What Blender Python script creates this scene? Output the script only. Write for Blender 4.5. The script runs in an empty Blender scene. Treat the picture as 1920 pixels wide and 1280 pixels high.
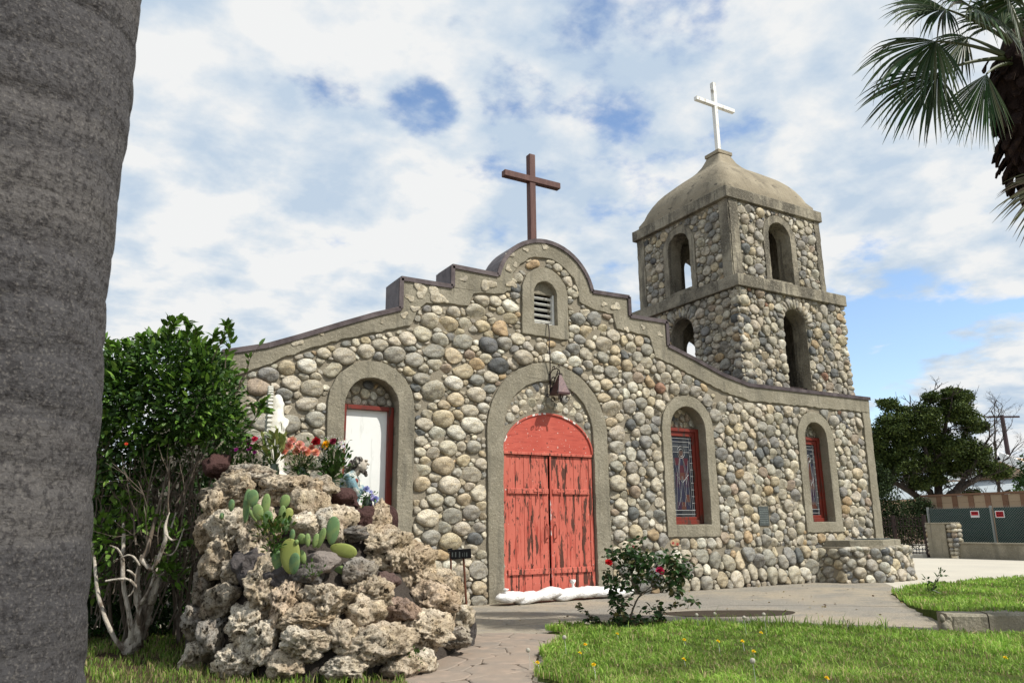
import bpy, bmesh, math, random
import numpy as np
from mathutils import Vector, Matrix, geometry, noise
from math import radians, sin, cos, pi, sqrt

# ------------------------------------------------------------------ camera, sky, sun, exposure
scene = bpy.context.scene
scene.render.engine = 'CYCLES'
COL = scene.collection
EYE = 1.28                       # metres above the pavement
YAW, PITCH, ROLL, FPX = radians(30.4036), radians(13.6016), radians(-0.60317), 1432.03
FW = Vector((sin(YAW)*cos(PITCH), cos(YAW)*cos(PITCH), sin(PITCH)))
RT = Vector((cos(YAW), -sin(YAW), 0)); UP = RT.cross(FW)
RT, UP = cos(ROLL)*RT+sin(ROLL)*UP, -sin(ROLL)*RT+cos(ROLL)*UP
cam_d = bpy.data.cameras.new('camera'); cam = bpy.data.objects.new('camera', cam_d); COL.objects.link(cam)
cam.matrix_world = Matrix(((RT.x, UP.x, -FW.x, 0), (RT.y, UP.y, -FW.y, 0), (RT.z, UP.z, -FW.z, EYE), (0, 0, 0, 1)))
cam_d.sensor_width = 36; cam_d.lens = 36*FPX/1920; cam_d.clip_end = 3000; cam_d.clip_start = .05
cam_d.dof.use_dof = True; cam_d.dof.focus_distance = 12.5; cam_d.dof.aperture_fstop = 8
scene.camera = cam
scene.view_settings.view_transform = 'Standard'; scene.view_settings.look = 'None'
scene.view_settings.exposure = 0.06; scene.view_settings.gamma = 1

SUN_EL, SUN_AZ = radians(50), radians(35)            # azimuth measured from the facade's normal, to its right
SUN = Vector((sin(SUN_AZ)*cos(SUN_EL), -cos(SUN_AZ)*cos(SUN_EL), sin(SUN_EL)))
sd = bpy.data.lights.new('sun', 'SUN'); sd.energy = 5.0; sd.angle = radians(.6); sd.color = (1, .955, .87)
so = bpy.data.objects.new('sun', sd); COL.objects.link(so); so.location = (0, 0, 30)
so.rotation_euler = SUN.to_track_quat('Z', 'Y').to_euler()

world = bpy.data.worlds.new('World'); scene.world = world; world.use_nodes = True
def build_world():
    nt = world.node_tree; N = nt.nodes; L = nt.links; N.clear()
    out = N.new('ShaderNodeOutputWorld'); bg = N.new('ShaderNodeBackground'); bg.inputs[1].default_value = .088
    L.new(bg.outputs[0], out.inputs[0])
    sky = N.new('ShaderNodeTexSky'); sky.sky_type = 'NISHITA'; sky.sun_disc = False
    sky.sun_elevation = SUN_EL; sky.sun_rotation = math.atan2(SUN.x, SUN.y)
    sky.air_density = 1.0; sky.dust_density = .6; sky.ozone_density = 1.6
    tc = N.new('ShaderNodeTexCoord'); sep = N.new('ShaderNodeSeparateXYZ'); L.new(tc.outputs['Generated'], sep.inputs[0])
    def m(op, a, b=None, c=None):
        n = N.new('ShaderNodeMath'); n.operation = op
        for i, v in enumerate((a, b, c)):
            if v is None: continue
            if isinstance(v, (int, float)): n.inputs[i].default_value = v
            else: L.new(v, n.inputs[i])
        return n.outputs[0]
    zz = m('ADD', m('MAXIMUM', sep.outputs[2], 0.0), .22)
    cx, cy = m('DIVIDE', sep.outputs[0], zz), m('DIVIDE', sep.outputs[1], zz)
    cb = N.new('ShaderNodeCombineXYZ'); L.new(cx, cb.inputs[0]); L.new(cy, cb.inputs[1]); cb.inputs[2].default_value = 3.1
    def nz(scale, detail, rough, dist=0, off=(0, 0, 0)):
        mp = N.new('ShaderNodeMapping'); L.new(cb.outputs[0], mp.inputs[0]); mp.inputs[1].default_value = off
        n = N.new('ShaderNodeTexNoise'); L.new(mp.outputs[0], n.inputs[0]); n.inputs['Scale'].default_value = scale
        n.inputs['Detail'].default_value = detail; n.inputs['Roughness'].default_value = rough; n.inputs['Distortion'].default_value = dist
        return n.outputs[0]
    big = nz(1.7, 3, .5, .1); fine = nz(6.5, 9, .55, .0, (5, 2, 0)); shade = nz(5.2, 8, .55, .1, (1.7, 9, 2))
    dens = m('ADD', m('MULTIPLY', big, .52), m('MULTIPLY', fine, .65))
    def hole(px, py, rad, amt):                      # clear patches of sky: directions
        d = (FW*FPX+RT*(px-960)-UP*(py-640)).normalized()
        vm = N.new('ShaderNodeVectorMath'); vm.operation = 'DOT_PRODUCT'; L.new(tc.outputs['Generated'], vm.inputs[0]); vm.inputs[1].default_value = d
        mr = N.new('ShaderNodeMapRange'); mr.interpolation_type = 'SMOOTHSTEP'; L.new(vm.outputs['Value'], mr.inputs[0])
        mr.inputs[1].default_value = cos(radians(rad)); mr.inputs[2].default_value = 1; mr.inputs[3].default_value = 0; mr.inputs[4].default_value = amt
        return mr.outputs[0]
    for h in HOLES: dens = m('SUBTRACT', dens, hole(*h))
    mask = N.new('ShaderNodeMapRange'); mask.interpolation_type = 'SMOOTHSTEP'; L.new(dens, mask.inputs[0])
    mask.inputs[1].default_value = .405; mask.inputs[2].default_value = .545
    ramp = N.new('ShaderNodeValToRGB'); L.new(m('ADD', shade, m('MULTIPLY', dens, .18)), ramp.inputs[0])
    e = ramp.color_ramp.elements; e[0].position = .485; e[0].color = (.58, .70, .84, 1); e[1].position = .69; e[1].color = (.95, .96, .96, 1)
    el = e.new(.585); el.color = (.74, .82, .90, 1)
    sc = N.new('ShaderNodeVectorMath'); sc.operation = 'SCALE'; L.new(ramp.outputs[0], sc.inputs[0]); sc.inputs['Scale'].default_value = 10.2
    sk = N.new('ShaderNodeVectorMath'); sk.operation = 'SCALE'; L.new(sky.outputs[0], sk.inputs[0]); sk.inputs['Scale'].default_value = 2.25
    mix = N.new('ShaderNodeMixRGB'); L.new(mask.outputs[0], mix.inputs[0]); L.new(sk.outputs[0], mix.inputs[1]); L.new(sc.outputs[0], mix.inputs[2])
    L.new(mix.outputs[0], bg.inputs[0])
HOLES = [(790, 205, 3.4, .24), (1240, -10, 8, .07), (1010, -20, 6, .05), (450, 310, 3.5, .05), (700, 470, 3, .04), (1790, 650, 12, .16), (1640, 640, 9, .10), (1420, 320, 4, .05),
         (1900, 770, 7, -.30), (250, 560, 14, -.08), (1450, 440, 9, -.05), (500, 200, 22, -.07), (1600, 250, 16, -.06), (1900, 240, 14, -.09), (650, 480, 14, -.05)]
build_world()

# ------------------------------------------------------------------ survey helpers
def sight(px, py, d):
    """world point seen at this bearing, d metres along the optical axis"""
    v = (FW*FPX+RT*(px-960)-UP*(py-640))/FPX*d
    return Vector((v.x, v.y, v.z+EYE))
def ground(px, py, z=0.):
    v = FW*FPX+RT*(px-960)-UP*(py-640); t = (z-EYE)/v.z
    return Vector((v.x*t, v.y*t, z))
HR = Vector((cos(YAW), -sin(YAW), 0)); HF = Vector((sin(YAW), cos(YAW), 0))
def loc(lat, dep, z): return HR*lat+HF*dep+Vector((0, 0, z))
def project(v):
    w = Vector(v)-Vector((0, 0, EYE)); d = w.dot(FW)
    return 960+FPX*w.dot(RT)/d, 640-FPX*w.dot(UP)/d, d

# ------------------------------------------------------------------ object helpers
WL = {}                          # world locations of everything linked so far
def mesh(name, verts, faces, mat=None, parent=None, col=None, smooth=False, origin=None, kind=None, label=None):
    verts = [tuple(v) for v in verts] if not isinstance(verts, np.ndarray) else verts
    o3 = None
    if origin is not None:
        o3 = np.array(origin, float); verts = np.array(verts, float)-o3
    me = bpy.data.meshes.new(name); me.from_pydata(verts if not isinstance(verts, np.ndarray) else verts.tolist(), [], faces if not isinstance(faces, np.ndarray) else faces.tolist())
    if mat:
        for mm in (mat if isinstance(mat, (list, tuple)) else [mat]): me.materials.append(mm)
    if col is not None:
        a = me.color_attributes.new('Col', 'FLOAT_COLOR', 'POINT'); c = np.ones((len(me.vertices), 4), np.float32); c[:, :np.shape(col)[-1]] = col
        a.data.foreach_set('color', c.ravel())
    if smooth: me.polygons.foreach_set('use_smooth', np.ones(len(me.polygons), bool))
    me.update()
    o = bpy.data.objects.new(name, me); COL.objects.link(o)
    if o3 is not None: o.location = o3
    WL[o.name] = Vector(o.location)
    if parent is not None:
        o.parent = parent; o.location = o.location-WL[parent.name]
    if kind: o['kind'] = kind
    if label: o['label'] = label
    return o
def thing(name, label, cat, at=(0, 0, 0), group=None):
    o = bpy.data.objects.new(name, None); COL.objects.link(o); o.location = at; o.empty_display_size = .2
    o['label'] = label; o['category'] = cat
    if group: o['group'] = group
    WL[o.name] = Vector(at)
    return o
def tag(o, label, cat, group=None):
    o['label'] = label; o['category'] = cat
    if group: o['group'] = group
    return o
class MB:
    """collects shapes, builds ONE mesh"""
    def __init__(s): s.v = []; s.f = []; s.c = []
    def add(s, v, f, c=None):
        b = len(s.v); s.v += [tuple(x) for x in v]; s.f += [tuple(i+b for i in q) for q in f]
        s.c += [tuple(c) if c is not None else (1, 1, 1)]*len(v); return s
    def box(s, x0, x1, y0, y1, z0, z1, c=None):
        return s.add([(x0, y0, z0), (x1, y0, z0), (x1, y1, z0), (x0, y1, z0), (x0, y0, z1), (x1, y0, z1), (x1, y1, z1), (x0, y1, z1)],
                     [(0, 3, 2, 1), (4, 5, 6, 7), (0, 1, 5, 4), (1, 2, 6, 5), (2, 3, 7, 6), (3, 0, 4, 7)], c)
    def beam(s, a, b, w, h, up=(0, 0, 1), c=None):
        a, b = Vector(a), Vector(b); d = (b-a).normalized(); u = Vector(up); r = d.cross(u)
        if r.length < 1e-4: r = d.cross(Vector((0, 1, 0)))
        r.normalize(); u = r.cross(d)
        vs = [p+r*(sx*w/2)+u*(sz*h/2) for p in (a, b) for sx, sz in ((-1, -1), (1, -1), (1, 1), (-1, 1))]
        return s.add(vs, [(0, 1, 2, 3), (7, 6, 5, 4), (0, 4, 5, 1), (1, 5, 6, 2), (2, 6, 7, 3), (3, 7, 4, 0)], c)
    def tube(s, pts, rad, k=8, cap=True, c=None):
        pts = [Vector(p) for p in pts]; n = len(pts)
        if not isinstance(rad, (list, tuple)): rad = [rad]*n
        vs = []; prev = None
        for i, p in enumerate(pts):
            t = (pts[min(i+1, n-1)]-pts[max(i-1, 0)]).normalized()
            if prev is None:
                prev = t.cross(Vector((0, 0, 1)))
                if prev.length < .05: prev = t.cross(Vector((1, 0, 0)))
            prev = (prev-t*prev.dot(t)).normalized(); b = t.cross(prev)
            for j in range(k):
                a = 2*pi*j/k; vs.append(p+(prev*cos(a)+b*sin(a))*rad[i])
        fs = [(i*k+j, i*k+(j+1) % k, (i+1)*k+(j+1) % k, (i+1)*k+j) for i in range(n-1) for j in range(k)]
        if cap: fs += [tuple(range(k-1, -1, -1)), tuple((n-1)*k+j for j in range(k))]
        return s.add(vs, fs, c)
    def lathe(s, prof, at=(0, 0, 0), k=16, sx=1, sy=1, c=None):
        vs = [(at[0]+r*cos(2*pi*j/k)*sx, at[1]+r*sin(2*pi*j/k)*sy, at[2]+z) for r, z in prof for j in range(k)]
        n = len(prof); fs = [(i*k+j, i*k+(j+1) % k, (i+1)*k+(j+1) % k, (i+1)*k+j) for i in range(n-1) for j in range(k)]
        fs += [tuple(range(k-1, -1, -1)), tuple((n-1)*k+j for j in range(k))]
        return s.add(vs, fs, c)
    def ball(s, at, r, sc=(1, 1, 1), k=10, n=6, rot=None, c=None):
        vs = [(0, 0, -1)]+[(sin(pi*i/n)*cos(2*pi*j/k), sin(pi*i/n)*sin(2*pi*j/k), -cos(pi*i/n)) for i in range(1, n) for j in range(k)]+[(0, 0, 1)]
        fs = [(0, 1+(j+1) % k, 1+j) for j in range(k)]
        fs += [(1+i*k+j, 1+i*k+(j+1) % k, 1+(i+1)*k+(j+1) % k, 1+(i+1)*k+j) for i in range(n-2) for j in range(k)]
        b = 1+(n-2)*k; fs += [(b+j, b+(j+1) % k, len(vs)-1) for j in range(k)]
        M = rot if rot is not None else Matrix.Identity(3)
        return s.add([Vector(at)+M@Vector((x*r*sc[0], y*r*sc[1], z*r*sc[2])) for x, y, z in vs], fs, c)
    def prism(s, loop, y0, y1, c=None):
        """polygon in x,z extruded from y0 to y1"""
        n = len(loop); vs = [(x, y0, z) for x, z in loop]+[(x, y1, z) for x, z in loop]
        tri = geometry.tessellate_polygon([[Vector((x, z, 0)) for x, z in loop]])
        fs = [tuple(t) for t in tri]+[tuple(i+n for i in reversed(t)) for t in tri]+[(i, (i+1) % n, n+(i+1) % n, n+i) for i in range(n)]
        return s.add(vs, fs, c)
    def build(s, name, mat, parent=None, smooth=False, **kw):
        o = mesh(name, s.v, s.f, mat, parent, col=np.array(s.c) if s.c else None, smooth=smooth, **kw)
        bm = bmesh.new(); bm.from_mesh(o.data); bmesh.ops.recalc_face_normals(bm, faces=bm.faces[:]); bm.to_mesh(o.data); bm.free()
        return o
def bevel(o, w, seg=2):
    bm = bmesh.new(); bm.from_mesh(o.data)
    ed = [e for e in bm.edges if len(e.link_faces) == 2 and e.calc_face_angle(0) > .6]
    bmesh.ops.bevel(bm, geom=ed, offset=w, segments=seg, affect='EDGES', profile=.6); bm.to_mesh(o.data); bm.free(); return o
def slab_holes(name, outer, holes, y0, y1, mat, parent, swap=None, **kw):
    """polygon with holes in (a,z) extruded over depth; swap maps (a,depth,z)->xyz"""
    loops = [outer]+holes; flat = [p for l in loops for p in l]; n = len(flat)
    tri = geometry.tessellate_polygon([[Vector((a, z, 0)) for a, z in l] for l in loops])
    f = swap or (lambda a, d, z: (a, d, z))
    vs = [f(a, y0, z) for a, z in flat]+[f(a, y1, z) for a, z in flat]
    fs = [tuple(t) for t in tri]+[tuple(i+n for i in t[::-1]) for t in tri]; b = 0
    for l in loops:
        m = len(l); fs += [(b+i, b+(i+1) % m, n+b+(i+1) % m, n+b+i) for i in range(m)]; b += m
    mb = MB(); mb.v = vs; mb.f = fs; mb.c = [(1, 1, 1)]*len(vs)
    return mb.build(name, mat, parent, **kw)
def rough_loop(pts, step=.09, amp=.007, seed=1, closed=True):
    rg = random.Random(seed); out = []; n = len(pts)
    for i in range(n if closed else n-1):
        a, b = pts[i], pts[(i+1) % n]; L = math.hypot(b[0]-a[0], b[1]-a[1]); k = max(1, int(L/step))
        for j in range(k):
            t = j/k; out.append((a[0]+(b[0]-a[0])*t+rg.uniform(-amp, amp), a[1]+(b[1]-a[1])*t+rg.uniform(-amp, amp)))
    if not closed: out.append(pts[-1])
    return out
def arch_loop(cx, hw, zb, zs, top=None, n=20, taper=0):
    """closed loop: base zb, spring zs, semicircle (or ellipse up to top)"""
    h = hw if top is None else top-zs
    return [(cx-hw, zb), (cx+hw, zb)]+[(cx+hw*cos(pi*i/n), zs+h*sin(pi*i/n)) for i in range(n+1)]
def in_poly(P, x, z):
    P = np.asarray(P); x = np.asarray(x); z = np.asarray(z); r = np.zeros(x.shape, bool); n = len(P)
    for i in range(n):
        x0, z0 = P[i]; x1, z1 = P[(i+1) % n]
        if z0 == z1: continue
        c = ((z0 > z) != (z1 > z)) & (x < (x1-x0)*(z-z0)/(z1-z0)+x0); r ^= c
    return r
def _hash(ix, iy, iz, s):
    n = (ix*374761393+iy*668265263+iz*2147483647+s*1274126177).astype(np.int64) & 0xffffffff
    n = ((n ^ (n >> 13))*1274126177) & 0xffffffff; n = n ^ (n >> 16)
    return (n & 0xffffff)/float(0xffffff)
def vnoise(P, s=0):
    P = np.asarray(P, float); F = np.floor(P).astype(np.int64); f = P-F; f = f*f*(3-2*f); r = 0
    for dx in (0, 1):
        for dy in (0, 1):
            for dz in (0, 1):
                w = (f[:, 0] if dx else 1-f[:, 0])*(f[:, 1] if dy else 1-f[:, 1])*(f[:, 2] if dz else 1-f[:, 2])
                r = r+w*_hash(F[:, 0]+dx, F[:, 1]+dy, F[:, 2]+dz, s)
    return r
def fbm(P, o=4, s=0, g=.5):
    a = 1; t = 0; r = 0
    for i in range(o): r = r+a*vnoise(np.asarray(P)*2**i+i*17.3, s+i); t += a; a *= g
    return r/t-.5
def worley(P, s=0):
    P = np.asarray(P, float); F = np.floor(P).astype(np.int64); d = np.full(len(P), 9.)
    for dx in (-1, 0, 1):
        for dy in (-1, 0, 1):
            for dz in (-1, 0, 1):
                c = F+np.array([dx, dy, dz])
                q = c+np.stack([_hash(c[:, 0], c[:, 1], c[:, 2], s+k) for k in range(3)], 1)
                d = np.minimum(d, ((q-P)**2).sum(1))
    return np.sqrt(d)

# ------------------------------------------------------------------ materials
def mat(name, base=(.5, .5, .5), rough=.8, spec=.3, metal=0, attr=False, noises=(), bumps=(), coord='Object', trans=0, emit=None, mapscale=None, randhue=0, attrmul=1.0):
    """noises: (scale, detail, lo, hi, colour, stretch) mixes colour over base; bumps: (scale, detail, strength, distance, kind)"""
    M = bpy.data.materials.new(name); M.use_nodes = True; nt = M.node_tree; N = nt.nodes; L = nt.links
    B = N['Principled BSDF']; B.inputs['Roughness'].default_value = rough; B.inputs['Specular IOR Level'].default_value = spec; B.inputs['Metallic'].default_value = metal
    tc = N.new('ShaderNodeTexCoord'); cur = None
    src = tc.outputs[coord]
    if attr:
        a = N.new('ShaderNodeVertexColor'); a.layer_name = 'Col'; cur = a.outputs[0]
        if attr == 'mul':
            mm = N.new('ShaderNodeMixRGB'); mm.blend_type = 'MULTIPLY'; mm.inputs[0].default_value = 1; L.new(cur, mm.inputs[1]); mm.inputs[2].default_value = (*base, 1); cur = mm.outputs[0]
    else:
        c = N.new('ShaderNodeRGB'); c.outputs[0].default_value = (*base, 1); cur = c.outputs[0]
    def tex(kind, scale, detail, stretch=None):
        s = src
        if stretch:
            mp = N.new('ShaderNodeMapping'); L.new(src, mp.inputs[0]); mp.inputs[3].default_value = stretch; s = mp.outputs[0]
        if kind == 'v':
            t = N.new('ShaderNodeTexVoronoi'); L.new(s, t.inputs[0]); t.inputs['Scale'].default_value = scale; return t.outputs['Distance']
        if kind == 'e':
            t = N.new('ShaderNodeTexVoronoi'); t.feature = 'DISTANCE_TO_EDGE'; L.new(s, t.inputs[0]); t.inputs['Scale'].default_value = scale; return t.outputs['Distance']
        if kind == 'w':
            t = N.new('ShaderNodeTexWave'); L.new(s, t.inputs[0]); t.inputs['Scale'].default_value = scale; t.inputs['Distortion'].default_value = detail; t.inputs['Detail'].default_value = 3; return t.outputs['Fac']
        t = N.new('ShaderNodeTexNoise'); L.new(s, t.inputs[0]); t.inputs['Scale'].default_value = scale; t.inputs['Detail'].default_value = detail; t.inputs['Roughness'].default_value = .6; return t.outputs['Fac']
    for nz in noises:
        sc, de, lo, hi, colr = nz[:5]; st = nz[5] if len(nz) > 5 else None; kind = nz[6] if len(nz) > 6 else 'n'; mode = nz[7] if len(nz) > 7 else 'MIX'
        mr = N.new('ShaderNodeMapRange'); L.new(tex(kind, sc, de, st), mr.inputs[0]); mr.inputs[1].default_value = lo; mr.inputs[2].default_value = hi
        amt = nz[8] if len(nz) > 8 else 1
        mr.inputs[4].default_value = amt
        mx = N.new('ShaderNodeMixRGB'); mx.blend_type = mode; L.new(mr.outputs[0], mx.inputs[0]); L.new(cur, mx.inputs[1]); mx.inputs[2].default_value = (*colr, 1); cur = mx.outputs[0]
    L.new(cur, B.inputs['Base Color'])
    prev = None
    for b in bumps:
        sc, de, stg, dist = b[:4]; kind = b[4] if len(b) > 4 else 'n'; st = b[5] if len(b) > 5 else None
        bn = N.new('ShaderNodeBump'); bn.inputs['Strength'].default_value = stg; bn.inputs['Distance'].default_value = dist
        L.new(tex(kind, sc, de, st), bn.inputs['Height'])
        if prev is not None: L.new(prev, bn.inputs['Normal'])
        prev = bn.outputs[0]
    if prev is not None: L.new(prev, B.inputs['Normal'])
    if trans:
        T = N.new('ShaderNodeBsdfTranslucent'); L.new(cur, T.inputs[0]); S = N.new('ShaderNodeMixShader'); S.inputs[0].default_value = trans
        L.new(B.outputs[0], S.inputs[1]); L.new(T.outputs[0], S.inputs[2]); L.new(S.outputs[0], N['Material Output'].inputs[0])
    return M
M = {}
M['mortar'] = mat('mortar', (.235, .205, .155), .95, .1, noises=[(3, 6, .4, .75, (.31, .275, .215)), (1.1, 4, .5, .8, (.17, .15, .12), None, 'n', 'MIX', .6)], bumps=[(38, 6, .9, .02), (140, 3, .5, .006)])
M['cement'] = mat('cement', (.245, .22, .165), .92, .15,
    noises=[(2.0, 9, .44, .60, (.315, .285, .22)), (.9, 7, .50, .64, (.175, .158, .12), None, 'n', 'MIX', .8), (55, 3, .50, .62, (.16, .145, .11), None, 'n', 'MIX', .6), (38, 3, .62, .68, (.46, .42, .34), None, 'n', 'MIX', .8),
            (3.2, 6, .54, .64, (.13, .12, .095), (1.8, 1.8, .16), 'n', 'MIX', .65), (5.5, 9, .497, .503, (.24, .22, .17), None, 'n', 'MIX', .3)],
    bumps=[(18, 9, .8, .025), (130, 4, .6, .005)])
M['cement_dark'] = mat('cement_dark', (.205, .182, .14), .94, .1,
    noises=[(2.0, 9, .44, .58, (.31, .28, .215)), (1.5, 9, .50, .60, (.10, .09, .072), (1, 1, .6), 'n', 'MIX', .85), (3.4, 7, .54, .62, (.09, .083, .068), (1.8, 1.8, .14), 'n', 'MIX', .7), (45, 3, .56, .64, (.42, .385, .31), None, 'n', 'MIX', .6)],
    bumps=[(12, 9, 1, .035), (90, 4, .7, .008)])
M['stone'] = mat('stone', attr=True, rough=.72, spec=.25,
    noises=[(8, 6, .46, .60, (.66, .63, .58), None, 'n', 'MULTIPLY', .85), (15, 5, .54, .64, (1.4, 1.36, 1.26), None, 'n', 'MULTIPLY', .8), (60, 4, .50, .60, (.52, .50, .48), None, 'n', 'MULTIPLY', .8),
            (85, 3, .56, .64, (1.5, 1.47, 1.38), None, 'n', 'MULTIPLY', .85), (3.4, 9, .515, .54, (.55, .55, .57), (1, 1, 3.2), 'n', 'MULTIPLY', .6)],
    bumps=[(26, 7, .7, .016), (110, 4, .6, .005)])
M['coping'] = mat('coping', (.055, .040, .042), .5, .4, .3, noises=[(4, 5, .4, .7, (.13, .105, .105)), (14, 4, .6, .75, (.19, .16, .15), None, 'n', 'MIX', .6)], bumps=[(8, 4, .25, .01)])
M['white_paint'] = mat('white_paint', (.74, .74, .71), .55, .35, noises=[(9, 7, .56, .64, (.35, .32, .27), (1, 1, .5)), (3, 4, .5, .8, (.62, .61, .57))], bumps=[(30, 5, .3, .005)])
M['white_board'] = mat('white_board', (.78, .79, .77), .5, .35, noises=[(2, 6, .5, .8, (.66, .68, .66)), (26, 4, .72, .76, (.45, .45, .42)), (5, 4, .60, .66, (.58, .59, .56), (2, 1, .3), 'n', 'MIX', .5)], bumps=[(5, 3, .15, .01)])
M['red_frame'] = mat('red_frame', (.17, .022, .012), .5, .35, noises=[(6, 7, .54, .58, (.07, .03, .02), (1, 1, .3)), (3, 4, .5, .8, (.12, .016, .010))], bumps=[(20, 6, .4, .01, 'n', (1, 1, .3))])
M['red_paint'] = mat('red_paint', (.49, .125, .09), .7, .2,
    noises=[(2.2, 6, .4, .65, (.52, .14, .10)), (20, 5, .52, .68, (.34, .058, .04), (1, 1, .1)),
            (7.5, 7, .566, .580, (.085, .036, .026), (1.5, 1, .20)), (24, 6, .605, .62, (.08, .032, .024), (1, 1, .25)), (31, 5, .685, .695, (.62, .56, .5), (1, 1, .6))],
    bumps=[(60, 6, .35, .006, 'n', (1, 1, .08)), (7.5, 7, -.3, .006, 'n', (1.5, 1, .20))])
M['red_transom'] = mat('red_transom', (.44, .075, .05), .6, .3, noises=[(2.2, 6, .4, .65, (.50, .10, .068)), (24, 5, .52, .7, (.34, .055, .038), (.15, 1, 1)), (26, 6, .665, .675, (.66, .6, .54)), (16, 6, .655, .668, (.07, .025, .02), (.6, 1, 1))], bumps=[(50, 6, .3, .006, 'n', (.08, 1, 1))])
M['white_peel'] = mat('white_peel', (.74, .72, .68), .6, .3, noises=[(7, 6, .43, .45, (.46, .098, .068), (1, 1, .22))])
M['brown_wood'] = mat('brown_wood', (.085, .035, .028), .6, .3, noises=[(12, 6, .45, .7, (.13, .062, .05), (1, 1, .12)), (5, 5, .6, .7, (.045, .02, .018), (1, 1, .3))], bumps=[(45, 6, .7, .008, 'n', (1, 1, .08))])
M['iron'] = mat('iron', (.022, .014, .014), .5, .4, .3, noises=[(18, 5, .5, .7, (.06, .03, .022))], bumps=[(50, 4, .4, .004)])
M['lantern'] = mat('lantern', (.06, .025, .028), .45, .45, .2, noises=[(18, 5, .5, .7, (.10, .045, .04))], bumps=[(40, 4, .5, .006)])
M['black'] = mat('black', (.008, .008, .009), .8, .1)
M['void'] = mat('void', (.03, .028, .025), .95, .05)
M['rust'] = mat('rust', (.13, .05, .03), .8, .2, noises=[(30, 5, .45, .7, (.07, .03, .022)), (60, 4, .6, .7, (.25, .12, .06))], bumps=[(60, 4, .5, .004)])
M['glass'] = mat('glass', (.025, .035, .05), .12, .6, bumps=[(9, 2, .12, .01)])
M['stained'] = mat('stained', attr=True, rough=.3, spec=.25, bumps=[(14, 3, .25, .008)])
M['lead'] = mat('lead', (.42, .42, .42), .5, .5, .3)
M['bronze'] = mat('bronze', (.075, .085, .082), .5, .4, .4, noises=[(12, 5, .5, .75, (.13, .15, .14))], bumps=[(50, 4, .4, .004)])
M['plaque_text'] = mat('plaque_text', (.2, .225, .22), .5, .4, .3)
M['aggregate'] = mat('aggregate', (.30, .262, .205), .9, .2, coord='Object',
    noises=[(.55, 7, .44, .56, (.235, .22, .192)), (.25, 5, .47, .58, (.35, .295, .215), None, 'n', 'MIX', .8), (1.7, 8, .53, .60, (.20, .187, .165), None, 'n', 'MIX', .7), (5.5, 6, .60, .64, (.15, .135, .115), None, 'n', 'MIX', .6), (130, 2, .50, .60, (.13, .12, .10), None, 'n', 'MIX', .75), (110, 2, .57, .64, (.55, .5, .42), None, 'n', 'MIX', .8)],
    bumps=[(120, 3, .9, .008), (8, 6, .3, .02)])
M['street'] = mat('street', (.50, .465, .39), .85, .2, noises=[(.5, 6, .4, .7, (.44, .41, .35)), (60, 3, .5, .7, (.40, .37, .32), None, 'n', 'MIX', .6)], bumps=[(70, 4, .4, .006)])
M['dark_paving'] = mat('dark_paving', (.05, .04, .03), .95, .05, noises=[(8, 6, .45, .7, (.06, .048, .037)), (110, 2, .58, .7, (.10, .085, .07))], bumps=[(110, 3, .6, .005)])  # matte dark brown, only for the oval on the pavement
M['joint'] = mat('joint', (.05, .045, .04), 1, 0)
M['flagstone'] = mat('flagstone', (.27, .215, .17), .8, .25, noises=[(1.6, 7, .42, .68, (.22, .19, .16)), (5, 7, .5, .70, (.33, .255, .20)), (90, 3, .55, .7, (.2, .17, .15), None, 'n', 'MIX', .5)], bumps=[(6, 8, .5, .02), (80, 4, .4, .004)])
M['soil'] = mat('soil', (.055, .04, .025), 1, .05, noises=[(9, 7, .5, .7, (.10, .07, .04)), (40, 4, .55, .7, (.03, .03, .015))], bumps=[(25, 6, .8, .03)])
M['turf'] = mat('turf', (.055, .075, .02), 1, .05, noises=[(6, 7, .45, .7, (.09, .085, .03)), (25, 5, .5, .7, (.045, .07, .015))], bumps=[(25, 6, .8, .03)])
M['grass'] = mat('grass', attr=True, rough=.55, spec=.25, trans=.35)
M['leaf'] = mat('leaf', attr=True, rough=.5, spec=.35, trans=.22)
M['leaf_dull'] = mat('leaf_dull', attr=True, rough=.7, spec=.2, trans=.15)
M['petal'] = mat('petal', attr=True, rough=.6, spec=.2, trans=.3)
M['twig'] = mat('twig', (.13, .10, .075), .9, .1, noises=[(20, 5, .4, .7, (.22, .19, .16), (1, 1, .4))], bumps=[(40, 5, .5, .01)])
M['driftwood'] = mat('driftwood', (.50, .45, .38), .85, .15, noises=[(9, 8, .50, .58, (.16, .125, .095), (1, 1, .2)), (3, 5, .5, .75, (.52, .47, .40)), (24, 6, .55, .66, (.12, .09, .065), (1, 1, .2))], bumps=[(11, 8, 1, .05, 'n', (1, 1, .22)), (50, 5, .6, .01)])
M['bark'] = mat('bark', (.065, .055, .048), .95, .08, noises=[(14, 7, .45, .65, (.03, .026, .024), (1, 1, .35))], bumps=[(22, 7, .8, .03)])
M['cactus'] = mat('cactus', attr=True, rough=.6, spec=.25, noises=[(12, 5, .5, .75, (.30, .33, .10), None, 'n', 'MIX', .5), (42, 2, .70, .74, (.05, .05, .02))], bumps=[(40, 4, .25, .004)])
M['plaster_white'] = mat('plaster_white', (.70, .685, .62), .7, .25, noises=[(8, 7, .5, .72, (.48, .46, .40)), (40, 4, .68, .74, (.2, .19, .16))], bumps=[(60, 5, .5, .006)])
M['robe'] = mat('robe', (.17, .27, .30), .65, .25, noises=[(9, 7, .47, .55, (.5, .51, .46)), (6, 6, .5, .7, (.08, .17, .21)), (30, 5, .63, .68, (.10, .09, .08))], bumps=[(14, 6, .8, .03), (60, 4, .4, .006)])
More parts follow.
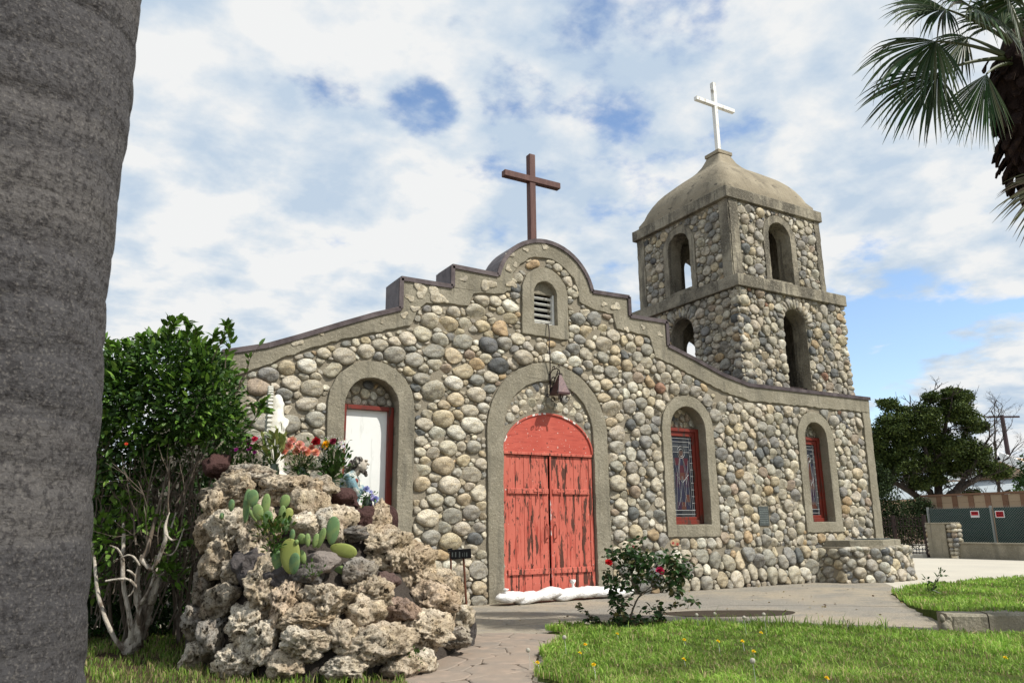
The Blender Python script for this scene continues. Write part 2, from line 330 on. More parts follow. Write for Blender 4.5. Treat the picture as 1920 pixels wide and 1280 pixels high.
M['statue_hair'] = mat('statue_hair', (.10, .085, .075), .75, .2, noises=[(14, 6, .5, .62, (.40, .38, .34))], bumps=[(9, 3, 1, .05, 'w'), (50, 5, .6, .01)])
M['statue_skin'] = mat('statue_skin', (.42, .37, .31), .7, .2, noises=[(14, 6, .55, .7, (.2, .17, .15)), (7, 5, .5, .7, (.5, .46, .4))], bumps=[(40, 5, .5, .008)])
M['sandbag'] = mat('sandbag', (.80, .79, .78), .55, .3, noises=[(5, 6, .6, .8, (.62, .60, .56))], bumps=[(16, 6, .9, .035), (5, 4, .7, .05), (220, 2, .3, .002)])
M['pole_wood'] = mat('pole_wood', (.06, .045, .05), .9, .1, bumps=[(20, 5, .5, .02)])
M['plank'] = mat('plank', (.105, .075, .07), .85, .15, noises=[(6, 6, .4, .65, (.17, .125, .10), (1, 1, .12)), (3, 4, .5, .7, (.05, .035, .045), (1, 1, .3))], bumps=[(30, 6, .7, .02, 'n', (1, 1, .1))])
M['green_mesh'] = mat('green_mesh', (.012, .040, .036), .85, .2, noises=[(1.2, 5, .4, .7, (.018, .055, .048))], bumps=[(2, 3, .3, .05)])
M['galv'] = mat('galvanised', (.26, .28, .27), .5, .4, .5)
M['block'] = mat('block', attr=True, rough=.95, spec=.1, bumps=[(12, 5, .5, .02)])
M['roof_grey'] = mat('roof_grey', (.36, .40, .42), .8, .2)
M['stucco'] = mat('stucco', (.62, .45, .33), .9, .1, noises=[(1, 4, .4, .7, (.55, .39, .28))])
M['red_sign'] = mat('red_sign', (.45, .012, .022), .45, .4)
M['white_sign'] = mat('white_sign', (.75, .75, .74), .5, .4)
M['ceramic'] = mat('glass_vase', (.06, .09, .05), .12, .6)
M['tufa'] = mat('tufa', attr=True, rough=.96, spec=.06,
    noises=[(4, 8, .44, .56, (.80, .76, .70), None, 'n', 'MULTIPLY', .9), (10, 7, .52, .62, (1.32, 1.32, 1.28), None, 'n', 'MULTIPLY', .9), (34, 6, .55, .61, (.38, .35, .32), None, 'n', 'MULTIPLY', .85), (13, 8, .60, .63, (.12, .11, .10), None, 'n', 'MULTIPLY', .92), (70, 4, .56, .62, (.5, .46, .42), None, 'n', 'MULTIPLY', .8)],
    bumps=[(14, 9, 1, .08), (13, 8, -.9, .05), (34, 2, -.9, .02, 'v'), (90, 5, .8, .012)])
M['lava'] = mat('lava', attr=True, rough=.9, spec=.15, noises=[(30, 5, .55, .68, (.4, .35, .35), None, 'n', 'MULTIPLY', .9), (50, 3, .66, .72, (2.5, 2.3, 2.2), None, 'n', 'MULTIPLY', .8)], bumps=[(20, 9, 1, .05), (40, 2, -.8, .02, 'v')])
M['palm_trunk'] = mat('palm_trunk', (.072, .069, .071), .92, .12,
    noises=[(1.3, 6, .42, .58, (.055, .053, .055), (.7, .7, 1.2)), (1.0, 5, .48, .60, (.105, .098, .094), (.3, .3, 2.6), 'n', 'MIX', .7), (48, 8, .50, .60, (.030, .028, .029), (1.15, 1.15, .8), 'n', 'MIX', .75), (120, 5, .54, .62, (.17, .157, .145), None, 'n', 'MIX', .45), (9, 8, .60, .66, (.04, .036, .036), (1, 1, 1.5), 'n', 'MIX', .5)],
    bumps=[(48, 8, 1, .014, 'n', (1.15, 1.15, .8)), (120, 4, .5, .004), (3, 6, .6, .05, 'n', (.4, .4, 2.2))])
M['cement_dome'] = mat('cement_dome', (.26, .225, .165), .94, .1, noises=[(1.5, 8, .44, .6, (.31, .27, .20)), (2.2, 8, .54, .64, (.17, .148, .112), (1, 1, .6), 'n', 'MIX', .7), (40, 4, .56, .66, (.17, .15, .12), None, 'n', 'MIX', .6), (2.5, 9, .63, .66, (.09, .08, .065), (1, 1, 2), 'n', 'MIX', .8)], bumps=[(9, 9, .8, .03), (90, 4, .6, .008)])
M['husk'] = mat('husk', (.022, .014, .012), .95, .06, noises=[(16, 6, .5, .7, (.05, .03, .02), (1, 1, .3))], bumps=[(30, 6, .8, .02)])
M['frond'] = mat('frond', attr=True, rough=.5, spec=.35, trans=.15)
# ------------------------------------------------------------------ cobbles
def pack(inside, bbox, radii, asp=1.12, seed=1, dens=8, tight=.80, overlap_edge=.72, drop=.20):
    """throw discs, big first; returns centres and radii"""
    rg = np.random.RandomState(seed); x0, x1, z0, z1 = bbox; area = (x1-x0)*(z1-z0); P = []; R = []; grid = {}; cell = max(radii)*2.2
    dirs = [(cos(2*pi*k/8), sin(2*pi*k/8)) for k in range(8)]
    for r0, share in radii.items() if isinstance(radii, dict) else [(r, 1) for r in radii]:
        n = int(area/(pi*r0*r0)*dens*share); X = rg.uniform(x0, x1, n); Z = rg.uniform(z0, z1, n); rr = r0*rg.uniform(.88, 1.12, n)
        ok = inside(X, Z)
        for dx, dz in dirs: ok &= inside(X+dx*rr*overlap_edge*asp, Z+dz*rr*overlap_edge/asp)
        for x, z, r in zip(X[ok], Z[ok], rr[ok]):
            gx, gz = int(x//cell), int(z//cell); good = True
            for i in (-1, 0, 1):
                for j in (-1, 0, 1):
                    for k in grid.get((gx+i, gz+j), ()):
                        dx, dz = (P[k][0]-x)/asp, (P[k][1]-z)*asp
                        if dx*dx+dz*dz < (tight*(R[k]+r))**2: good = False; break
                    if not good: break
                if not good: break
            if good: grid.setdefault((gx, gz), []).append(len(P)); P.append((x, z)); R.append(r)
    P, R = np.array(P).reshape(-1, 2), np.array(R); keep = (rg.rand(len(P)) > drop*(R < max(radii)*.75)); return P[keep], R[keep]
def outlines(P, R, inside, asp=1.12, K=16, gap=.012, rnd=1.5, smooth=1, seed=1, extra=None):
    """star shaped outline of every disc: power cell, shrunk and rounded; returns radii (N,K)"""
    rg = np.random.RandomState(seed); th = np.arange(K)*2*pi/K; U = np.stack([np.cos(th), np.sin(th)], 1)
    Q = P/np.array([asp, 1/asp]); out = np.zeros((len(P), K)); e = rg.uniform(.02, .42, len(P)); ph = rg.uniform(-.7, .7, len(P))+np.where(rg.rand(len(P)) < .25, pi/2, 0)
    W3_ = np.stack([np.cos(th[None]*2-2*ph[:, None])*e[:, None]], 0)[0]; sq = rg.uniform(0, .13, len(P))[:, None]*np.cos(4*(th[None]-rg.uniform(0, 6.3, (len(P), 1))))+rg.uniform(0, .12, len(P))[:, None]*np.cos(3*(th[None]-rg.uniform(0, 6.3, (len(P), 1))))
    for i in range(len(P)):
        d = Q-Q[i]; d2 = (d**2).sum(1); near = np.where((d2 < (R[i]+R.max()*2.2)**2*1.6) & (d2 > 0))[0]
        if len(near) == 0: out[i] = R[i]*1.1; continue
        dn = d[near]; pr = dn@U.T; num = (d2[near]+R[i]**2-R[near]**2)[:, None]/2
        t = np.where(pr > 1e-6, num/np.maximum(pr, 1e-6), 9.); out[i] = t.min(0)
    out = np.minimum(out-gap, R[:, None]*1.42*(1+W3_+sq))
    out = np.maximum(out, R[:, None]*.5)
    # stay inside the field
    fx = U[:, 0]*asp; fz = U[:, 1]/asp; best = np.zeros_like(out)
    for t in np.linspace(.35, 1, 12):
        ok = inside(P[:, 0:1]+fx*out*t, P[:, 1:2]+fz*out*t); best = np.where(ok, t, best)
    out = out*np.maximum(best, .4)
    for _ in range(smooth): out = (np.roll(out, 1, 1)+2*out+np.roll(out, -1, 1))/4
    return out*(1+rg.uniform(-.03, .03, out.shape))
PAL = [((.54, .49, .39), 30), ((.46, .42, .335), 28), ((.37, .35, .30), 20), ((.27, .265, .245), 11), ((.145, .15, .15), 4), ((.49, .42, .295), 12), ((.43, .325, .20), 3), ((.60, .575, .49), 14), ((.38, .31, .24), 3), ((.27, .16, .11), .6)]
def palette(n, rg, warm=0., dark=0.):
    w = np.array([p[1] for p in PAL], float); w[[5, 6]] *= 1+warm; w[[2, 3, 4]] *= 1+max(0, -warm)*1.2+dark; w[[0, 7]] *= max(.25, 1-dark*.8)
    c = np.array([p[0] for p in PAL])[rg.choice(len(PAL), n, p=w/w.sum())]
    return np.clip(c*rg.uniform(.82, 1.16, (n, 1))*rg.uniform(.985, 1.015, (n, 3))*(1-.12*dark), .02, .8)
def stones3d(P, OUT, R, frame, asp=1.12, bulge=.42, seed=1, warm=0., dark=0., flat=False):
    """turn outlines into rounded cobbles standing on the wall given by frame(a, b, h) -> xyz arrays"""
    rg = np.random.RandomState(seed); K = OUT.shape[1]; th = np.arange(K)*2*pi/K; res = []; cols = palette(len(P), rg, warm, dark)
    rings = [(.95, -.10), (1.0, .20), (.965, .55), (.84, .86), (.50, 1.0)] if not flat else [(1, -.5), (1, .8), (.97, 1.0)]
    for i in range(len(P)):
        H = bulge*R[i]*rg.uniform(.75, 1.3)+.014; tx, tz = rg.uniform(-.34, .34, 2); a = []; b = []; h = []
        skew = rg.uniform(-.1, .1, 2); n1, n2 = rg.uniform(0, 6.3, 2)
        for q, hh in rings:
            rr = OUT[i]*q; u = np.cos(th)*rr; v = np.sin(th)*rr
            a.append(P[i, 0]+(u+skew[0]*R[i]*(1-q)*3)*asp); b.append(P[i, 1]+(v+skew[1]*R[i]*(1-q)*3)/asp)
            h.append(hh*H*(1+.10*np.sin(2*th+n1)*(q < .99)+.05*np.sin(3*th+n2))+(tx*u+tz*v)*max(hh, 0)*.7)
        a.append(np.array([P[i, 0]+skew[0]*R[i]*2.5*asp])); b.append(np.array([P[i, 1]+skew[1]*R[i]*2.5/asp])); h.append(np.array([rings[-1][1]*H*(1.04 if not flat else 1)]))
        if rg.rand() < .4 and not flat:                # some cobbles are split, with a flat tilted face
            fx_, fz_ = rg.uniform(-.5, .5, 2); cut = H*rg.uniform(.55, .85); aa, bb_, hh_ = np.concatenate(a), np.concatenate(b), np.concatenate(h); hh_ = np.minimum(hh_, cut+fx_*(aa-P[i, 0])+fz_*(bb_-P[i, 1])); a, b, h = [aa], [bb_], [hh_]
        V = frame(np.concatenate(a), np.concatenate(b), np.concatenate(h)); res.append((V, cols[i], R[i]))
    return res
def stone_faces(K, nr):
    f = [(r*K+j, r*K+(j+1) % K, (r+1)*K+(j+1) % K, (r+1)*K+j) for r in range(nr-1) for j in range(K)]
    return f+[((nr-1)*K+j, (nr-1)*K+(j+1) % K, nr*K) for j in range(K)]
class Stones:
    """collects cobbles; the largest in view become objects of their own, the rest one object"""
    def __init__(s): s.items = []
    def field(s, inside, bbox, frame, radii, asp=1.12, seed=1, K=14, warm=0., dark=0., bulge=.36, rank=1., **kw):
        P, R = pack(inside, bbox, radii, asp, seed, **{k: v for k, v in kw.items() if k in ('dens', 'tight', 'overlap_edge')})
        O = outlines(P, R, inside, asp, K, seed=seed, **{k: v for k, v in kw.items() if k in ('gap', 'rnd', 'smooth')})
        for V, c, r in stones3d(P, O, R, frame, asp, bulge, seed, warm, dark): s.items.append((V, c, r, K, 5, rank))
    def ball(s, at, rad, rg, dark=0., rank=1., rot=None):
        mb = MB(); Mr = rot or Matrix.Rotation(rg.uniform(-.3, .3), 3, 'Y'); mb.ball((0, 0, 0), 1, (1, 1, 1), 14, 8)
        V = np.array(mb.v); V = np.sign(V)*np.abs(V)**.86; V = V*(1+.12*fbm(V*1.3+rg.uniform(0, 50), 2)[:, None]*2)
        V = V*np.array(rad); V = V@np.array(Mr).T+np.array(at)
        s.items.append((V, palette(1, rg, 0, dark)[0], max(rad), None, mb.f, rank))
    def build(s, parent, name='cobblestone', limit=300, mat_=None):
        sc = []
        for i, it in enumerate(s.items):
            c = it[0].mean(0); px, py, d = project(c); px2, py2, _ = project(c+np.array([it[2], 0, 0])); size = (abs(px2-px)+.01)*FPX*it[2]/d*it[5]
            vis = 0 < px < 1920 and 0 < py < 1280 and not (px < 500 and py > 700) and not (px < 760 and py > 1000) and not (px < 640 and py > 830)
            sc.append(size if vis else 0)
        order = np.argsort(sc)[::-1]; one = set(order[:limit].tolist()) if limit else set()
        rest_v = []; rest_f = []; rest_c = []; b = 0
        for i, (V, c, r, K, nr, _) in enumerate(s.items):
            F = stone_faces(K, nr) if K else nr
            if i in one:
                mesh(name, V, F, mat_ or M['stone'], parent, col=np.tile(c, (len(V), 1)), smooth=True, origin=V.mean(0))
            else:
                rest_v.append(V); rest_f += [tuple(j+b for j in q) for q in F]; rest_c.append(np.tile(c, (len(V), 1))); b += len(V)
        if rest_v: mesh(name+'_infill', np.concatenate(rest_v), rest_f, mat_ or M['stone'], parent, col=np.concatenate(rest_c), smooth=True, kind='stuff')

# ------------------------------------------------------------------ the church
FY = 12.0                         # plane of the facade
CX = 7.82                         # its axis
church = thing('church', 'cobblestone mission church with stepped gable, red double doors and a square bell tower', 'church', (CX, FY, 0))
def mirror(pts): return [(2*CX-x, z) for x, z in pts]
ARC = [(CX+1.12*cos(a), 5.66+1.10*sin(a)) for a in [radians(168-156*i/22) for i in range(23)]]
TOPL = [(1.93, 3.90), (2.1, 3.94), (2.58, 4.07), (3.07, 4.27), (3.76, 4.57), (4.31, 4.80), (4.78, 4.97), (4.78, 5.52), (5.77, 5.52), (5.77, 5.91), (6.72, 5.89)]
TOPR = [(8.92, 5.89), (9.86, 5.91), (9.86, 5.50), (10.86, 5.50), (10.86, 4.98), (11.6, 4.76), (12.37, 4.50), (13.19, 4.33), (17.50, 4.33)]
TOP = TOPL+ARC[1:-1]+TOPR
W1 = dict(cx=4.335, ro=.75, ri=.465, zb=1.28, zs=3.25, zo=1.07)
W3 = dict(cx=11.29, ro=.72, ri=.485, zb=1.28, zs=3.22, zo=1.04)
W4 = dict(cx=15.31, ro=.63, ri=.385, zb=1.31, zs=3.22, zo=1.08)
def win_hole(w, seed): return rough_loop(arch_loop(w['cx'], w['ri'], w['zb'], w['zs']), .12, .005, seed)
DOOR_ARC = [(CX+1.0*sin(a), 2.60+.74*cos(a)) for a in [radians(90-180*i/24) for i in range(25)]]
door_hole = [(CX-1.0, -.1), (CX+1.0, -.1)]+DOOR_ARC
vent_hole = arch_loop(7.78, .265, 5.06, 5.66)
outer = [(17.36, -.3), (17.36, 4.0)]+[(17.38, 4.3)]+[(x, z-.02) for x, z in TOP[::-1][1:]]+[(1.95, -.3)]
slab_holes('wall', outer, [win_hole(W1, 1), win_hole(W3, 2), win_hole(W4, 3), door_hole, vent_hole], FY, FY+.42, M['mortar'], church)
# side walls, roof and back give the nave its body
MB().box(1.95, 2.2, FY+.42, 27, -.3, 3.75).box(17.0, 17.36, FY+.42, 27, -.3, 4.2).box(2.2, 17.0, 26.7, 27, -.3, 3.75).build('side_wall', M['mortar'], church)
MB().add([(1.95, FY+.5, 3.7), (17.3, FY+.5, 3.7), (17.3, 27, 3.7), (1.95, 27, 3.7), (CX, FY+.5, 5.1), (CX, 27, 5.1)], [(0, 3, 5, 4), (1, 4, 5, 2), (0, 4, 1), (3, 2, 5), (0, 1, 2, 3)]).build('roof', M['coping'], church)
# recess backs behind windows (stones above the frame sit on these)
def recess(w, y=FY+.26):
    slab_holes('recess_wall', arch_loop(w['cx'], w['ri']+.05, 3.22, w['zs']+.02), [], y, y+.1, M['mortar'], church)
for w in (W1, W3, W4): recess(w)
# surrounds
BY = FY-.045
def surround(w, seed):
    o = [(w['cx']-w['ro'], w['zo']), (w['cx']+w['ro'], w['zo'])]+[(w['cx']+w['ro']*cos(pi*i/22), w['zs']+w['ro']*sin(pi*i/22)) for i in range(23)]
    ob = slab_holes('window_surround', rough_loop(o, .1, .010, seed), [rough_loop(arch_loop(w['cx'], w['ri'], w['zb'], w['zs']), .12, .005, seed+50)], BY, FY+.28, M['cement'], church)
    return bevel(ob, .012, 2)
for i, w in enumerate((W1, W3, W4)): surround(w, 20+i)
DS = 2.97
dsur = [(CX-1.31, -.1), (CX-1.0, -.1)]+[(CX-1.0, z) for z in (.6, 1.2, 1.8, 2.4)]+[(CX-1.0*cos(pi*i/24), DS+.98*sin(pi*i/24)) for i in range(25)]+[(CX+1.0, z) for z in (2.4, 1.8, 1.2, .6)]+[(CX+1.0, -.1), (CX+1.34, -.1)]+[(CX+1.33*cos(pi*i/24), DS+1.33*sin(pi*i/24)) for i in range(25)]
bevel(slab_holes('door_surround', rough_loop(dsur, .1, .008, 31), [], BY, FY+.02, M['cement'], church), .012, 2)
vs = [(7.24, 4.82), (8.30, 4.80)]+[(7.78+.525*cos(pi*i/20), 5.67+.54*sin(pi*i/20)) for i in range(21)]
bevel(slab_holes('vent_surround', rough_loop(vs, .09, .009, 33), [rough_loop(vent_hole, .12, .004, 5)], BY-.01, FY+.2, M['cement'], church), .012, 2)
# band under the coping
LOWL = [(1.93, 3.45), (2.3, 3.62), (3.08, 4.01), (3.77, 4.30), (4.55, 4.55), (4.98, 4.68), (5.10, 4.98), (5.27, 5.14), (6.1, 5.21), (6.22, 5.45), (6.75, 5.52)]
LOWARC = [(7.80+.80*cos(a), 5.66+.76*sin(a)) for a in [radians(183-186*i/20) for i in range(21)]]
LOWR = [(2*CX-x, z) for x, z in LOWL[::-1]][:-3]+[(12.35, 4.12), (13.2, 3.96), (17.40, 3.97)]
LOWR = [(8.89, 5.52), (9.42, 5.48), (9.5, 5.18), (10.36, 5.12), (10.5, 4.7), (11.0, 4.55), (11.9, 4.26), (12.5, 4.08), (13.2, 3.96), (17.45, 3.97)]
band_low = rough_loop(LOWL+LOWARC+LOWR, .09, .016, 41, closed=False)
band = [(x, z) for x, z in TOP[1:]]; band[-1] = (17.47, 4.33)
bevel(slab_holes('parapet_band', band_low+[(x, z-.012) for x, z in band[::-1]]+[(1.93, 3.88)], [], BY, FY+.01, M['cement'], church), .01, 1)
# corner strips
slab_holes('corner_strip', rough_loop([(1.93, -.1), (2.34, -.1), (2.32, 3.5), (1.93, 3.5)], .1, .01, 44), [], BY, FY+.01, M['cement'], church)
slab_holes('corner_strip', rough_loop([(17.08, -.1), (17.37, -.1), (17.42, 3.96), (17.14, 3.96)], .1, .012, 45), [], BY-.01, FY+.01, M['cement'], church)
# metal coping in lengths
def coping(pts, d1=.58, th=.035):
    P = [Vector((x, 0, z)) for x, z in pts]; n = len(P); off = []
    for i in range(n):
        t = (P[min(i+1, n-1)]-P[max(i-1, 0)]).normalized(); nn = Vector((-t.z, 0, t.x)); off.append(nn)
    mb = MB()
    for i in range(n-1):
        t = (P[i+1]-P[i]).normalized(); nn = Vector((-t.z, 0, t.x)); a, b = P[i], P[i+1]
        lo, hi = -.045, th
        vs = [a+nn*lo, b+nn*lo, b+nn*hi, a+nn*hi]
        y0, y1 = BY-.028, FY+d1
        # front lip and top sheet
        mb.add([(v.x, y0, v.z) for v in vs]+[(v.x, BY-.004, v.z) for v in vs], [(0, 1, 2, 3), (4, 7, 6, 5), (0, 4, 5, 1), (1, 5, 6, 2), (2, 6, 7, 3), (3, 7, 4, 0)])
        vt = [a+nn*.004, b+nn*.004, b+nn*(hi+.004), a+nn*(hi+.004)]
        mb.add([(v.x, BY-.006, v.z) for v in vt]+[(v.x, y1, v.z) for v in vt], [(0, 1, 2, 3), (4, 7, 6, 5), (0, 4, 5, 1), (1, 5, 6, 2), (2, 6, 7, 3), (3, 7, 4, 0)])
    return mb.build('coping', M['coping'], church)
def seg(p0, p1, k=1): return [(p0[0]+(p1[0]-p0[0])*i/k, p0[1]+(p1[1]-p0[1])*i/k) for i in range(k+1)]
for pts in (TOPL[:3], TOPL[2:5], TOPL[4:6], TOPL[5:7], TOPL[6:8], TOPL[7:9], TOPL[8:10], TOPL[9:11], ARC[:12], ARC[11:], TOPR[:2], TOPR[1:3], TOPR[2:4], TOPR[3:5], TOPR[4:7], TOPR[6:8]): coping(pts)
coping(TOPR[7:], .40)
# interior of the parapet gap between coping and wall
slab_holes('parapet_back', [(x, z-.03) for x, z in TOP[1:-1]]+[(13.19, 3.6), (2.0, 3.5)], [], FY+.421, FY+.56, M['mortar'], church)

S = Stones()
low_poly = [(2.30, 3.50)]+[(x, z-.03) for x, z in LOWL[1:]]+[(x, z) for x, z in LOWARC]+[(x, z-.03) for x, z in LOWR[:-1]]+[(17.12, 3.94), (17.05, -.02), (2.33, -.02)]
def holed(w, g=.02): 
    return [(w['cx']-w['ro']-g, w['zo']-g), (w['cx']+w['ro']+g, w['zo']-g)]+[(w['cx']+(w['ro']+g)*cos(pi*i/16), w['zs']+(w['ro']+g)*sin(pi*i/16)) for i in range(17)]
dpoly = [(CX-1.33, -.2), (CX+1.36, -.2)]+[(CX+1.35*cos(pi*i/20), DS+1.35*sin(pi*i/20)) for i in range(21)]
vpoly = [(7.22, 4.79), (8.32, 4.78)]+[(7.78+.545*cos(pi*i/16), 5.67+.56*sin(pi*i/16)) for i in range(17)]
PLQ = (13.17, 13.55, 1.22, 1.70)
def facade_in(x, z):
    r = in_poly(low_poly, x, z)
    for h in (holed(W1), holed(W3), holed(W4), dpoly, vpoly): r = r & ~in_poly(h, x, z)
    return r & ~((x > PLQ[0]) & (x < PLQ[1]) & (z > PLQ[2]) & (z < PLQ[3]))
def front(y0, batter=0): return lambda a, b, h: np.stack([a, y0-h-batter*np.maximum(0, .8-b), b], 1)
RAD = {.18: .12, .145: .4, .118: .8, .096: 1.1, .076: 1.2, .058: 1.2, .043: .9}
S.field(lambda x, z: facade_in(x, z) & (z > .75) & (x < 9.6), (2.3, 9.7, .7, 6.6), front(FY), RAD, 1.17, 7, 14, warm=.5, gap=.007)
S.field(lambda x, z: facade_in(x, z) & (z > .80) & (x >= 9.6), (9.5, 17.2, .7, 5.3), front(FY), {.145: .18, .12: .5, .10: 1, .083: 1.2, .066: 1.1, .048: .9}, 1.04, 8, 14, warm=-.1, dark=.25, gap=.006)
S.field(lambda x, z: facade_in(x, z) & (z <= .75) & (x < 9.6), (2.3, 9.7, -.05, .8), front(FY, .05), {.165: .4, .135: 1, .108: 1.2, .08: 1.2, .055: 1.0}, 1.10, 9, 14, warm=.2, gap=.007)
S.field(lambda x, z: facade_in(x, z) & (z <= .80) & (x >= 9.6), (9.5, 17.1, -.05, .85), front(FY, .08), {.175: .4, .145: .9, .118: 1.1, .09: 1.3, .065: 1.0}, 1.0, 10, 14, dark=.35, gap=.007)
for i, w in enumerate((W1, W3, W4)):
    S.field(lambda x, z, w=w: (((x-w['cx'])**2+(z-w['zs'])**2) < (w['ri']-.01)**2) & (z > 3.29), (w['cx']-.5, w['cx']+.5, 3.2, 3.8), front(FY+.26), {.085: 1, .065: 1.3, .045: 1.3}, 1.0, 12+i, 12, dark=.1, rank=.6)
darc = [(CX-1.03, 2.6)]+[(CX+1.04*sin(a), 2.62+.78*cos(a)) for a in [radians(-90+180*i/24) for i in range(25)]]
S.field(lambda x, z: (((x-CX)**2+(z-DS)**2) < .97**2) & (z > 2.72) & ~in_poly(darc, x, z), (CX-1, CX+1, 2.7, 4.0), front(FY+.02), {.10: .8, .075: 1.2, .055: 1.3, .038: 1.2}, 1.0, 16, 12, warm=.1, gap=.005)
# pale pebbles showing through the plastered bands
rgp = np.random.RandomState(5)
for x, z, r in [(3.05, 4.18, .08), (3.4, 4.36, .05), (4.45, 4.68, .035), (4.85, 4.86, .06), (5.05, 5.0, .07), (5.15, 5.36, .13), (5.45, 5.30, .15), (4.95, 5.18, .07), (5.62, 5.24, .06), (6.5, 5.66, .13), (6.0, 5.7, .07), (6.4, 5.36, .06), (6.95, 6.05, .07), (7.0, 6.35, .08), (7.02, 5.75, .09), (7.35, 6.5, .05), (8.5, 5.9, .05), (9.2, 5.66, .06), (9.5, 5.65, .10), (9.75, 5.2, .06), (10.2, 5.3, .05), (10.65, 5.2, .06), (7.1, 6.15, .05), (7.78, 6.66, .08), (12.9, 4.15, .03)]:
    th = np.arange(14)*2*pi/14; o = np.array([r*(1+.3*sin(t*2+z*9)+.25*sin(t*3+x*5)) for t in th])
    P_ = np.array([[x, z]]); it = stones3d(P_, o[None], np.array([r]), lambda a, b, h: np.stack([a, BY-.004-h*.22, b], 1), 1.1, .4, int(x*100))[0]
    S.items.append((it[0], np.array([.52, .47, .37])*rgp.uniform(.8, 1.1), r*.7, 14, 5, 1))

# ------------------------------------------------------------------ windows
def timber(name, boxes, parent, m=M['red_frame'], bw=.006):
    mb = MB()
    for b in boxes: mb.box(*b)
    o = mb.build(name, m, parent); return bevel(o, bw, 1)
def window_frame(w, zt=3.27, y=FY+.17, fw=.095):
    x0, x1, z0 = w['cx']-w['ri']+.004, w['cx']+w['ri']-.004, w['zb']+.003
    fr = timber('window_frame', [(x0, x0+fw, y, y+.12, z0, zt), (x1-fw, x1, y, y+.12, z0, zt), (x0+fw+.001, x1-fw-.001, y+.002, y+.12, z0, z0+fw*.9), (x0+fw+.001, x1-fw-.001, y-.004, y+.12, zt-fw*.75, zt)], church)
    return fr, x0+fw, x1-fw, z0+fw*.9, zt-fw*.75
fr, a, b, c, d = window_frame(W1)
bd = MB().box(a, b, FY+.245, FY+.265, c, d).build('board', M['white_board'], church); bd['label'] = 'white board closing the left window'
def stained(w, seed):
    fr, x0, x1, z0, z1 = window_frame(w)
    # inner sash
    s = .075; ya = FY+.20
    sash = timber('sash', [(x0, x0+s, ya, ya+.06, z0, z1), (x1-s, x1, ya, ya+.06, z0, z1), (x0+s, x1-s, ya+.001, ya+.06, z0, z0+s*.9), (x0+s, x1-s, ya+.001, ya+.06, z1-s*1.3, z1)], fr)
    X0, X1, Z0, Z1 = x0+s, x1-s, z0+s*.9, z1-s*1.3; gy = ya+.035; W_, H_ = X1-X0, Z1-Z0; cx = (X0+X1)/2
    rg = random.Random(seed); g = MB()
    nx, nz = 5, 11
    cols = [(.010, .013, .022), (.018, .022, .03), (.03, .032, .035), (.012, .014, .018), (.045, .05, .055)]
    for i in range(nx):
        for j in range(nz):
            xa, xb = X0+W_*i/nx, X0+W_*(i+1)/nx; za, zb = Z0+H_*j/nz, Z0+H_*(j+1)/nz; c = rg.choice(cols)
            u, v = ((xa+xb)/2-cx)/W_, ((za+zb)/2-Z0)/H_
            if abs(u) < .22 and .12 < v < .72: c = rg.choice([(.06, .012, .018), (.03, .012, .03), (.08, .03, .02), (.02, .02, .04)])
            if abs(u) < .15 and .72 < v < .86: c = (.07, .04, .03)
            g.add([(xa, gy, za), (xb, gy, za), (xb, gy, zb), (xa, gy, zb)], [(0, 1, 2, 3)], c)
    g.build('stained_glass', M['stained'], fr)
    l = MB(); r = .0048; y = gy-.004
    def ln(p, q): l.tube([(p[0], y, p[1]), (q[0], y, q[1])], r, 4, False)
    for t in (.05, .13, .87, .95): ln((X0+W_*t, Z0), (X0+W_*t, Z1))
    for t in (.03, .08, .93, .975): ln((X0, Z0+H_*t), (X1, Z0+H_*t))
    for j in range(1, 12): ln((X0+W_*.87, Z0+H_*j/12), (X1, Z0+H_*j/12)); ln((X0, Z0+H_*j/12), (X0+W_*.13, Z0+H_*j/12))
    for j in (.80, .87): ln((X0+W_*.62, Z0+H_*j), (X0+W_*.87, Z0+H_*j)); ln((X0+W_*.13, Z0+H_*j), (X0+W_*.38, Z0+H_*j))
    def curve(f, n=16): 
        q = [f(i/n) for i in range(n+1)]; l.tube([(p[0], y, p[1]) for p in q], r, 4, False)
    zc = Z0+H_*.80
    curve(lambda t: (cx+W_*.17*cos(2*pi*t), zc+W_*.2*sin(2*pi*t))); curve(lambda t: (cx+W_*.10*cos(2*pi*t), zc+W_*.13*sin(2*pi*t)-.01))
    for k in (-1, 1):
        curve(lambda t: (cx+k*W_*(.08+.20*sin(t*pi*.6)), zc-W_*.2-H_*.62*t)); curve(lambda t: (cx+k*W_*(.05+.10*sin(t*pi)), zc-W_*.2-H_*.60*t))
        curve(lambda t: (cx+k*W_*.28*(1-t), Z0+H_*(.52-.10*t))); curve(lambda t: (cx+k*W_*(.02+.2*t*t), Z0+H_*(.50-.36*t)))
        curve(lambda t: (cx+k*W_*(.30-.14*t), Z0+H_*(.70-.3*t)))
    l.build('leading', M['lead'], fr)
    MB().box(x0-.05, x1+.05, FY+.262, FY+.27, z0-.05, z1+.05).build('backing', M['black'], fr)
stained(W3, 3); stained(W4, 4)
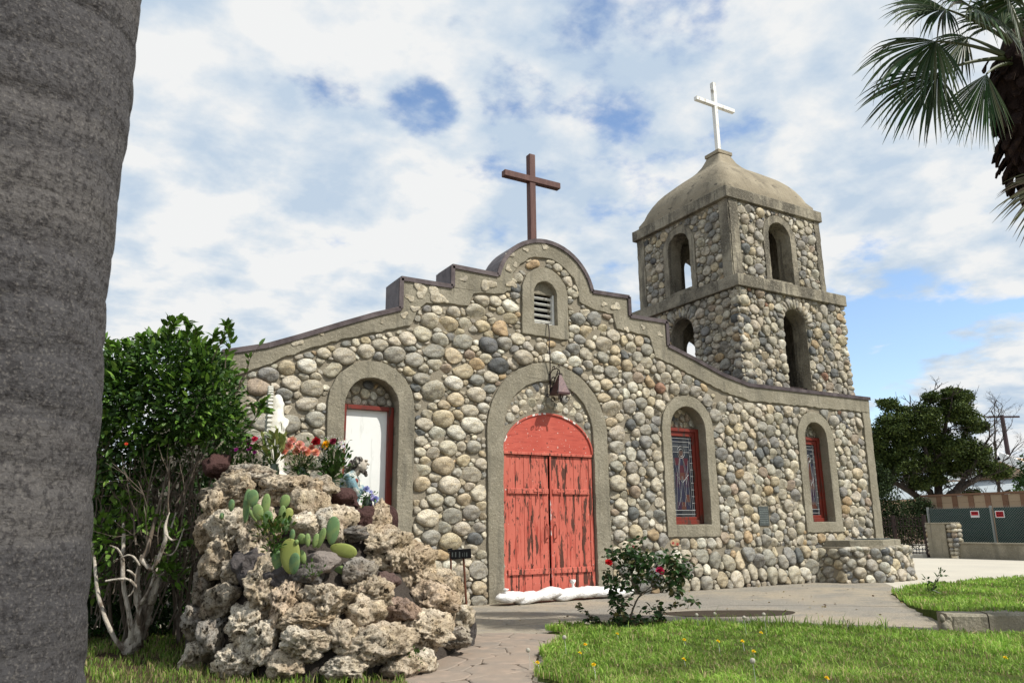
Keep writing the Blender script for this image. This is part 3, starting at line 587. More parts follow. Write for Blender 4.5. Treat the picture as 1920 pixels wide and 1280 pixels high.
# vent with slats
vent = timber('vent_frame', [(7.517, 7.555, FY+.05, FY+.15, 5.063, 5.70), (8.005, 8.043, FY+.05, FY+.15, 5.063, 5.70), (7.556, 8.004, FY+.052, FY+.15, 5.063, 5.10)], church, M['white_paint'])
slab_holes('vent_head', [(7.52, 5.69), (8.04, 5.69)]+[(7.78+.26*cos(pi*i/14), 5.69+.235*sin(pi*i/14)) for i in range(1, 14)], [], FY+.07, FY+.14, M['cement'], vent)
for i in range(5):
    z = 5.15+i*.115
    bevel(MB().beam((7.557, FY+.10, z), (8.003, FY+.10, z), .052, .014, (0, .9, 1)).build('slat', M['white_paint'], vent), .003, 1)
MB().box(7.5, 8.06, FY+.30, FY+.31, 5.0, 5.95).build('backing', M['black'], vent)
# plaque in its niche
pq = bevel(MB().box(PLQ[0]+.03, PLQ[1]-.04, FY-.02, FY+.01, PLQ[2]+.02, PLQ[3]-.05).build('wall_plaque', M['bronze'], church), .004, 1)
mb = MB(); rg = random.Random(9)
for i in range(7):
    x = PLQ[0]+.055; z = PLQ[3]-.10-i*.048
    while x < PLQ[1]-.09:
        w_ = rg.uniform(.02, .05); mb.box(x, min(x+w_, PLQ[1]-.07), FY-.0235, FY-.0205, z-.010, z+.004); x += w_+.012
mb.build('plaque_lettering', M['plaque_text'], pq)

# ------------------------------------------------------------------ red doors
DY = FY+.03
door_bot = .10
MB().box(CX-1.0, CX+1.0, DY+.085, DY+.12, -.05, 3.35).build('door_backing', M['black'], church)
tp = [(CX-.985, 2.585), (CX+.985, 2.585)]+[(CX+.985*sin(a), 2.60+.725*cos(a)) for a in [radians(90-180*i/24) for i in range(25)]][0:]
trans = bevel(slab_holes('door_transom', tp[:2]+[p for p in tp[2:] if p[1] > 2.586], [], DY-.02, DY+.06, M['red_transom'], church), .008, 1)
rimo = [(CX+1.0*sin(a), 2.60+.745*cos(a)) for a in [radians(-90+180*i/30) for i in range(31)]]
rimi = [(CX+.972*sin(a), 2.60+.715*cos(a)) for a in [radians(90-180*i/30) for i in range(31)]]
MB().prism(rimo+rimi, DY-.045, DY+.05).build('arch_trim', M['white_peel'], trans)
timber('transom_rail', [(CX-.98, CX+.98, DY-.04, DY-.021, 2.55, 2.60)], trans, M['red_paint'])
for sx, xa, xb in ((-1, CX-.985, CX-.0), (1, CX+.0, CX+.985)):
    lf = thing('door_leaf', '', '', (xa, DY, door_bot)); del lf['category']; del lf['label']; lf.parent = church; lf.location = Vector((xa, DY, door_bot))-WL[church.name]
    st = .055 if sx < 0 else .055
    pa, pb = (xa+.075, xb-.02) if sx < 0 else (xa+.045, xb-.085)
    n = 5; rgd = random.Random(sx+3); xs = [pa+(pb-pa)*i/n+(rgd.uniform(-.012, .012) if 0 < i < n else 0) for i in range(n+1)]
    for i in range(n):
        o = MB().box(xs[i]+.0022, xs[i+1]-.0022, DY+rgd.uniform(0, .004), DY+.045, door_bot+rgd.uniform(-.01, .01), 2.545).build('door_plank', M['red_paint'], lf); bevel(o, .004, 1)
    jx0, jx1 = (xa, pa-.002) if sx < 0 else (pb+.002, xb)
    timber('door_jamb', [(jx0, jx1, DY-.012, DY+.05, door_bot-.02, 2.548)], lf, M['red_paint'])
    for z in (1.90, .50):
        o = timber('door_batten', [(pa+.01, pb-.01, DY-.030, DY-.0005, z-.048, z+.048)], lf, M['red_paint'])
        mbn = MB()
        for k in range(9):
            xx = pa+.05+(pb-pa-.1)*k/8; mbn.ball((xx, DY-.031, z+(.018 if k % 2 else -.018)), .008, (1, .5, 1), 6, 4)
        mbn.build('nail_head', M['rust'], o)
    xc = CX-.265 if sx < 0 else CX+.25
    timber('door_cross', [(xc-.014, xc+.014, DY-.044, DY-.031, 1.76, 2.02), (xc-.09, xc-.015, DY-.043, DY-.031, 1.885, 1.915), (xc+.015, xc+.09, DY-.043, DY-.031, 1.885, 1.915)], lf, M['red_paint'], .002)
    xh = CX-.075 if sx < 0 else CX+.105
    h = MB(); h.box(xh-.035, xh+.035, DY-.009, DY-.0008, 1.0, 1.38)
    h.tube([(xh, DY-.01, 1.06), (xh, DY-.06, 1.075), (xh, DY-.068, 1.12), (xh, DY-.068, 1.26), (xh, DY-.06, 1.305), (xh, DY-.01, 1.32)], .012, 8)
    h.build('door_handle', M['red_paint'], lf, smooth=False)
timber('meeting_strip', [(CX+.006, CX+.040, DY-.024, DY-.001, door_bot, 2.545)], church, M['white_peel'], .003)
# hanging lantern over the door
lan = MB(); 
def V3(x, y, z): return Vector((x, y, z))
LX, LY, LZ = 7.93, FY-.25, 3.70
lantern = thing('wall_lantern', 'dark red wrought iron lantern with a pyramid hood hanging above the church door', 'lantern', (7.84, BY, 3.9))
lan.v = []; bz = 4.02
br = MB().box(7.825, 7.855, BY-.022, BY-.001, 3.68, 4.10)
br.tube([(7.84, BY-.02, 4.10), (7.86, BY-.07, 4.16), (7.90, BY-.15, 4.18), (7.92, LY, 4.14), (LX, LY, 4.08)], .011, 6)
br.tube([(7.84, BY-.02, 3.72), (7.86, BY-.08, 3.88), (7.90, BY-.15, 4.06), (7.91, BY-.18, 4.14)], .010, 6)
def curl(mb, c, r, ax, s=1, turns=1.4, t0=0, th=.007):
    ax = Vector(ax).normalized(); pts = [Vector(c)+ax*(r*(1-.45*t/turns/6.28)*cos(t0+s*t))+Vector((0, 0, 1))*(r*(1-.45*t/turns/6.28)*sin(t0+s*t)) for t in [turns*2*pi*i/14 for i in range(15)]]
    mb.tube(pts, th, 5)
for c, r in (((7.86, BY-.06, 3.80), .045), ((7.87, BY-.07, 3.98), .05), ((7.88, BY-.08, 4.20), .035), ((7.92, BY-.2, 4.21), .03)): curl(br, c, r, (.3, -1, 0))
br.build('bracket', M['iron'], lantern)
hd = MB(); q = .135
base = [(LX-q, LY-q, LZ), (LX+q, LY-q, LZ), (LX+q, LY+q, LZ), (LX-q, LY+q, LZ)]; t_ = .022
hd.add([Vector(b)-Vector((0, 0, .035)) for b in base]+base+[(LX-t_, LY-t_, 4.04), (LX+t_, LY-t_, 4.04), (LX+t_, LY+t_, 4.04), (LX-t_, LY+t_, 4.04)], [(3, 2, 1, 0)]+[(i, (i+1) % 4, 4+(i+1) % 4, 4+i) for i in range(4)]+[(4+i, 4+(i+1) % 4, 8+(i+1) % 4, 8+i) for i in range(4)]+[(8, 9, 10, 11)])
hood = hd.build('lantern_hood', M['lantern'], lantern)
rb = MB()
for i in range(4):
    sx, sy = [(-1, -1), (1, -1), (1, 1), (-1, 1)][i]
    rb.tube([(LX+sx*t_, LY+sy*t_, 4.0), (LX+sx*q, LY+sy*q, LZ)], .008, 5); curl(rb, (LX+sx*(q+.03), LY+sy*(q+.03), LZ-.03), .035, (sx, sy, 0), -1, 1.2, 1.5); curl(rb, (LX+sx*.10, LY+sy*.10, LZ-.11), .045, (sx, sy, 0), 1, 1.3, 1.5)
rb.tube([(LX, LY, 3.98), (LX, LY, 4.10)], .01, 6); rb.tube([(LX, LY, LZ-.04), (LX, LY, LZ-.16)], .012, 6); curl(rb, (LX+.03, LY, 4.05), .03, (1, 0, 0)); curl(rb, (LX-.03, LY, 4.05), .03, (-1, 0, 0))
rb.build('scrollwork', M['iron'], lantern)
cb_ = MB(); cb_.tube([(7.79, FY+.0, 5.08), (7.80, BY-.05, 5.05), (7.80, BY-.075, 4.9), (7.79, BY-.085, 4.6), (7.81, BY-.07, 4.35), (7.83, BY-.03, 4.12)], .011, 6)
tag(cb_.build('power_cable', M['iron']), 'black cable running down the stones from the gable vent to the lantern', 'cable')
# gable cross
cr = thing('wooden_cross', 'dark brown wooden cross standing on the rounded gable top', 'cross', (7.64, FY+.18, 6.7))
bevel(MB().box(7.56, 7.70, FY+.10, FY+.24, 6.70, 8.68).build('upright', M['brown_wood'], cr), .008, 1)
bevel(MB().box(6.97, 8.30, FY+.085, FY+.225, 8.055, 8.185).build('crossbar', M['brown_wood'], cr), .008, 1)

# ------------------------------------------------------------------ bell tower (part of the church)
tower = thing('bell_tower', '', '', (15.4, 14.3, 4.3)); del tower['label']; del tower['category']; tower.parent = church; tower.location = Vector((15.4, 14.3, 4.3))-WL[church.name]
def tw_loop(c, hw, zb, zt): return [(c-hw, zb), (c+hw, zb)]+[(c+hw*cos(pi*i/14), zt-hw+hw*sin(pi*i/14)) for i in range(15)]
def storey(x0, x1, y0, y1, z0, z1, m, openings, t=.42):
    """four walls with arched openings; openings: hw, zb, zt, front centre, side centre"""
    hw, zb, zt, cf, cs = openings
    of = rough_loop([(x0, z0), (x1, z0), (x1, z1), (x0, z1)], .5, .0, 1); hf = tw_loop(cf, hw, zb, zt); hs = tw_loop(cs, hw, zb, zt)
    slab_holes('tower_wall', of, [hf], y0, y0+t, m, tower); slab_holes('tower_wall', of, [hf], y1-t, y1, m, tower)
    os_ = [(y0+t, z0), (y1-t, z0), (y1-t, z1), (y0+t, z1)]
    slab_holes('tower_wall', os_, [hs], x0, x0+t, m, tower, swap=lambda a, d, z: (d, a, z)); slab_holes('tower_wall', os_, [hs], x1-t, x1, m, tower, swap=lambda a, d, z: (d, a, z))
LO = (13.62, 17.42, 12.40, 16.25, 3.6, 6.84); LOp = (.42, 4.42, 6.52, 15.50, 14.42)
HI = (13.66, 17.05, 12.56, 16.05, 7.1, 9.22); HOp = (.415, 7.30, 8.88, 15.41, 14.38)
storey(*LO, M['cement_dark'], LOp); storey(*HI, M['cement_dark'], HOp)
MB().box(13.8, 17.2, 12.6, 16.0, 6.86, 6.95).build('bell_floor', M['cement_dark'], tower)
# dark louvre board low in the front opening
timber('opening_sill', [(15.08, 15.92, 12.55, 12.60, 4.35, 4.56)], tower, M['iron'])
def block_ring(name, x0, x1, y0, y1, z0, z1, m, slope=0, seed=1):
    n = 40; rg = random.Random(seed); 
    def rg_loop(x0, x1, y0, y1): return rough_loop([(x0, y0), (x1, y0), (x1, y1), (x0, y1)], .12, .006, seed)
    a = rg_loop(x0, x1, y0, y1); b = rg_loop(x0, x1, y0, y1); k = len(a)
    ccx, ccy = (x0+x1)/2, (y0+y1)/2
    c = [(ccx+(x-ccx)*(1-slope/(x1-x0)*2), ccy+(y-ccy)*(1-slope/(y1-y0)*2)) for x, y in b]
    vs = [(x, y, z0) for x, y in a]+[(x, y, z1) for x, y in b]+[(x, y, z1+slope*.35) for x, y in c]
    fs = [tuple(range(k-1, -1, -1)), tuple(range(2*k, 3*k))]+[(r*k+i, r*k+(i+1) % k, (r+1)*k+(i+1) % k, (r+1)*k+i) for r in (0, 1) for i in range(k)]
    mb = MB(); mb.add(vs, fs); return bevel(mb.build(name, m, tower), .008, 1)
block_ring('belt_course', 13.50, 17.50, 12.28, 16.37, 6.84, 7.13, M['cement_dark'], .12, 3)
block_ring('cornice', 13.53, 17.12, 12.47, 16.14, 9.21, 9.50, M['cement_dark'], .05, 4)
# corner strips and arch bands of the upper storey
def strip(name, loop, plane, d0, d1, holes=()):
    sw = None if plane == 'f' else (lambda a, d, z: (d, a, z))
    return slab_holes(name, loop, list(holes), d0, d1, M['cement_dark'], tower, swap=sw)
def band_loop(c, ro, ri, zb, zt_i):
    zs = zt_i-ri; return [(c-ro, zb), (c-ri, zb), (c-ri, zs)]+[(c-ri*cos(pi*i/14), zs+ri*sin(pi*i/14)) for i in range(1, 15)]+[(c+ri, zb), (c+ro, zb)]+[(c+ro*cos(pi*i/14), zs+ro*sin(pi*i/14)) for i in range(15)]
yF, xL = HI[2], HI[0]
for a, b in ((13.66, 13.96), (16.85, 17.05)): strip('tower_corner_strip', rough_loop([(a, 7.1), (b, 7.1), (b, 9.21), (a, 9.21)], .1, .012, 60), 'f', yF-.035, yF+.01)
for a, b in ((12.545, 12.85), (15.76, 16.05)): strip('tower_corner_strip', rough_loop([(a, 7.1), (b, 7.1), (b, 9.21), (a, 9.21)], .1, .012, 61), 's', xL-.035, xL+.01)
strip('opening_band', rough_loop(band_loop(HOp[3], .60, HOp[0]-.001, 7.12, HOp[2]), .1, .01, 62), 'f', yF-.035, yF+.01)
strip('opening_band', rough_loop(band_loop(HOp[4], .60, HOp[0]-.001, 7.12, HOp[2]), .1, .01, 63), 's', xL-.035, xL+.01)
# roof: square ogee dome
prof = [(0, 1.66), (.15, 1.655), (.32, 1.615), (.5, 1.54), (.7, 1.43), (.88, 1.30), (1.02, 1.17), (1.18, .98), (1.32, .80), (1.46, .61), (1.60, .46), (1.75, .35), (1.92, .27), (2.06, .22)]
DC = (15.33, 14.3); vs = []; per = []
for z, h in prof:
    k = 10; ring = []
    for s_ in range(4):
        for j in range(k):
            t = -1+2*j/k; x, y = [(t, -1), (1, t), (-t, 1), (-1, -t)][s_]
            rr = 1-.045*(1-0)*((abs(t)**4) if z > .3 else 0)
            ring.append((DC[0]+x*h*rr*1.0, DC[1]+y*h*rr*1.02, 9.50+z))
    vs += ring
n = 40; fs = [(r*n+i, r*n+(i+1) % n, (r+1)*n+(i+1) % n, (r+1)*n+i) for r in range(len(prof)-1) for i in range(n)]+[tuple((len(prof)-1)*n+i for i in range(n))]
Vn = np.array(vs); Vn += .018*np.stack([fbm(Vn*2.2, 3, s) for s in (1, 2, 3)], 1)*1.6
dm = MB(); dm.v = [tuple(v) for v in Vn]; dm.f = fs; dm.c = [(1, 1, 1)]*len(vs); dome = dm.build('tower_dome', M['cement_dome'], tower, smooth=True)
for p in dome.data.polygons: p.use_smooth = True
MB().box(DC[0]-.27, DC[0]+.27, DC[1]-.27, DC[1]+.27, 11.50, 11.60).build('dome_cap', M['cement_dome'], tower)
wc = thing('white_cross', 'white cross standing on the dome of the bell tower', 'cross', (15.34, 14.3, 11.6))
bevel(MB().box(15.28, 15.40, 14.24, 14.36, 11.58, 13.90).build('upright', M['white_paint'], wc), .006, 1)
bevel(MB().box(14.58, 16.10, 14.235, 14.355, 13.12, 13.235).build('crossbar', M['white_paint'], wc), .006, 1)
# tower stones
TR = {.15: .25, .12: .6, .098: 1.1, .077: 1.3, .057: 1.1, .04: .7}
def ohole(c, hw, zt, x, z, g): return ((np.abs(x-c) < hw+g) & (z < zt-hw)) | (((x-c)**2+(z-(zt-hw))**2) < (hw+g)**2)
side = lambda x0: (lambda a, b, h: np.stack([x0-h, a, b], 1))
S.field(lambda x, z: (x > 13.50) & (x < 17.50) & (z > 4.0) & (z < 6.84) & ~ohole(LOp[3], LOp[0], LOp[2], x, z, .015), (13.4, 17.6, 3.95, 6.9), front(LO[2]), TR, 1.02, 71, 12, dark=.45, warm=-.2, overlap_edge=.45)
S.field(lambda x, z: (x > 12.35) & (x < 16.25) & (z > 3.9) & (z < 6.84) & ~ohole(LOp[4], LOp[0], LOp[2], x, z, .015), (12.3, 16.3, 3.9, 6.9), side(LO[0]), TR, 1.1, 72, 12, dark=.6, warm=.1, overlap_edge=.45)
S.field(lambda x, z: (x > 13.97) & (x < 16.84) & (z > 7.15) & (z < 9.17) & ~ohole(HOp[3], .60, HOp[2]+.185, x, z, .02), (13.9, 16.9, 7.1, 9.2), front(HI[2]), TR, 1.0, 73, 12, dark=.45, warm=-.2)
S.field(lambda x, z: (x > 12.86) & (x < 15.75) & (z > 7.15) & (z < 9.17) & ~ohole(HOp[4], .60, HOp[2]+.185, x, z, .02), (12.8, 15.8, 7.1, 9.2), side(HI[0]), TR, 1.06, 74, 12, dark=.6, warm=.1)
rgs = np.random.RandomState(77); z = 4.0
while z < 6.78:                                     # quoins wrapping the near corner, knobs along the far edge
    h = rgs.uniform(.09, .17); S.ball((13.72+rgs.uniform(-.03, .04), 12.50+rgs.uniform(-.03, .03), z+h), (rgs.uniform(.17, .27), rgs.uniform(.16, .24), h*.97), rgs, .6); z += 2*h*.93
z = 4.0
while z < 6.78:
    h = rgs.uniform(.06, .11); S.ball((17.40+rgs.uniform(-.03, .03), 12.5, z+h), (rgs.uniform(.10, .16), rgs.uniform(.13, .2), h), rgs, .3); z += 2*h*.93
# voussoirs round the lower openings
for k in range(15):
    a = pi*(k+.5)/15; r = .56
    S.ball((LOp[3]+r*cos(a), LO[2]-.02, LOp[2]-.42+r*sin(a)), (.12, .055, .052), rgs, .4, rot=Matrix.Rotation(-a, 3, 'Y'))
    S.ball((LO[0]-.02, LOp[4]+r*cos(a), LOp[2]-.42+r*sin(a)), (.055, .12, .052), rgs, .5, rot=Matrix.Rotation(a, 3, 'X'))
S.build(church, 'cobblestone', 300)
# ------------------------------------------------------------------ ground
mesh('ground', [(-400, -300, -.03), (900, -300, -.03), (900, 1200, -.03), (-400, 1200, -.03)], [(0, 1, 2, 3)], M['aggregate'], kind='structure')
mesh('street', [(14.2, -30, .0), (200, -30, .0), (200, 60, .0), (30, 60, .0), (17.6, 14.5, .0), (15.9, 11.2, .0), (13.9, 9.75, .0), (13.6, 8.2, 0), (12.2, 3, 0)], [tuple(range(9))], M['street'], kind='structure')
def flat(name, pts, z, m, th=.03, **kw):
    n = len(pts); tri = geometry.tessellate_polygon([[Vector((x, y, 0)) for x, y in pts]])
    vs = [(x, y, z) for x, y in pts]+[(x, y, z-th) for x, y in pts]
    mb = MB(); mb.add(vs, [tuple(t) for t in tri]+[(i, (i+1) % n, n+(i+1) % n, n+i) for i in range(n)]); return mb.build(name, m, **kw)
pave = flat('pavement', [(-6, 12.3), (-6, 9.2), (4.0, 9.2), (9.62, 9.55), (12.05, 7.46), (16.0, 11.16), (17.6, 14.5), (17.6, 12.3)], .004, M['aggregate'], kind='structure')
flat('pavement', [(-6, 9.185), (-6, 2.0), (12.4, -3.0), (12.8, 2.5), (12.03, 7.44), (9.61, 9.535), (4.0, 9.185)], .003, M['aggregate'], kind='structure')
mesh('joint_gap', [(-6, 9.15, -.012), (13, 6.0, -.012), (13, 9, -.012), (-6, 10, -.012)], [(0, 1, 2, 3)], M['joint'], kind='structure')
blotch_loop = [(8.72+.86*cos(t)*1.0*(1+.10*sin(3*t))+.30*sin(t), 8.66-.50*cos(t)*1.0+.36*sin(t)*(1+.15*cos(2*t))) for t in [2*pi*i/40 for i in range(40)]]
mesh('blotch', [(x, y, .0075) for x, y in blotch_loop], [tuple(range(40))], M['dark_paving'], kind='structure')  # flat oval sheet that makes the pavement darker and browner here
# stamped flag path
path_poly = [(3.2, 4.2), (2.55, 6.0), (2.9, 7.2), (3.7, 8.0), (4.35, 8.82), (4.95, 8.62), (5.38, 8.2), (5.25, 7.8), (4.95, 7.55), (4.45, 7.1), (4.05, 6.5), (3.65, 5.95), (3.75, 4.2)]
fpath = flat('path', path_poly, .008, M['soil'], kind='structure')
pin = lambda x, y: in_poly(path_poly, x, y)
Pf, Rf = pack(pin, (2.4, 5.5, 4.2, 8.9), {.26: 1, .2: 1.2, .15: 1.4, .10: 1.4}, 1.1, 91, overlap_edge=.6)
Of = outlines(Pf, Rf, pin, 1.1, 18, gap=.006, seed=91, smooth=0)
Q_ = Pf/np.array([1.1, 1/1.1]); th_ = np.arange(18)*2*pi/18; U_ = np.stack([np.cos(th_), np.sin(th_)], 1)
for i in range(len(Pf)):                             # full cells: slabs that nearly touch
    d = np.delete(Q_, i, 0)-Q_[i]; Rj = np.delete(Rf, i); pr = d@U_.T; t = np.where(pr > 1e-6, ((d**2).sum(1)+Rf[i]**2-Rj**2)[:, None]/2/np.maximum(pr, 1e-6), 9).min(0)-.003
    t = np.minimum(t, .5); best = np.full(18, .3)
    for q in np.linspace(.3, 1, 15): best = np.where(pin(Pf[i, 0]+U_[:, 0]*1.1*t*q, Pf[i, 1]+U_[:, 1]/1.1*t*q), q, best)
    rr = t*best; xs = Pf[i, 0]+U_[:, 0]*1.1*rr; ys = Pf[i, 1]+U_[:, 1]/1.1*rr; h = .014+.003*sin(i*7)
    V = np.concatenate([np.stack([xs, ys, xs*0+.009], 1), np.stack([xs, ys, xs*0+h], 1), np.stack([Pf[i, 0]+U_[:, 0]*1.1*(rr-.012), Pf[i, 1]+U_[:, 1]/1.1*(rr-.012), xs*0+h+.006], 1), [[Pf[i, 0], Pf[i, 1], h+.007]]])
    mesh('flagstone', V, stone_faces(18, 3), M['flagstone'], fpath, smooth=False)
# lawns
def turf(name, poly, z=.02, rise=.05, step=.25, seed=3):
    xs = [p[0] for p in poly]; ys = [p[1] for p in poly]; cx, cy = np.mean(xs), np.mean(ys); vs = [(x, y, -.01) for x, y in poly]; n = len(poly)
    for s_, zz in ((.985, z), (.93, z+rise*.5), (.75, z+rise), (.4, z+rise), (0.02, z+rise)):
        vs += [(cx+(x-cx)*s_, cy+(y-cy)*s_, zz) for x, y in poly]
    fs = [(r*n+i, r*n+(i+1) % n, (r+1)*n+(i+1) % n, (r+1)*n+i) for r in range(5) for i in range(n)]+[tuple(5*n+i for i in range(n))]
    mb = MB(); mb.add(vs, fs); o = mb.build(name, M['turf'], kind='structure', smooth=True); return poly
front = rough_loop([(3.80, 4.2), (3.70, 5.95), (4.08, 6.48), (4.5, 7.08), (5.0, 7.52), (5.30, 7.8), (5.42, 8.1), (5.35, 8.42), (5.75, 8.62), (6.2, 8.42), (6.75, 8.12), (7.4, 7.5), (8.15, 6.85), (8.6, 6.1), (8.9, 5.55), (9.35, 4.95), (10.1, 4.2), (11.2, 3.2), (11, 1.5), (6, 1.2)], .2, .035, 5)
turf('lawn', front)
def zr(x, y):
    t = np.clip(1-np.hypot(np.asarray(x)-9.9, np.asarray(y)-4.6)/3.6, 0, 1); return .02+.20*t*t*(3-2*t)
right = rough_loop([(13.3, 9.15), (12.9, 8.75), (12.0, 8.05), (11.1, 7.25), (10.2, 6.35), (9.55, 5.78), (9.52, 5.50), (9.9, 5.1), (10.7, 4.45), (12.7, 2.9), (15, 1.0), (24, -4), (30, 4), (21.0, 9.9), (19.2, 9.72), (17.2, 9.75), (15.5, 9.75), (14.3, 9.5)], .25, .04, 6)
cx_, cy_ = 14.0, 6.5; vs = [(x, y, -.02) for x, y in right]; n = len(right)
for s_ in (.99, .95, .85, .7, .5, .3, .02):
    vs += [(cx_+(x-cx_)*s_, cy_+(y-cy_)*s_, float(zr(cx_+(x-cx_)*s_, cy_+(y-cy_)*s_))+(.0 if s_ > .98 else .05)) for x, y in right]
mb = MB(); mb.add(vs, [(r*n+i, r*n+(i+1) % n, (r+1)*n+(i+1) % n, (r+1)*n+i) for r in range(7) for i in range(n)]+[tuple(7*n+i for i in range(n))]); mb.build('lawn', M['turf'], kind='structure', smooth=True)
left = rough_loop([(-3, 2.5), (3.0, 4.2), (2.55, 5.8), (2.8, 7.0), (2.9, 8.2), (2.4, 10.2), (1.4, 11.6), (-4, 11.6)], .25, .04, 7)
flat('soil', left, .012, M['soil'], kind='structure')
def blades(name, poly, dens, hgt, seed, zbase=.03, cam_fade=True, patch=.5, clump=1., inner=1., lean=.6, dry=.12, tone=1., minfwd=3.5):
    rg = np.random.RandomState(seed); xs = [p[0] for p in poly]; ys = [p[1] for p in poly]
    n = int((max(xs)-min(xs))*(max(ys)-min(ys))*dens); X = rg.uniform(min(xs), max(xs), n); Y = rg.uniform(min(ys), max(ys), n)
    k = in_poly(poly, X, Y); X, Y = X[k], Y[k]
    # keep only what the place near the camera's view could show
    d = X*FW.x+Y*FW.y-EYE*0; lat = X*HR.x+Y*HR.y; px = 960+FPX*lat/np.maximum(d, .1); k = (d > minfwd) & (px > -200) & (px < 2120); X, Y, d = X[k], Y[k], d[k]
    fall = np.clip((7.5/d)**1.4, .12, 1.6); k = rg.rand(len(X)) < fall/1.6; X, Y, d = X[k], Y[k], d[k]
    nz = fbm(np.stack([X*1.1, Y*1.1, X*0+seed], 1), 4)+.5; nz2 = fbm(np.stack([X*5, Y*5, X*0+seed], 1), 3)+.5
    k = rg.rand(len(X)) < np.clip(.25+3.2*(nz2-.38), .05, 1); X, Y, nz, nz2, d = X[k], Y[k], nz[k], nz2[k], d[k]; n = len(X)
    H = hgt*(.45+1.1*nz)*rg.lognormal(0, .32, n); A = rg.uniform(0, 2*pi, n); Lz = lean*H*rg.uniform(.15, 1.3, n); W = rg.uniform(.0022, .0045, n)*np.clip(d/6, 1, 2.6)
    dx, dy = np.cos(A), np.sin(A); px_, py_ = -dy, dx; a2 = rg.uniform(0, 2*pi, n); wx, wy = np.cos(a2), np.sin(a2); z0 = zbase(X, Y) if callable(zbase) else zbase+.0*X
    P0 = np.stack([X-wx*W, Y-wy*W, z0-.02], 1); P1 = np.stack([X+wx*W, Y+wy*W, z0-.02], 1)
    mx, my = X+dx*Lz*.35, Y+dy*Lz*.35
    P2 = np.stack([mx-wx*W*.9, my-wy*W*.9, z0+H*.62], 1); P3 = np.stack([mx+wx*W*.9, my+wy*W*.9, z0+H*.62], 1)
    P4 = np.stack([X+dx*Lz, Y+dy*Lz, z0+H*(1-.25*(Lz/H))], 1)
    V = np.stack([P0, P1, P2, P3, P4], 1).reshape(-1, 3)
    base = np.array([[.16, .27, .035], [.21, .33, .05], [.115, .22, .03], [.26, .36, .08]])[rg.randint(0, 4, n)]; br = np.array([.36, .30, .15])
    dr = (rg.rand(n) < dry+.5*np.clip(.42-nz, 0, 1)+1.1*np.clip(fbm(np.stack([X*.55, Y*.55, X*0+seed+4], 1), 3)-.10, 0, .45)); base[dr] = br*rg.uniform(.6, 1.1, (dr.sum(), 1)); base = base*(.35+1.3*nz[:, None])*(.6+.8*nz2[:, None])*rg.uniform(.8, 1.2, (n, 1))*tone
    me = bpy.data.meshes.new(name); me.vertices.add(len(V)); me.vertices.foreach_set('co', V.ravel())
    i5 = np.arange(n)[:, None]*5; F = np.concatenate([i5+np.array([[0, 1, 3]]), i5+np.array([[0, 3, 2]]), i5+np.array([[2, 3, 4]])], 1).reshape(-1, 3)
    me.loops.add(F.size); me.loops.foreach_set('vertex_index', F.ravel().astype(np.int32)); me.polygons.add(len(F)); me.polygons.foreach_set('loop_start', (np.arange(len(F))*3).astype(np.int32))
    me.update(calc_edges=True); me.materials.append(M['grass'])
    c = np.ones((len(V), 4), np.float32); c[:, :3] = np.repeat(base, 5, 0); at = me.color_attributes.new('Col', 'FLOAT_COLOR', 'POINT'); at.data.foreach_set('color', c.ravel())
    o = bpy.data.objects.new(name, me); COL.objects.link(o); o['kind'] = 'stuff'; return o
blades('grass', front, 11000, .047, 1, .055, dry=.13, lean=.9, tone=1.18)
blades('grass', right, 5200, .052, 2, lambda x, y: zr(x, y)+.04, dry=.08, tone=1.25, minfwd=6, lean=.8)
blades('grass', left, 2600, .045, 3, .02, dry=.3, tone=.8)
# taller tufts by the curb and the lawn edge
tuft_poly = [(6.9, 7.9), (8.15, 6.75), (8.6, 6.0), (8.2, 5.8), (7.6, 6.5), (6.8, 7.3)]
blades('grass', tuft_poly, 1700, .135, 9, .05, dry=.02, lean=.8)
# curb
curb = thing('concrete_curb', 'low grey concrete curb block between the two lawns at the right', 'curb', (8.95, 5.62, 0))
def curb_piece(a, b, w, h, nm='curb_block'):
    a, b = Vector(a), Vector(b); d = (b-a).normalized(); nn = Vector((-d.y, d.x, 0)); rgc = random.Random(4); mb = MB(); n = 12; vs = []
    for i in range(n+1):
        p = a+(b-a)*i/n; j = [rgc.uniform(-.006, .006) for _ in range(6)]
        vs += [p+Vector((0, 0, -.03)), p+Vector((j[0], j[1], h-.03)), p+nn*(.025)+Vector((0, 0, h+j[2]*.5)), p+nn*w*.6+Vector((0, 0, h+.004+j[3]*.3)), p+nn*w+Vector((0, 0, h+j[3]*.5)), p+nn*w+Vector((0, 0, -.03))]
    fs = [(i*6+k, (i+1)*6+k, (i+1)*6+k+1, i*6+k+1) for i in range(n) for k in range(5)]+[tuple(range(6)), tuple(n*6+k for k in range(5, -1, -1))]
    mb.add(vs, fs); return mb.build(nm, M['cement'], curb)
cdir = Vector((.80, -.60, 0)); c0 = Vector((9.13, 5.58, 0))
curb_piece(c0, c0+cdir*.44, .30, .235); curb_piece(c0+cdir*.452, c0+cdir*2.4, .32, .245)
rgk = np.random.RandomState(12)
for k, (dx, dz, r) in enumerate([(-.05, .08, .075), (-.085, .185, .036), (.0, .18, .03), (-.02, .14, .04)]):
    mb = MB(); p = c0+cdir*dx+Vector((-.01, -.03, dz)); mb.ball(p, r, (1, .8, 1.15), 12, 8); V = np.array(mb.v); V += (fbm((V-np.array(p))*30+k*7, 3)[:, None])*.03
    mesh('broken_lump', V, mb.f, M['cement'], curb, smooth=True)
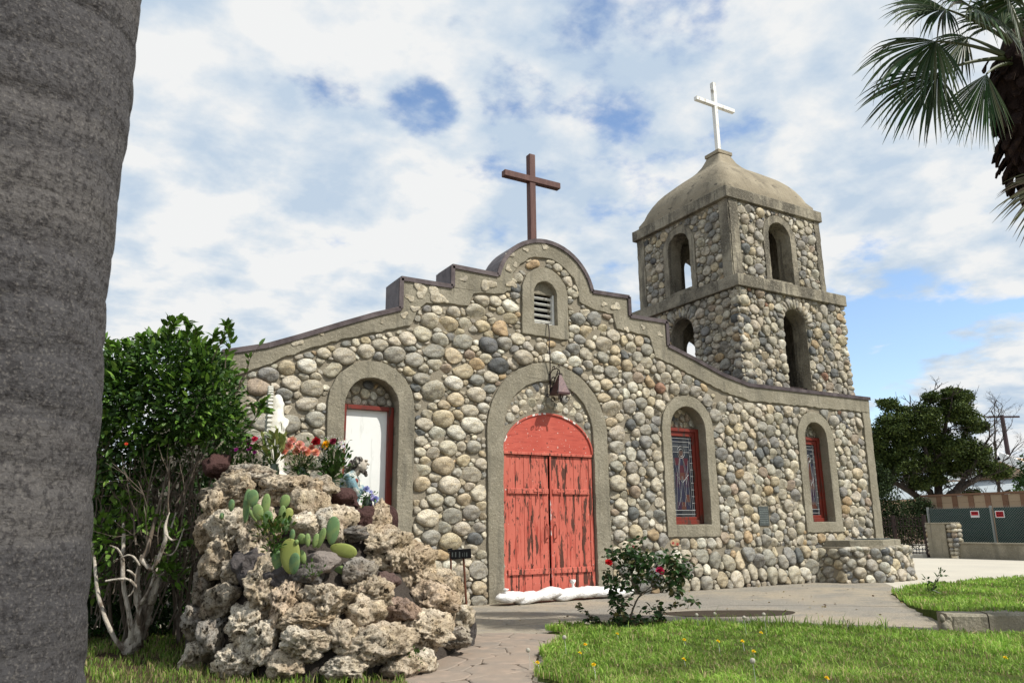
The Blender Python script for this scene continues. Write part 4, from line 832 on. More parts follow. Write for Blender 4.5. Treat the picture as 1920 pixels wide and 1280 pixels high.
# stone pedestal with slab at the right corner
ped = thing('stone_pedestal', 'low cobblestone pedestal with a concrete slab top at the right end of the church wall', 'pedestal', (16.6, 11.5, 0))
pl = [(14.9, 12.02), (15.05, 11.35), (16.05, 10.98), (17.15, 11.12), (17.75, 11.62), (17.85, 12.6), (15, 12.6)]
pl2 = [(x+(16.5-x)*.06, y+(12.0-y)*.10) for x, y in pl]
n = len(pl); mb = MB(); mb.add([(x, y, -.02) for x, y in pl]+[(x, y, .76) for x, y in pl2], [(i, (i+1) % n, n+(i+1) % n, n+i) for i in range(n)]+[tuple(n+i for i in range(n))]); mb.build('pedestal_core', M['mortar'], ped)
SP = Stones()
for i in range(0, 5):
    a, b = Vector((*pl[i], 0)), Vector((*pl[i+1], 0)); a2, b2 = Vector((*pl2[i], .76)), Vector((*pl2[i+1], .76)); L_ = (b-a).length; d = (b-a).normalized(); nn = Vector((d.y, -d.x, 0))
    def fr_(u, v, h, a=a, b=b, a2=a2, b2=b2, L_=L_, nn=nn):
        t = (u/L_)[:, None]; s_ = (v/.76)[:, None]; P_ = (1-s_)*((1-t)*np.array(a)+t*np.array(b))+s_*((1-t)*np.array(a2)+t*np.array(b2)); return P_+h[:, None]*np.array(nn)
    SP.field(lambda u, v, L_=L_: (u > -.03) & (u < L_+.03) & (v > 0) & (v < .73), (-.1, L_+.1, -.02, .76), fr_, {.14: .8, .11: 1.2, .08: 1.2, .055: 1.0}, 1.12, 300+i, 14, dark=.35, overlap_edge=.35)
rq = np.random.RandomState(31)
for (x, y) in pl2[:6]:
    S_ = SP.ball((x, y, .66), (.13, .12, .085), rq, .3); SP.ball((x, y, .50), (.10, .10, .08), rq, .3); SP.ball((x, y, .33), (.10, .10, .08), rq, .3); SP.ball((x, y, .16), (.11, .11, .08), rq, .3)
for k, t in enumerate(np.linspace(.08, .95, 7)):
    p = Vector((*pl2[1], .71)).lerp(Vector((*pl2[2], .71)), t) if k < 4 else Vector((*pl2[2], .71)).lerp(Vector((*pl2[3], .71)), (t-.5)*2)
    SP.ball((p.x, p.y, .71), (.14, .10, .055), rq, .1)
SP.build(ped, 'cobblestone', 300)
sl = [(15.2, 12.0), (15.45, 11.47), (16.2, 11.17), (17.05, 11.3), (17.4, 11.7), (17.35, 12.0)]; n = len(sl)
mb = MB(); mb.add([(x, y, .745) for x, y in sl]+[(x, y, .90) for x, y in sl], [tuple(range(n-1, -1, -1)), tuple(range(n, 2*n))]+[(i, (i+1) % n, n+(i+1) % n, n+i) for i in range(n)]); bevel(mb.build('slab', M['cement'], ped), .012, 2)
mb = MB(); q = [(15.95, 11.72), (16.35, 11.36), (16.98, 11.50), (16.7, 11.85)]; mb.add([(x, y, .902) for x, y in q]+[(x, y, .925) for x, y in q], [(3, 2, 1, 0), (4, 5, 6, 7)]+[(i, (i+1) % 4, 4+(i+1) % 4, 4+i) for i in range(4)])
tag(bevel(mb.build('memorial_plate', M['bronze']), .004, 1), 'dark metal plate lying flat on the pedestal slab', 'plate')
# sandbags against the doors
sb_pts = [(6.78, 11.66, .30, .05), (7.15, 11.70, .34, .02), (7.56, 11.72, .33, .06), (8.0, 11.74, .34, .03), (8.42, 11.74, .36, .05), (8.85, 11.72, .36, .04), (9.12, 11.66, .24, .02)]
sb_lab = ['white sandbag at the left end of the row before the doors, its neck folded up', 'white sandbag second from the left in the row before the doors', 'white sandbag third from the left before the doors, slumped over its neighbour', 'white sandbag with a tied neck sticking up below the door handles', 'white sandbag third from the right in the row before the red doors', 'white sandbag second from the right before the doors, flat and wide', 'small white sandbag at the right end of the row before the doors']
for i, (x, y, hl, z) in enumerate(sb_pts):
    mb = MB(); mb.ball((0, 0, 0), 1, (1, 1, 1), 32, 18); V = np.array(mb.v)
    V = np.sign(V)*np.abs(V)**np.array([.62, .7, .75]); e = 1-.30*np.abs(V[:, 0])**3; V = V*np.stack([np.full(len(V), hl), .17*e, .085*e], 1)
    V += np.stack([fbm(V*7+i*9, 3, 5)*.04, fbm(V*8+i*9, 3, 6)*.05, fbm(V*np.array([9, 5, 5])+i*9, 4, 7)*.075], 1); V[:, 2] -= .05*np.maximum(0, V[:, 0]/hl)**2
    Rm = np.array(Matrix.Rotation(.10+.05*sin(i*3), 3, 'Z')@Matrix.Rotation(-.16+.05*cos(i*5), 3, 'Y')); V = V@Rm.T
    V = V+np.array([x, y, .085+z]); V[:, 2] = np.maximum(V[:, 2], .006)
    ob = mesh('sandbag', V, mb.f, M['sandbag'], smooth=True, origin=(x, y, 0)); tag(ob, sb_lab[i], 'sandbag', 'white sandbags in front of the red doors')
    if i in (0, 3):
        nk = MB(); bx = x+(-.12 if i == 0 else .08); tz = .17+z; hh = .06 if i == 0 else .17
        nk.lathe([(.02, 0), (.028, hh*.25), (.018, hh*.45), (.05, hh*.75), (.045, hh*.95), (.01, hh)], (bx, y-.02, tz-.01), 10); Vn = np.array(nk.v); Vn += fbm(Vn*25, 2)[:, None]*.03
        mesh('tied_neck', Vn, nk.f, M['sandbag'], ob, smooth=True)
# little marker signs by the rockery
def marker(x, y, h, tilt, bw, bh, lab, zb=0.):
    t = thing('marker_sign', lab, 'sign', (x, y, zb), 'small black signs on rusty stakes')
    top = Vector((x, y, zb))+HR*tilt*h+Vector((0, 0, h)); mb = MB(); mb.tube([(x, y, zb-.05), top], .0125, 8); mb.build('stake', M['rust'], t)
    c = top+HR*(-bw*.12)+HF*(-.02); mb = MB(); mb.beam(c-HR*bw/2-Vector((0, 0, .0)), c+HR*bw/2+Vector((0, 0, .012)), .02, bh, (0, 0, 1)); bevel(mb.build('sign_board', M['black'], t), .004, 1)
    m2 = MB(); rgm = random.Random(int(x*100)); u = -bw*.42
    while u < bw*.4:
        w_ = rgm.uniform(.008, .03); h_ = rgm.uniform(.2, .7)*bh; p = c+HR*u-HF*.0115; m2.add([p-Vector((0, 0, h_/2)), p+HR*w_*.5-Vector((0, 0, h_/2)), p+HR*w_*.5+Vector((0, 0, h_/2)), p+Vector((0, 0, h_/2))], [(0, 1, 2, 3)]); u += w_+rgm.uniform(.005, .03)
    m2.build('sign_lettering', M['bronze'], t)
marker(4.09, 7.97, .98, -.07, .235, .105, 'small black sign on a tall rusty stake by the right foot of the rock grotto')
marker(4.30, 8.85, .80, -.02, .06, .04, 'tiny black sign on a short rusty stake behind the rock grotto', .2)
# ------------------------------------------------------------------ rock grotto
def at_px(px, dep, z=1.6): return (px-960)/FPX*(dep*cos(PITCH)+(z-EYE)*sin(PITCH))
HT = [(322, .15), (335, .55), (352, 1.05), (372, 1.5), (392, 1.84), (430, 1.93), (520, 1.88), (600, 1.80), (650, 1.58), (700, 1.42), (742, 1.18), (790, .82), (830, .50), (868, .28), (888, .10)]
BD = [(322, 7.75), (400, 7.25), (560, 6.85), (700, 6.95), (790, 7.25), (850, 8.0), (888, 8.7)]
def lut(T, x): return float(np.interp(x, [t[0] for t in T], [t[1] for t in T]))
def mound(px, z, inset=0.):
    """front surface of the pile: bearing px and height -> world point"""
    H = lut(HT, px); b = lut(BD, px); t = min(1, max(0, z/max(H, .1))); dep = b+(8.55 if px < 650 else 8.9)*.0+((8.35 if px < 600 else 8.35+(px-600)/290*.75)-b)*t**1.5*.92+inset
    return loc(at_px(px, dep, z), dep, z)
grotto = thing('rock_grotto', 'mound of pitted tufa and dark lava rocks beside the hedge, holding statues, flowers and cacti', 'rockery', loc(-1.9, 8, 0))
def ico(level):
    bm = bmesh.new(); bmesh.ops.create_icosphere(bm, subdivisions=level, radius=1); V = np.array([v.co[:] for v in bm.verts]); F = [tuple(v.index for v in f.verts) for f in bm.faces]; bm.free(); return V, F
ICO = {k: ico(k) for k in (3, 4, 5)}
TUFA = [(.62, .53, .41), (.55, .465, .35), (.66, .59, .48), (.53, .435, .32), (.60, .48, .36), (.48, .42, .335)]
def rock(center, rad, seed, colr, level=4, kind='tufa', name='rock', parent=grotto, flip=0.):
    rg = np.random.RandomState(seed); V, F = ICO[level]; V = V.copy()
    n = 9; D = rg.normal(size=(n, 3)); D /= np.linalg.norm(D, axis=1)[:, None]; lim = rg.uniform(.58, .9, n)
    for d, l in zip(D, lim):                        # knock faces off the ball
        s = V@d; k = s > l; V[k] -= np.outer((s[k]-l)*.92, d)
    N = V/np.linalg.norm(V, axis=1)[:, None]; o = rg.uniform(0, 90, 3)
    disp = .55*fbm(N*1.3+o, 3)+.30*fbm(N*3.1+o, 3, 5)
    if kind == 'tufa':
        rdg = np.abs(fbm(N*4.2+o, 4, 9)); disp += -.30*np.clip(.10-rdg, 0, 1)*3
        w = worley(N*3.4+o, 3); disp -= .34*np.clip(.40-w, 0, 1)*1.8
        if level > 3: w = worley(N*8.5+o, 4); disp -= .20*np.clip(.45-w, 0, 1); disp += .16*fbm(N*12+o, 2, 8)
    else:
        disp += .16*fbm(N*6+o, 4, 8)
    V = V+N*disp[:, None]; R = np.array(Matrix.Rotation(rg.uniform(0, 6.3), 3, 'Z')@Matrix.Rotation(rg.uniform(-.4, .4), 3, 'X'))
    V = V@R.T; V = V*np.array(rad); B = np.array([list(HR), list(HF), [0, 0, 1]]); V = V@B
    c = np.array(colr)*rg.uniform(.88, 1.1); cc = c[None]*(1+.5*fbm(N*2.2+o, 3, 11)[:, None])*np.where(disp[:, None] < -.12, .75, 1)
    rust = np.clip(fbm(N*1.8+o+9, 2, 14)*4-.3, 0, 1)[:, None]
    if kind == 'tufa': cc = cc*(1-rust*.4)+np.array([.46, .33, .23])*rust*.4
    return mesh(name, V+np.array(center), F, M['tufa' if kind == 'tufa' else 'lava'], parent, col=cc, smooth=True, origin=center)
MAR = (.075, .040, .036); DARK = (.09, .08, .078)
# (bearing px, py, half width px, half height px, colour, kind) of the rocks that stand out
KEY = [(462, 890, 52, 22, (.60, .55, .47), 't'), (432, 928, 46, 40, TUFA[1], 't'), (520, 918, 62, 34, TUFA[0], 't'), (398, 872, 24, 24, MAR, 'l'), (420, 1000, 52, 46, TUFA[2], 't'), (472, 1010, 42, 60, TUFA[0], 't'), (572, 955, 40, 40, TUFA[1], 't'), (628, 985, 36, 40, TUFA[0], 't'), (600, 915, 34, 26, TUFA[5], 't'), (570, 925, 45, 36, TUFA[3], 't'),
       (598, 978, 24, 30, (.62, .58, .50), 't'), (560, 990, 34, 30, TUFA[2], 't'), (634, 938, 36, 22, MAR, 'l'), (676, 972, 24, 26, MAR, 'l'), (706, 985, 20, 42, TUFA[3], 't'), (722, 975, 18, 26, MAR, 'l'), (645, 968, 20, 18, TUFA[2], 't'), (458, 1062, 34, 34, DARK, 'l'), (425, 1075, 22, 24, TUFA[5], 't'), (520, 1088, 34, 20, DARK, 'l'), (572, 1082, 30, 20, (.13, .12, .11), 'l'),
       (650, 1000, 38, 16, (.26, .25, .24), 't'), (712, 1030, 60, 44, TUFA[1], 't'), (760, 1060, 48, 44, TUFA[3], 't'), (590, 1060, 40, 22, (.22, .19, .17), 'l'), (716, 1092, 24, 18, (.12, .08, .07), 'l'), (482, 1106, 40, 50, TUFA[1], 't'), (522, 1140, 42, 52, TUFA[4], 't'), (600, 1128, 56, 42, TUFA[0], 't'), (690, 1120, 46, 40, TUFA[1], 't'), (560, 1165, 50, 28, TUFA[3], 't'),
       (448, 1178, 48, 44, TUFA[2], 't'), (488, 1205, 36, 48, TUFA[2], 't'), (560, 1208, 52, 34, TUFA[2], 't'), (635, 1200, 44, 32, TUFA[0], 't'), (530, 1250, 40, 30, TUFA[0], 't'), (690, 1215, 72, 42, TUFA[0], 't'), (744, 1150, 34, 34, (.36, .27, .22), 't'), (800, 1140, 50, 44, TUFA[4], 't'), (786, 1190, 50, 42, TUFA[0], 't'),
       (350, 1235, 34, 28, TUFA[2], 't'), (388, 1200, 32, 44, (.36, .33, .29), 't'), (358, 1165, 28, 34, (.34, .31, .27), 't'), (405, 1135, 40, 38, (.40, .35, .28), 't'), (372, 1100, 28, 36, (.34, .30, .25), 't'), (398, 1050, 32, 40, TUFA[1], 't'), (380, 1000, 26, 36, TUFA[3], 't'), (392, 950, 26, 34, TUFA[1], 't'), (432, 1250, 50, 34, TUFA[2], 't'),
       (640, 1255, 50, 26, TUFA[2], 't'), (745, 1250, 44, 28, TUFA[0], 't'), (790, 1245, 22, 24, TUFA[2], 't'), (850, 1165, 40, 42, TUFA[2], 't'), (872, 1175, 14, 42, (.10, .09, .085), 'l'), (830, 1110, 34, 34, TUFA[3], 't'), (846, 1200, 34, 22, (.50, .46, .40), 't'), (660, 1075, 36, 26, (.40, .37, .33), 't'), (790, 1100, 34, 28, TUFA[3], 't'), (680, 1150, 40, 34, TUFA[0], 't')]
import itertools
def invert(px, py):
    """height at which the mound surface is met on this bearing"""
    best = None
    for k in range(60):
        z = lut(HT, px)*k/59; p = mound(px, z); q = project(p)
        e = abs(q[1]-py)
        if best is None or e < best[0]: best = (e, z, p, q)
    return best[1], best[2], best[3][2]
taken = []
for i, (px, py, w, h, c, kd) in enumerate(KEY):
    z, p, d = invert(px, py); rw, rh = w/FPX*d*1.08, h/FPX*d*1.12; r = (rw, min(rw, rh)*1.05+.04, rh)
    up = max(0, (project(p)[1]-py)/FPX*d)            # rocks crowning the pile stand a little above the surface
    ctr = p+HF*(r[1]*.55)+Vector((0, 0, up)); taken.append((px, py, w, h))
    rock(ctr, r, 100+i, c, 5 if max(w, h) > 44 and kd == 't' else 4, 'tufa' if kd == 't' else 'lava')
rgr = np.random.RandomState(17); k = 0
for rr in (.20, .15, .115, .085):                    # fill between them
    for _ in range(int(9/rr)):
        px = rgr.uniform(330, 880); z = rgr.uniform(.02, 1)*lut(HT, px); p = mound(px, z); q = project(p); s_ = rr/q[2]*FPX
        if any(((q[0]-a)/(w+s_*.62))**2+((q[1]-b)/(h+s_*.62))**2 < 1 for a, b, w, h in taken): continue
        taken.append((q[0], q[1], s_*.95, s_*.85)); k += 1
        dark = rgr.rand() < .12
        rock(p+HF*rr*.5, (rr*rgr.uniform(.95, 1.4), rr, rr*rgr.uniform(.8, 1.15)), 400+k, (MAR if rgr.rand() < .5 else DARK) if dark else TUFA[rgr.randint(len(TUFA))], 4 if rr > .1 else 3, 'lava' if dark else 'tufa')
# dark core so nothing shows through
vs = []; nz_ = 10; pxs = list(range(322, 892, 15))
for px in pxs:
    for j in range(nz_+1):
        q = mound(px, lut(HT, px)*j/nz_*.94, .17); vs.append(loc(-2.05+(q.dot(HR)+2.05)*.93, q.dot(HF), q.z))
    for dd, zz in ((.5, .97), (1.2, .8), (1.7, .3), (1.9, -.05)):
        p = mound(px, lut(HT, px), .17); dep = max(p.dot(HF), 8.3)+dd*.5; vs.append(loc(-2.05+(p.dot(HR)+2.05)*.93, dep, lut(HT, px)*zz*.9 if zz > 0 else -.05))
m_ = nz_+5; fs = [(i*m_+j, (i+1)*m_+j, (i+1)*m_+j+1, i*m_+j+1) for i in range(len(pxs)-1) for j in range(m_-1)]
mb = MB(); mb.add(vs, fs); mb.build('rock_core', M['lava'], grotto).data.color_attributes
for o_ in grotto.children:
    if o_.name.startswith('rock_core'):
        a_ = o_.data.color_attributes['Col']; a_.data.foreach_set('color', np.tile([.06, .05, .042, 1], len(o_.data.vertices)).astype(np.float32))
# rocks on the crown and behind it
for i, (px, dep, z, r, c) in enumerate([(470, 8.6, 1.70, .30, 0), (560, 8.7, 1.66, .30, 1), (640, 8.9, 1.40, .28, 3), (420, 8.8, 1.62, .26, 2), (700, 9.1, 1.10, .28, 0), (760, 9.2, .90, .26, 4), (820, 9.3, .62, .26, 1), (520, 9.1, 1.55, .3, 3), (600, 9.2, 1.42, .3, 0)]):
    rock(loc(at_px(px, dep, z), dep, z), (r*1.2, r, r*.75), 700+i, TUFA[c], 4)

# ------------------------------------------------------------------ leaves
def leafmesh(name, P, Nrm, size, mat_, parent=None, aspect=.5, pal=None, seed=0, fold=.25, droop=0., kind=None, flat=False, jitter=.9, origin=None):
    """P (n,3) leaf bases, Nrm (n,3) pointing direction"""
    rg = np.random.RandomState(seed); n = len(P); P = np.asarray(P, float); D = np.asarray(Nrm, float)+rg.normal(0, jitter, (n, 3)); D[:, 2] -= droop; D /= np.linalg.norm(D, axis=1)[:, None]
    T = rg.normal(size=(n, 3)); T[:, 2] *= .35; S_ = np.cross(D, np.array([0, 0, 1.])+.6*rg.normal(size=(n, 3))); S_ /= np.linalg.norm(S_, axis=1)[:, None]+1e-9; U = np.cross(S_, D)
    U = np.where(U[:, 2:3] < 0, -U, U)
    L = (np.asarray(size)*rg.uniform(.65, 1.3, n))[:, None]; W = L*aspect*rg.uniform(.85, 1.15, (n, 1))*.5
    b = P; m1 = P+D*L*.33+U*W*fold*.0; m2 = P+D*L*.70-U*L*.03; tip = P+D*L-U*L*.12
    l1 = m1+S_*W*.92+U*W*fold; l2 = m2+S_*W*.72+U*W*fold; r1 = m1-S_*W*.92+U*W*fold; r2 = m2-S_*W*.72+U*W*fold
    V = np.stack([b, l1, l2, tip, r2, r1, m1, m2], 1).reshape(-1, 3)
    i8 = np.arange(n)[:, None, None]*8; F3 = np.array([[0, 6, 1], [0, 5, 6], [2, 7, 3], [7, 4, 3]]); F4 = np.array([[1, 6, 7, 2], [6, 5, 4, 7]])
    a = (i8+F3[None]).reshape(-1, 3); q = (i8+F4[None]).reshape(-1, 4)
    pal = np.array(pal if pal is not None else [(.05, .10, .02)]); c = pal[rg.randint(0, len(pal), n)]*rg.uniform(.7, 1.3, (n, 1))
    me = bpy.data.meshes.new(name); o3 = np.array(origin if origin is not None else (0, 0, 0), float); V = V-o3
    me.vertices.add(len(V)); me.vertices.foreach_set('co', V.ravel()); li = np.concatenate([a.ravel(), q.ravel()]).astype(np.int32); me.loops.add(len(li)); me.loops.foreach_set('vertex_index', li)
    st = np.concatenate([np.arange(len(a))*3, len(a)*3+np.arange(len(q))*4]).astype(np.int32); me.polygons.add(len(st)); me.polygons.foreach_set('loop_start', st); me.update(calc_edges=True); me.materials.append(mat_)
    cc = np.ones((len(V), 4), np.float32); cc[:, :3] = np.repeat(c, 8, 0); me.color_attributes.new('Col', 'FLOAT_COLOR', 'POINT').data.foreach_set('color', cc.ravel())
    o = bpy.data.objects.new(name, me); COL.objects.link(o); o.location = o3; WL[o.name] = Vector(o3)
    if parent is not None: o.parent = parent; o.location = Vector(o3)-WL[parent.name]
    if kind: o['kind'] = kind
    return o
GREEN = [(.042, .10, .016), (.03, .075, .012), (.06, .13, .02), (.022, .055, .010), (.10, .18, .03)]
def blob_points(blobs, n, rg, shell=.35):
    """points in ellipsoids given in (px, py, depth, rx, ry, rz)"""
    w = np.array([b[3]*b[5]*b[4] for b in blobs])**.7; idx = rg.choice(len(blobs), n, p=w/w.sum()); P = np.zeros((n, 3)); N = np.zeros((n, 3))
    d = rg.normal(size=(n, 3)); d /= np.linalg.norm(d, axis=1)[:, None]; r = rg.uniform(0, 1, n)**shell
    B = np.array([list(HR), list(HF), [0, 0, 1]])
    for i, b in enumerate(blobs):
        k = idx == i; c = np.array(sight(b[0], b[1], b[2])); bump = 1+.45*fbm(d[k]*2.2+i*7, 3, i)[:, None]*2*.6
        P[k] = c+(d[k]*r[k][:, None]*bump*np.array(b[3:6]))@B; N[k] = (d[k]/np.array(b[3:6]))@B
    N /= np.linalg.norm(N, axis=1)[:, None]; return P, N
# hedge
hedge = thing('hedge_shrub', 'tall dark green leafy shrub behind the palm trunk, climbing higher than the rock grotto', 'shrub', ground(300, 1215)+HF*.6)
HB = [(300, 740, 8.7, .85, .7, .70), (375, 745, 8.5, .46, .5, .45), (230, 800, 8.6, .55, .6, .75), (418, 800, 8.6, .28, .4, .33), (320, 675, 8.6, .46, .5, .30), (390, 690, 8.5, .24, .35, .20), (215, 720, 8.6, .35, .4, .35), (340, 850, 8.9, .60, .4, .35), (200, 900, 8.9, .35, .4, .4), (120, 800, 8.8, .7, .6, .9), (90, 1000, 8.9, .7, .6, .9)]
rgh = np.random.RandomState(3)
P_, N_ = blob_points(HB, 21000, rgh, .28)
leafmesh('foliage', P_, N_+np.array([0, 0, .2]), .068, M['leaf'], hedge, .55, GREEN[:4], 1, kind='stuff')
P_, N_ = blob_points([(x, y, d, a*.95, b*.95, c*.95) for x, y, d, a, b, c in HB[:7]], 1500, rgh, .06)
leafmesh('young_foliage', P_, N_*1.5+np.array([0, 0, .5]), .11, M['leaf'], hedge, .42, [(.13, .25, .03), (.09, .19, .025), (.17, .28, .05)], 2, kind='stuff', jitter=.5)
# darker leaves deep in the lower hedge
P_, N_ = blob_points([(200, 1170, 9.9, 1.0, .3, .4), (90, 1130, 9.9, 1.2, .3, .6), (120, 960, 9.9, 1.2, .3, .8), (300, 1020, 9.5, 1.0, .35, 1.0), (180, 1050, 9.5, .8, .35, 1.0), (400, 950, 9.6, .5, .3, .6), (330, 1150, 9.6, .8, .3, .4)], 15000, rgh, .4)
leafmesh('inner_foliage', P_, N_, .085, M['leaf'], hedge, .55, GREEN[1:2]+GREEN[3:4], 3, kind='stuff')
P_, N_ = blob_points([(205, 1000, 8.3, .22, .2, .25), (330, 1010, 8.2, .12, .12, .16), (310, 1060, 8.1, .12, .12, .14), (180, 1080, 8.4, .12, .15, .25), (240, 950, 8.4, .2, .2, .15), (330, 1080, 8.1, .1, .1, .1), (280, 975, 8.3, .2, .15, .1)], 650, rgh, .4)
leafmesh('sprig_leaves', P_, N_+np.array([0, 0, .4]), .10, M['leaf'], hedge, .45, [(.12, .24, .03), (.16, .27, .05), (.08, .16, .02)], 4, kind='stuff', jitter=.6)
# shoots reaching out of the top
rgb_ = random.Random(8); sh = MB(); LP = []; LN = []
for (x0, y0, x1, y1, d) in [(320, 660, 315, 603, 8.4), (290, 680, 262, 632, 8.4), (350, 670, 372, 622, 8.3), (400, 680, 428, 606, 8.3), (425, 690, 432, 612, 8.3), (380, 670, 404, 628, 8.4), (240, 690, 215, 650, 8.4), (440, 740, 492, 640, 8.3), (450, 730, 470, 668, 8.3), (470, 800, 500, 750, 8.4), (460, 760, 492, 770, 8.4), (205, 690, 200, 640, 8.4), (440, 830, 488, 842, 8.4), (300, 650, 335, 600, 8.4), (355, 650, 350, 606, 8.4)]:
    a, b = sight(x0, y0, d), sight(x1, y1, d-.1); pts = [a.lerp(b, t)+Vector((0, 0, .04*sin(t*3)))+HR*.02*sin(t*7+x0) for t in [i/8 for i in range(9)]]; sh.tube(pts, [.007*(1-t*.7) for t in [i/8 for i in range(9)]], 5)
    bare = (x1, y1) in ((492, 640), (470, 668))
    for i, q in enumerate(pts[2:]):
        for _ in range(1 if bare and i % 2 else (0 if bare else 4)): LP.append(q); LN.append((b-a).normalized()+Vector((rgb_.uniform(-1, 1), rgb_.uniform(-1, 1), rgb_.uniform(-.6, .6))))
sh.build('shoots', M['twig'], hedge, kind='stuff'); leafmesh('shoot_leaves', LP, LN, .10, M['leaf'], hedge, .45, [(.12, .24, .03), (.08, .17, .02), (.05, .11, .015)], 5, kind='stuff', jitter=.25)
# bare tangled twigs in the lower hedge
tw = MB(); rt = random.Random(21)
def sprout(p, d, L, r, lvl, mb, rg, spread=.5, grav=0., seg=5, k=5, tips=None, shrink=.68, nb=(2, 3)):
    pts = [p]; q = p.copy(); dd = d.normalized()
    for i in range(seg):
        dd = (dd+Vector((rg.gauss(0, .16), rg.gauss(0, .16), rg.gauss(0, .16)+grav))).normalized(); q = q+dd*L/seg; pts.append(q.copy())
    mb.tube(pts, [r*(1-.45*i/seg) for i in range(seg+1)], k if lvl > 0 else 4, cap=False)
    if lvl <= 0:
        if tips is not None: tips.append((q.copy(), dd.copy()))
        return
    for b in range(rg.randint(*nb)):
        t = rg.uniform(.45, 1); i = int(t*seg); ax = Vector((rg.gauss(0, 1), rg.gauss(0, 1), rg.gauss(0, 1))).normalized(); nd = (dd+ax*spread*rg.uniform(.8, 1.6)).normalized()
        sprout(pts[i], nd, L*shrink*rg.uniform(.7, 1.2), r*.55, lvl-1, mb, rg, spread, grav, seg, k, tips, shrink, nb)
    if tips is not None: tips.append((q.copy(), dd.copy()))
for i in range(110):
    px = rt.uniform(170, 395); py = rt.uniform(920, 1190); d = rt.uniform(8.15, 8.9); p = sight(px, py, d); sprout(p, Vector((rt.uniform(-.35, .45), rt.uniform(-.3, .3), 1)), rt.uniform(.4, .8), rt.uniform(.006, .013), 2, tw, rt, .55, .02)
tw.build('bare_twigs', M['twig'], hedge, kind='stuff')
st = MB()
for i in range(14):
    px = rt.uniform(190, 380); a = sight(px, 1185, rt.uniform(8.7, 9.3)); a.z = 0; b = sight(px+rt.uniform(-60, 80), 880, 8.8); pts = [a.lerp(b, t)+HR*.07*sin(t*5+i)+HF*.05*cos(t*4+i) for t in [j/8 for j in range(9)]]; st.tube(pts, [.022*(1-.5*j/8) for j in range(9)], 6)
st.build('stems', M['twig'], hedge, kind='stuff')
# gnarled bare trunk
gn = thing('gnarled_trunk', 'bleached gnarled shrub trunk forking from the soil at the foot of the hedge', 'shrub', ground(245, 1240))
def limb(name, pts, rad, parent, m, k=10, seed=0, rough=.12, sub=4):
    rad = [r*.8 for r in rad]; rough *= 1.5; sub = 6
    P = [sight(*p) for p in pts]; Q = []; R_ = []
    for i in range(len(P)-1):
        a, b, c, d = P[max(i-1, 0)], P[i], P[i+1], P[min(i+2, len(P)-1)]
        for j in range(sub):
            t = j/sub; Q.append(.5*((2*b)+(c-a)*t+(2*a-5*b+4*c-d)*t*t+(3*b-a-3*c+d)*t**3)); R_.append(rad[i]+(rad[i+1]-rad[i])*t)
    Q.append(P[-1]); R_.append(rad[-1]); mb = MB(); mb.tube(Q, R_, k); V = np.array(mb.v); C = np.repeat(np.array([list(q) for q in Q]), k, 0); N = V-C
    V = V+N*(fbm(V*np.array([30, 30, 9])+seed, 4)*rough*7)[:, None]; return mesh(name, V, mb.f, m, parent, smooth=True)
G = M['driftwood']
limb('trunk', [(236, 1246, 8.12), (244, 1222, 8.12), (258, 1188, 8.12), (272, 1150, 8.15), (286, 1100, 8.2), (296, 1040, 8.3)], [.13, .10, .09, .072, .045, .03], gn, G, 16, 1, .2)
limb('limb', [(262, 1190, 8.1), (262, 1150, 8.05), (257, 1110, 8.05), (258, 1075, 8.05), (268, 1040, 8.08)], [.05, .042, .038, .032, .026], gn, G, 12, 2, .15)
limb('limb', [(266, 1048, 8.07), (285, 1066, 8.0), (300, 1040, 8.0), (311, 1008, 8.0), (310, 985, 8.05), (318, 960, 8.1)], [.036, .030, .028, .026, .016, .007], gn, G, 12, 3, .15)
limb('limb', [(266, 1050, 8.07), (276, 1030, 8.1), (284, 1000, 8.2), (300, 940, 8.3), (315, 880, 8.5)], [.035, .028, .024, .02, .014], gn, M['twig'], 10, 4, .1)
limb('limb', [(240, 1225, 8.05), (218, 1200, 8.0), (198, 1160, 8.0), (183, 1110, 8.05), (178, 1060, 8.15), (172, 1010, 8.3)], [.04, .03, .026, .024, .022, .018], gn, G, 10, 5, .06)
limb('limb', [(246, 1215, 8.1), (246, 1180, 8.05), (240, 1140, 8.05), (232, 1100, 8.1), (230, 1050, 8.15), (232, 990, 8.3), (228, 930, 8.5)], [.06, .034, .030, .030, .028, .022, .016], gn, G, 10, 6, .05)
limb('limb', [(262, 1110, 8.05), (252, 1095, 8.0), (238, 1085, 7.98), (215, 1086, 7.95), (198, 1089, 7.95)], [.022, .018, .018, .016, .013], gn, G, 8, 7, .1)
limb('limb', [(258, 1085, 8.05), (246, 1072, 8.0), (238, 1068, 8.0)], [.018, .014, .009], gn, G, 8, 8, .1)
limb('limb', [(265, 1130, 8.05), (275, 1115, 8.0), (284, 1095, 8.0), (291, 1080, 8.0)], [.035, .024, .02, .015], gn, G, 8, 9, .1)
limb('limb', [(284, 1130, 8.1), (292, 1105, 8.05), (298, 1075, 8.05), (302, 1045, 8.1), (316, 1005, 8.2), (330, 960, 8.3)], [.045, .038, .032, .022, .016, .010], gn, G, 10, 10, .15)

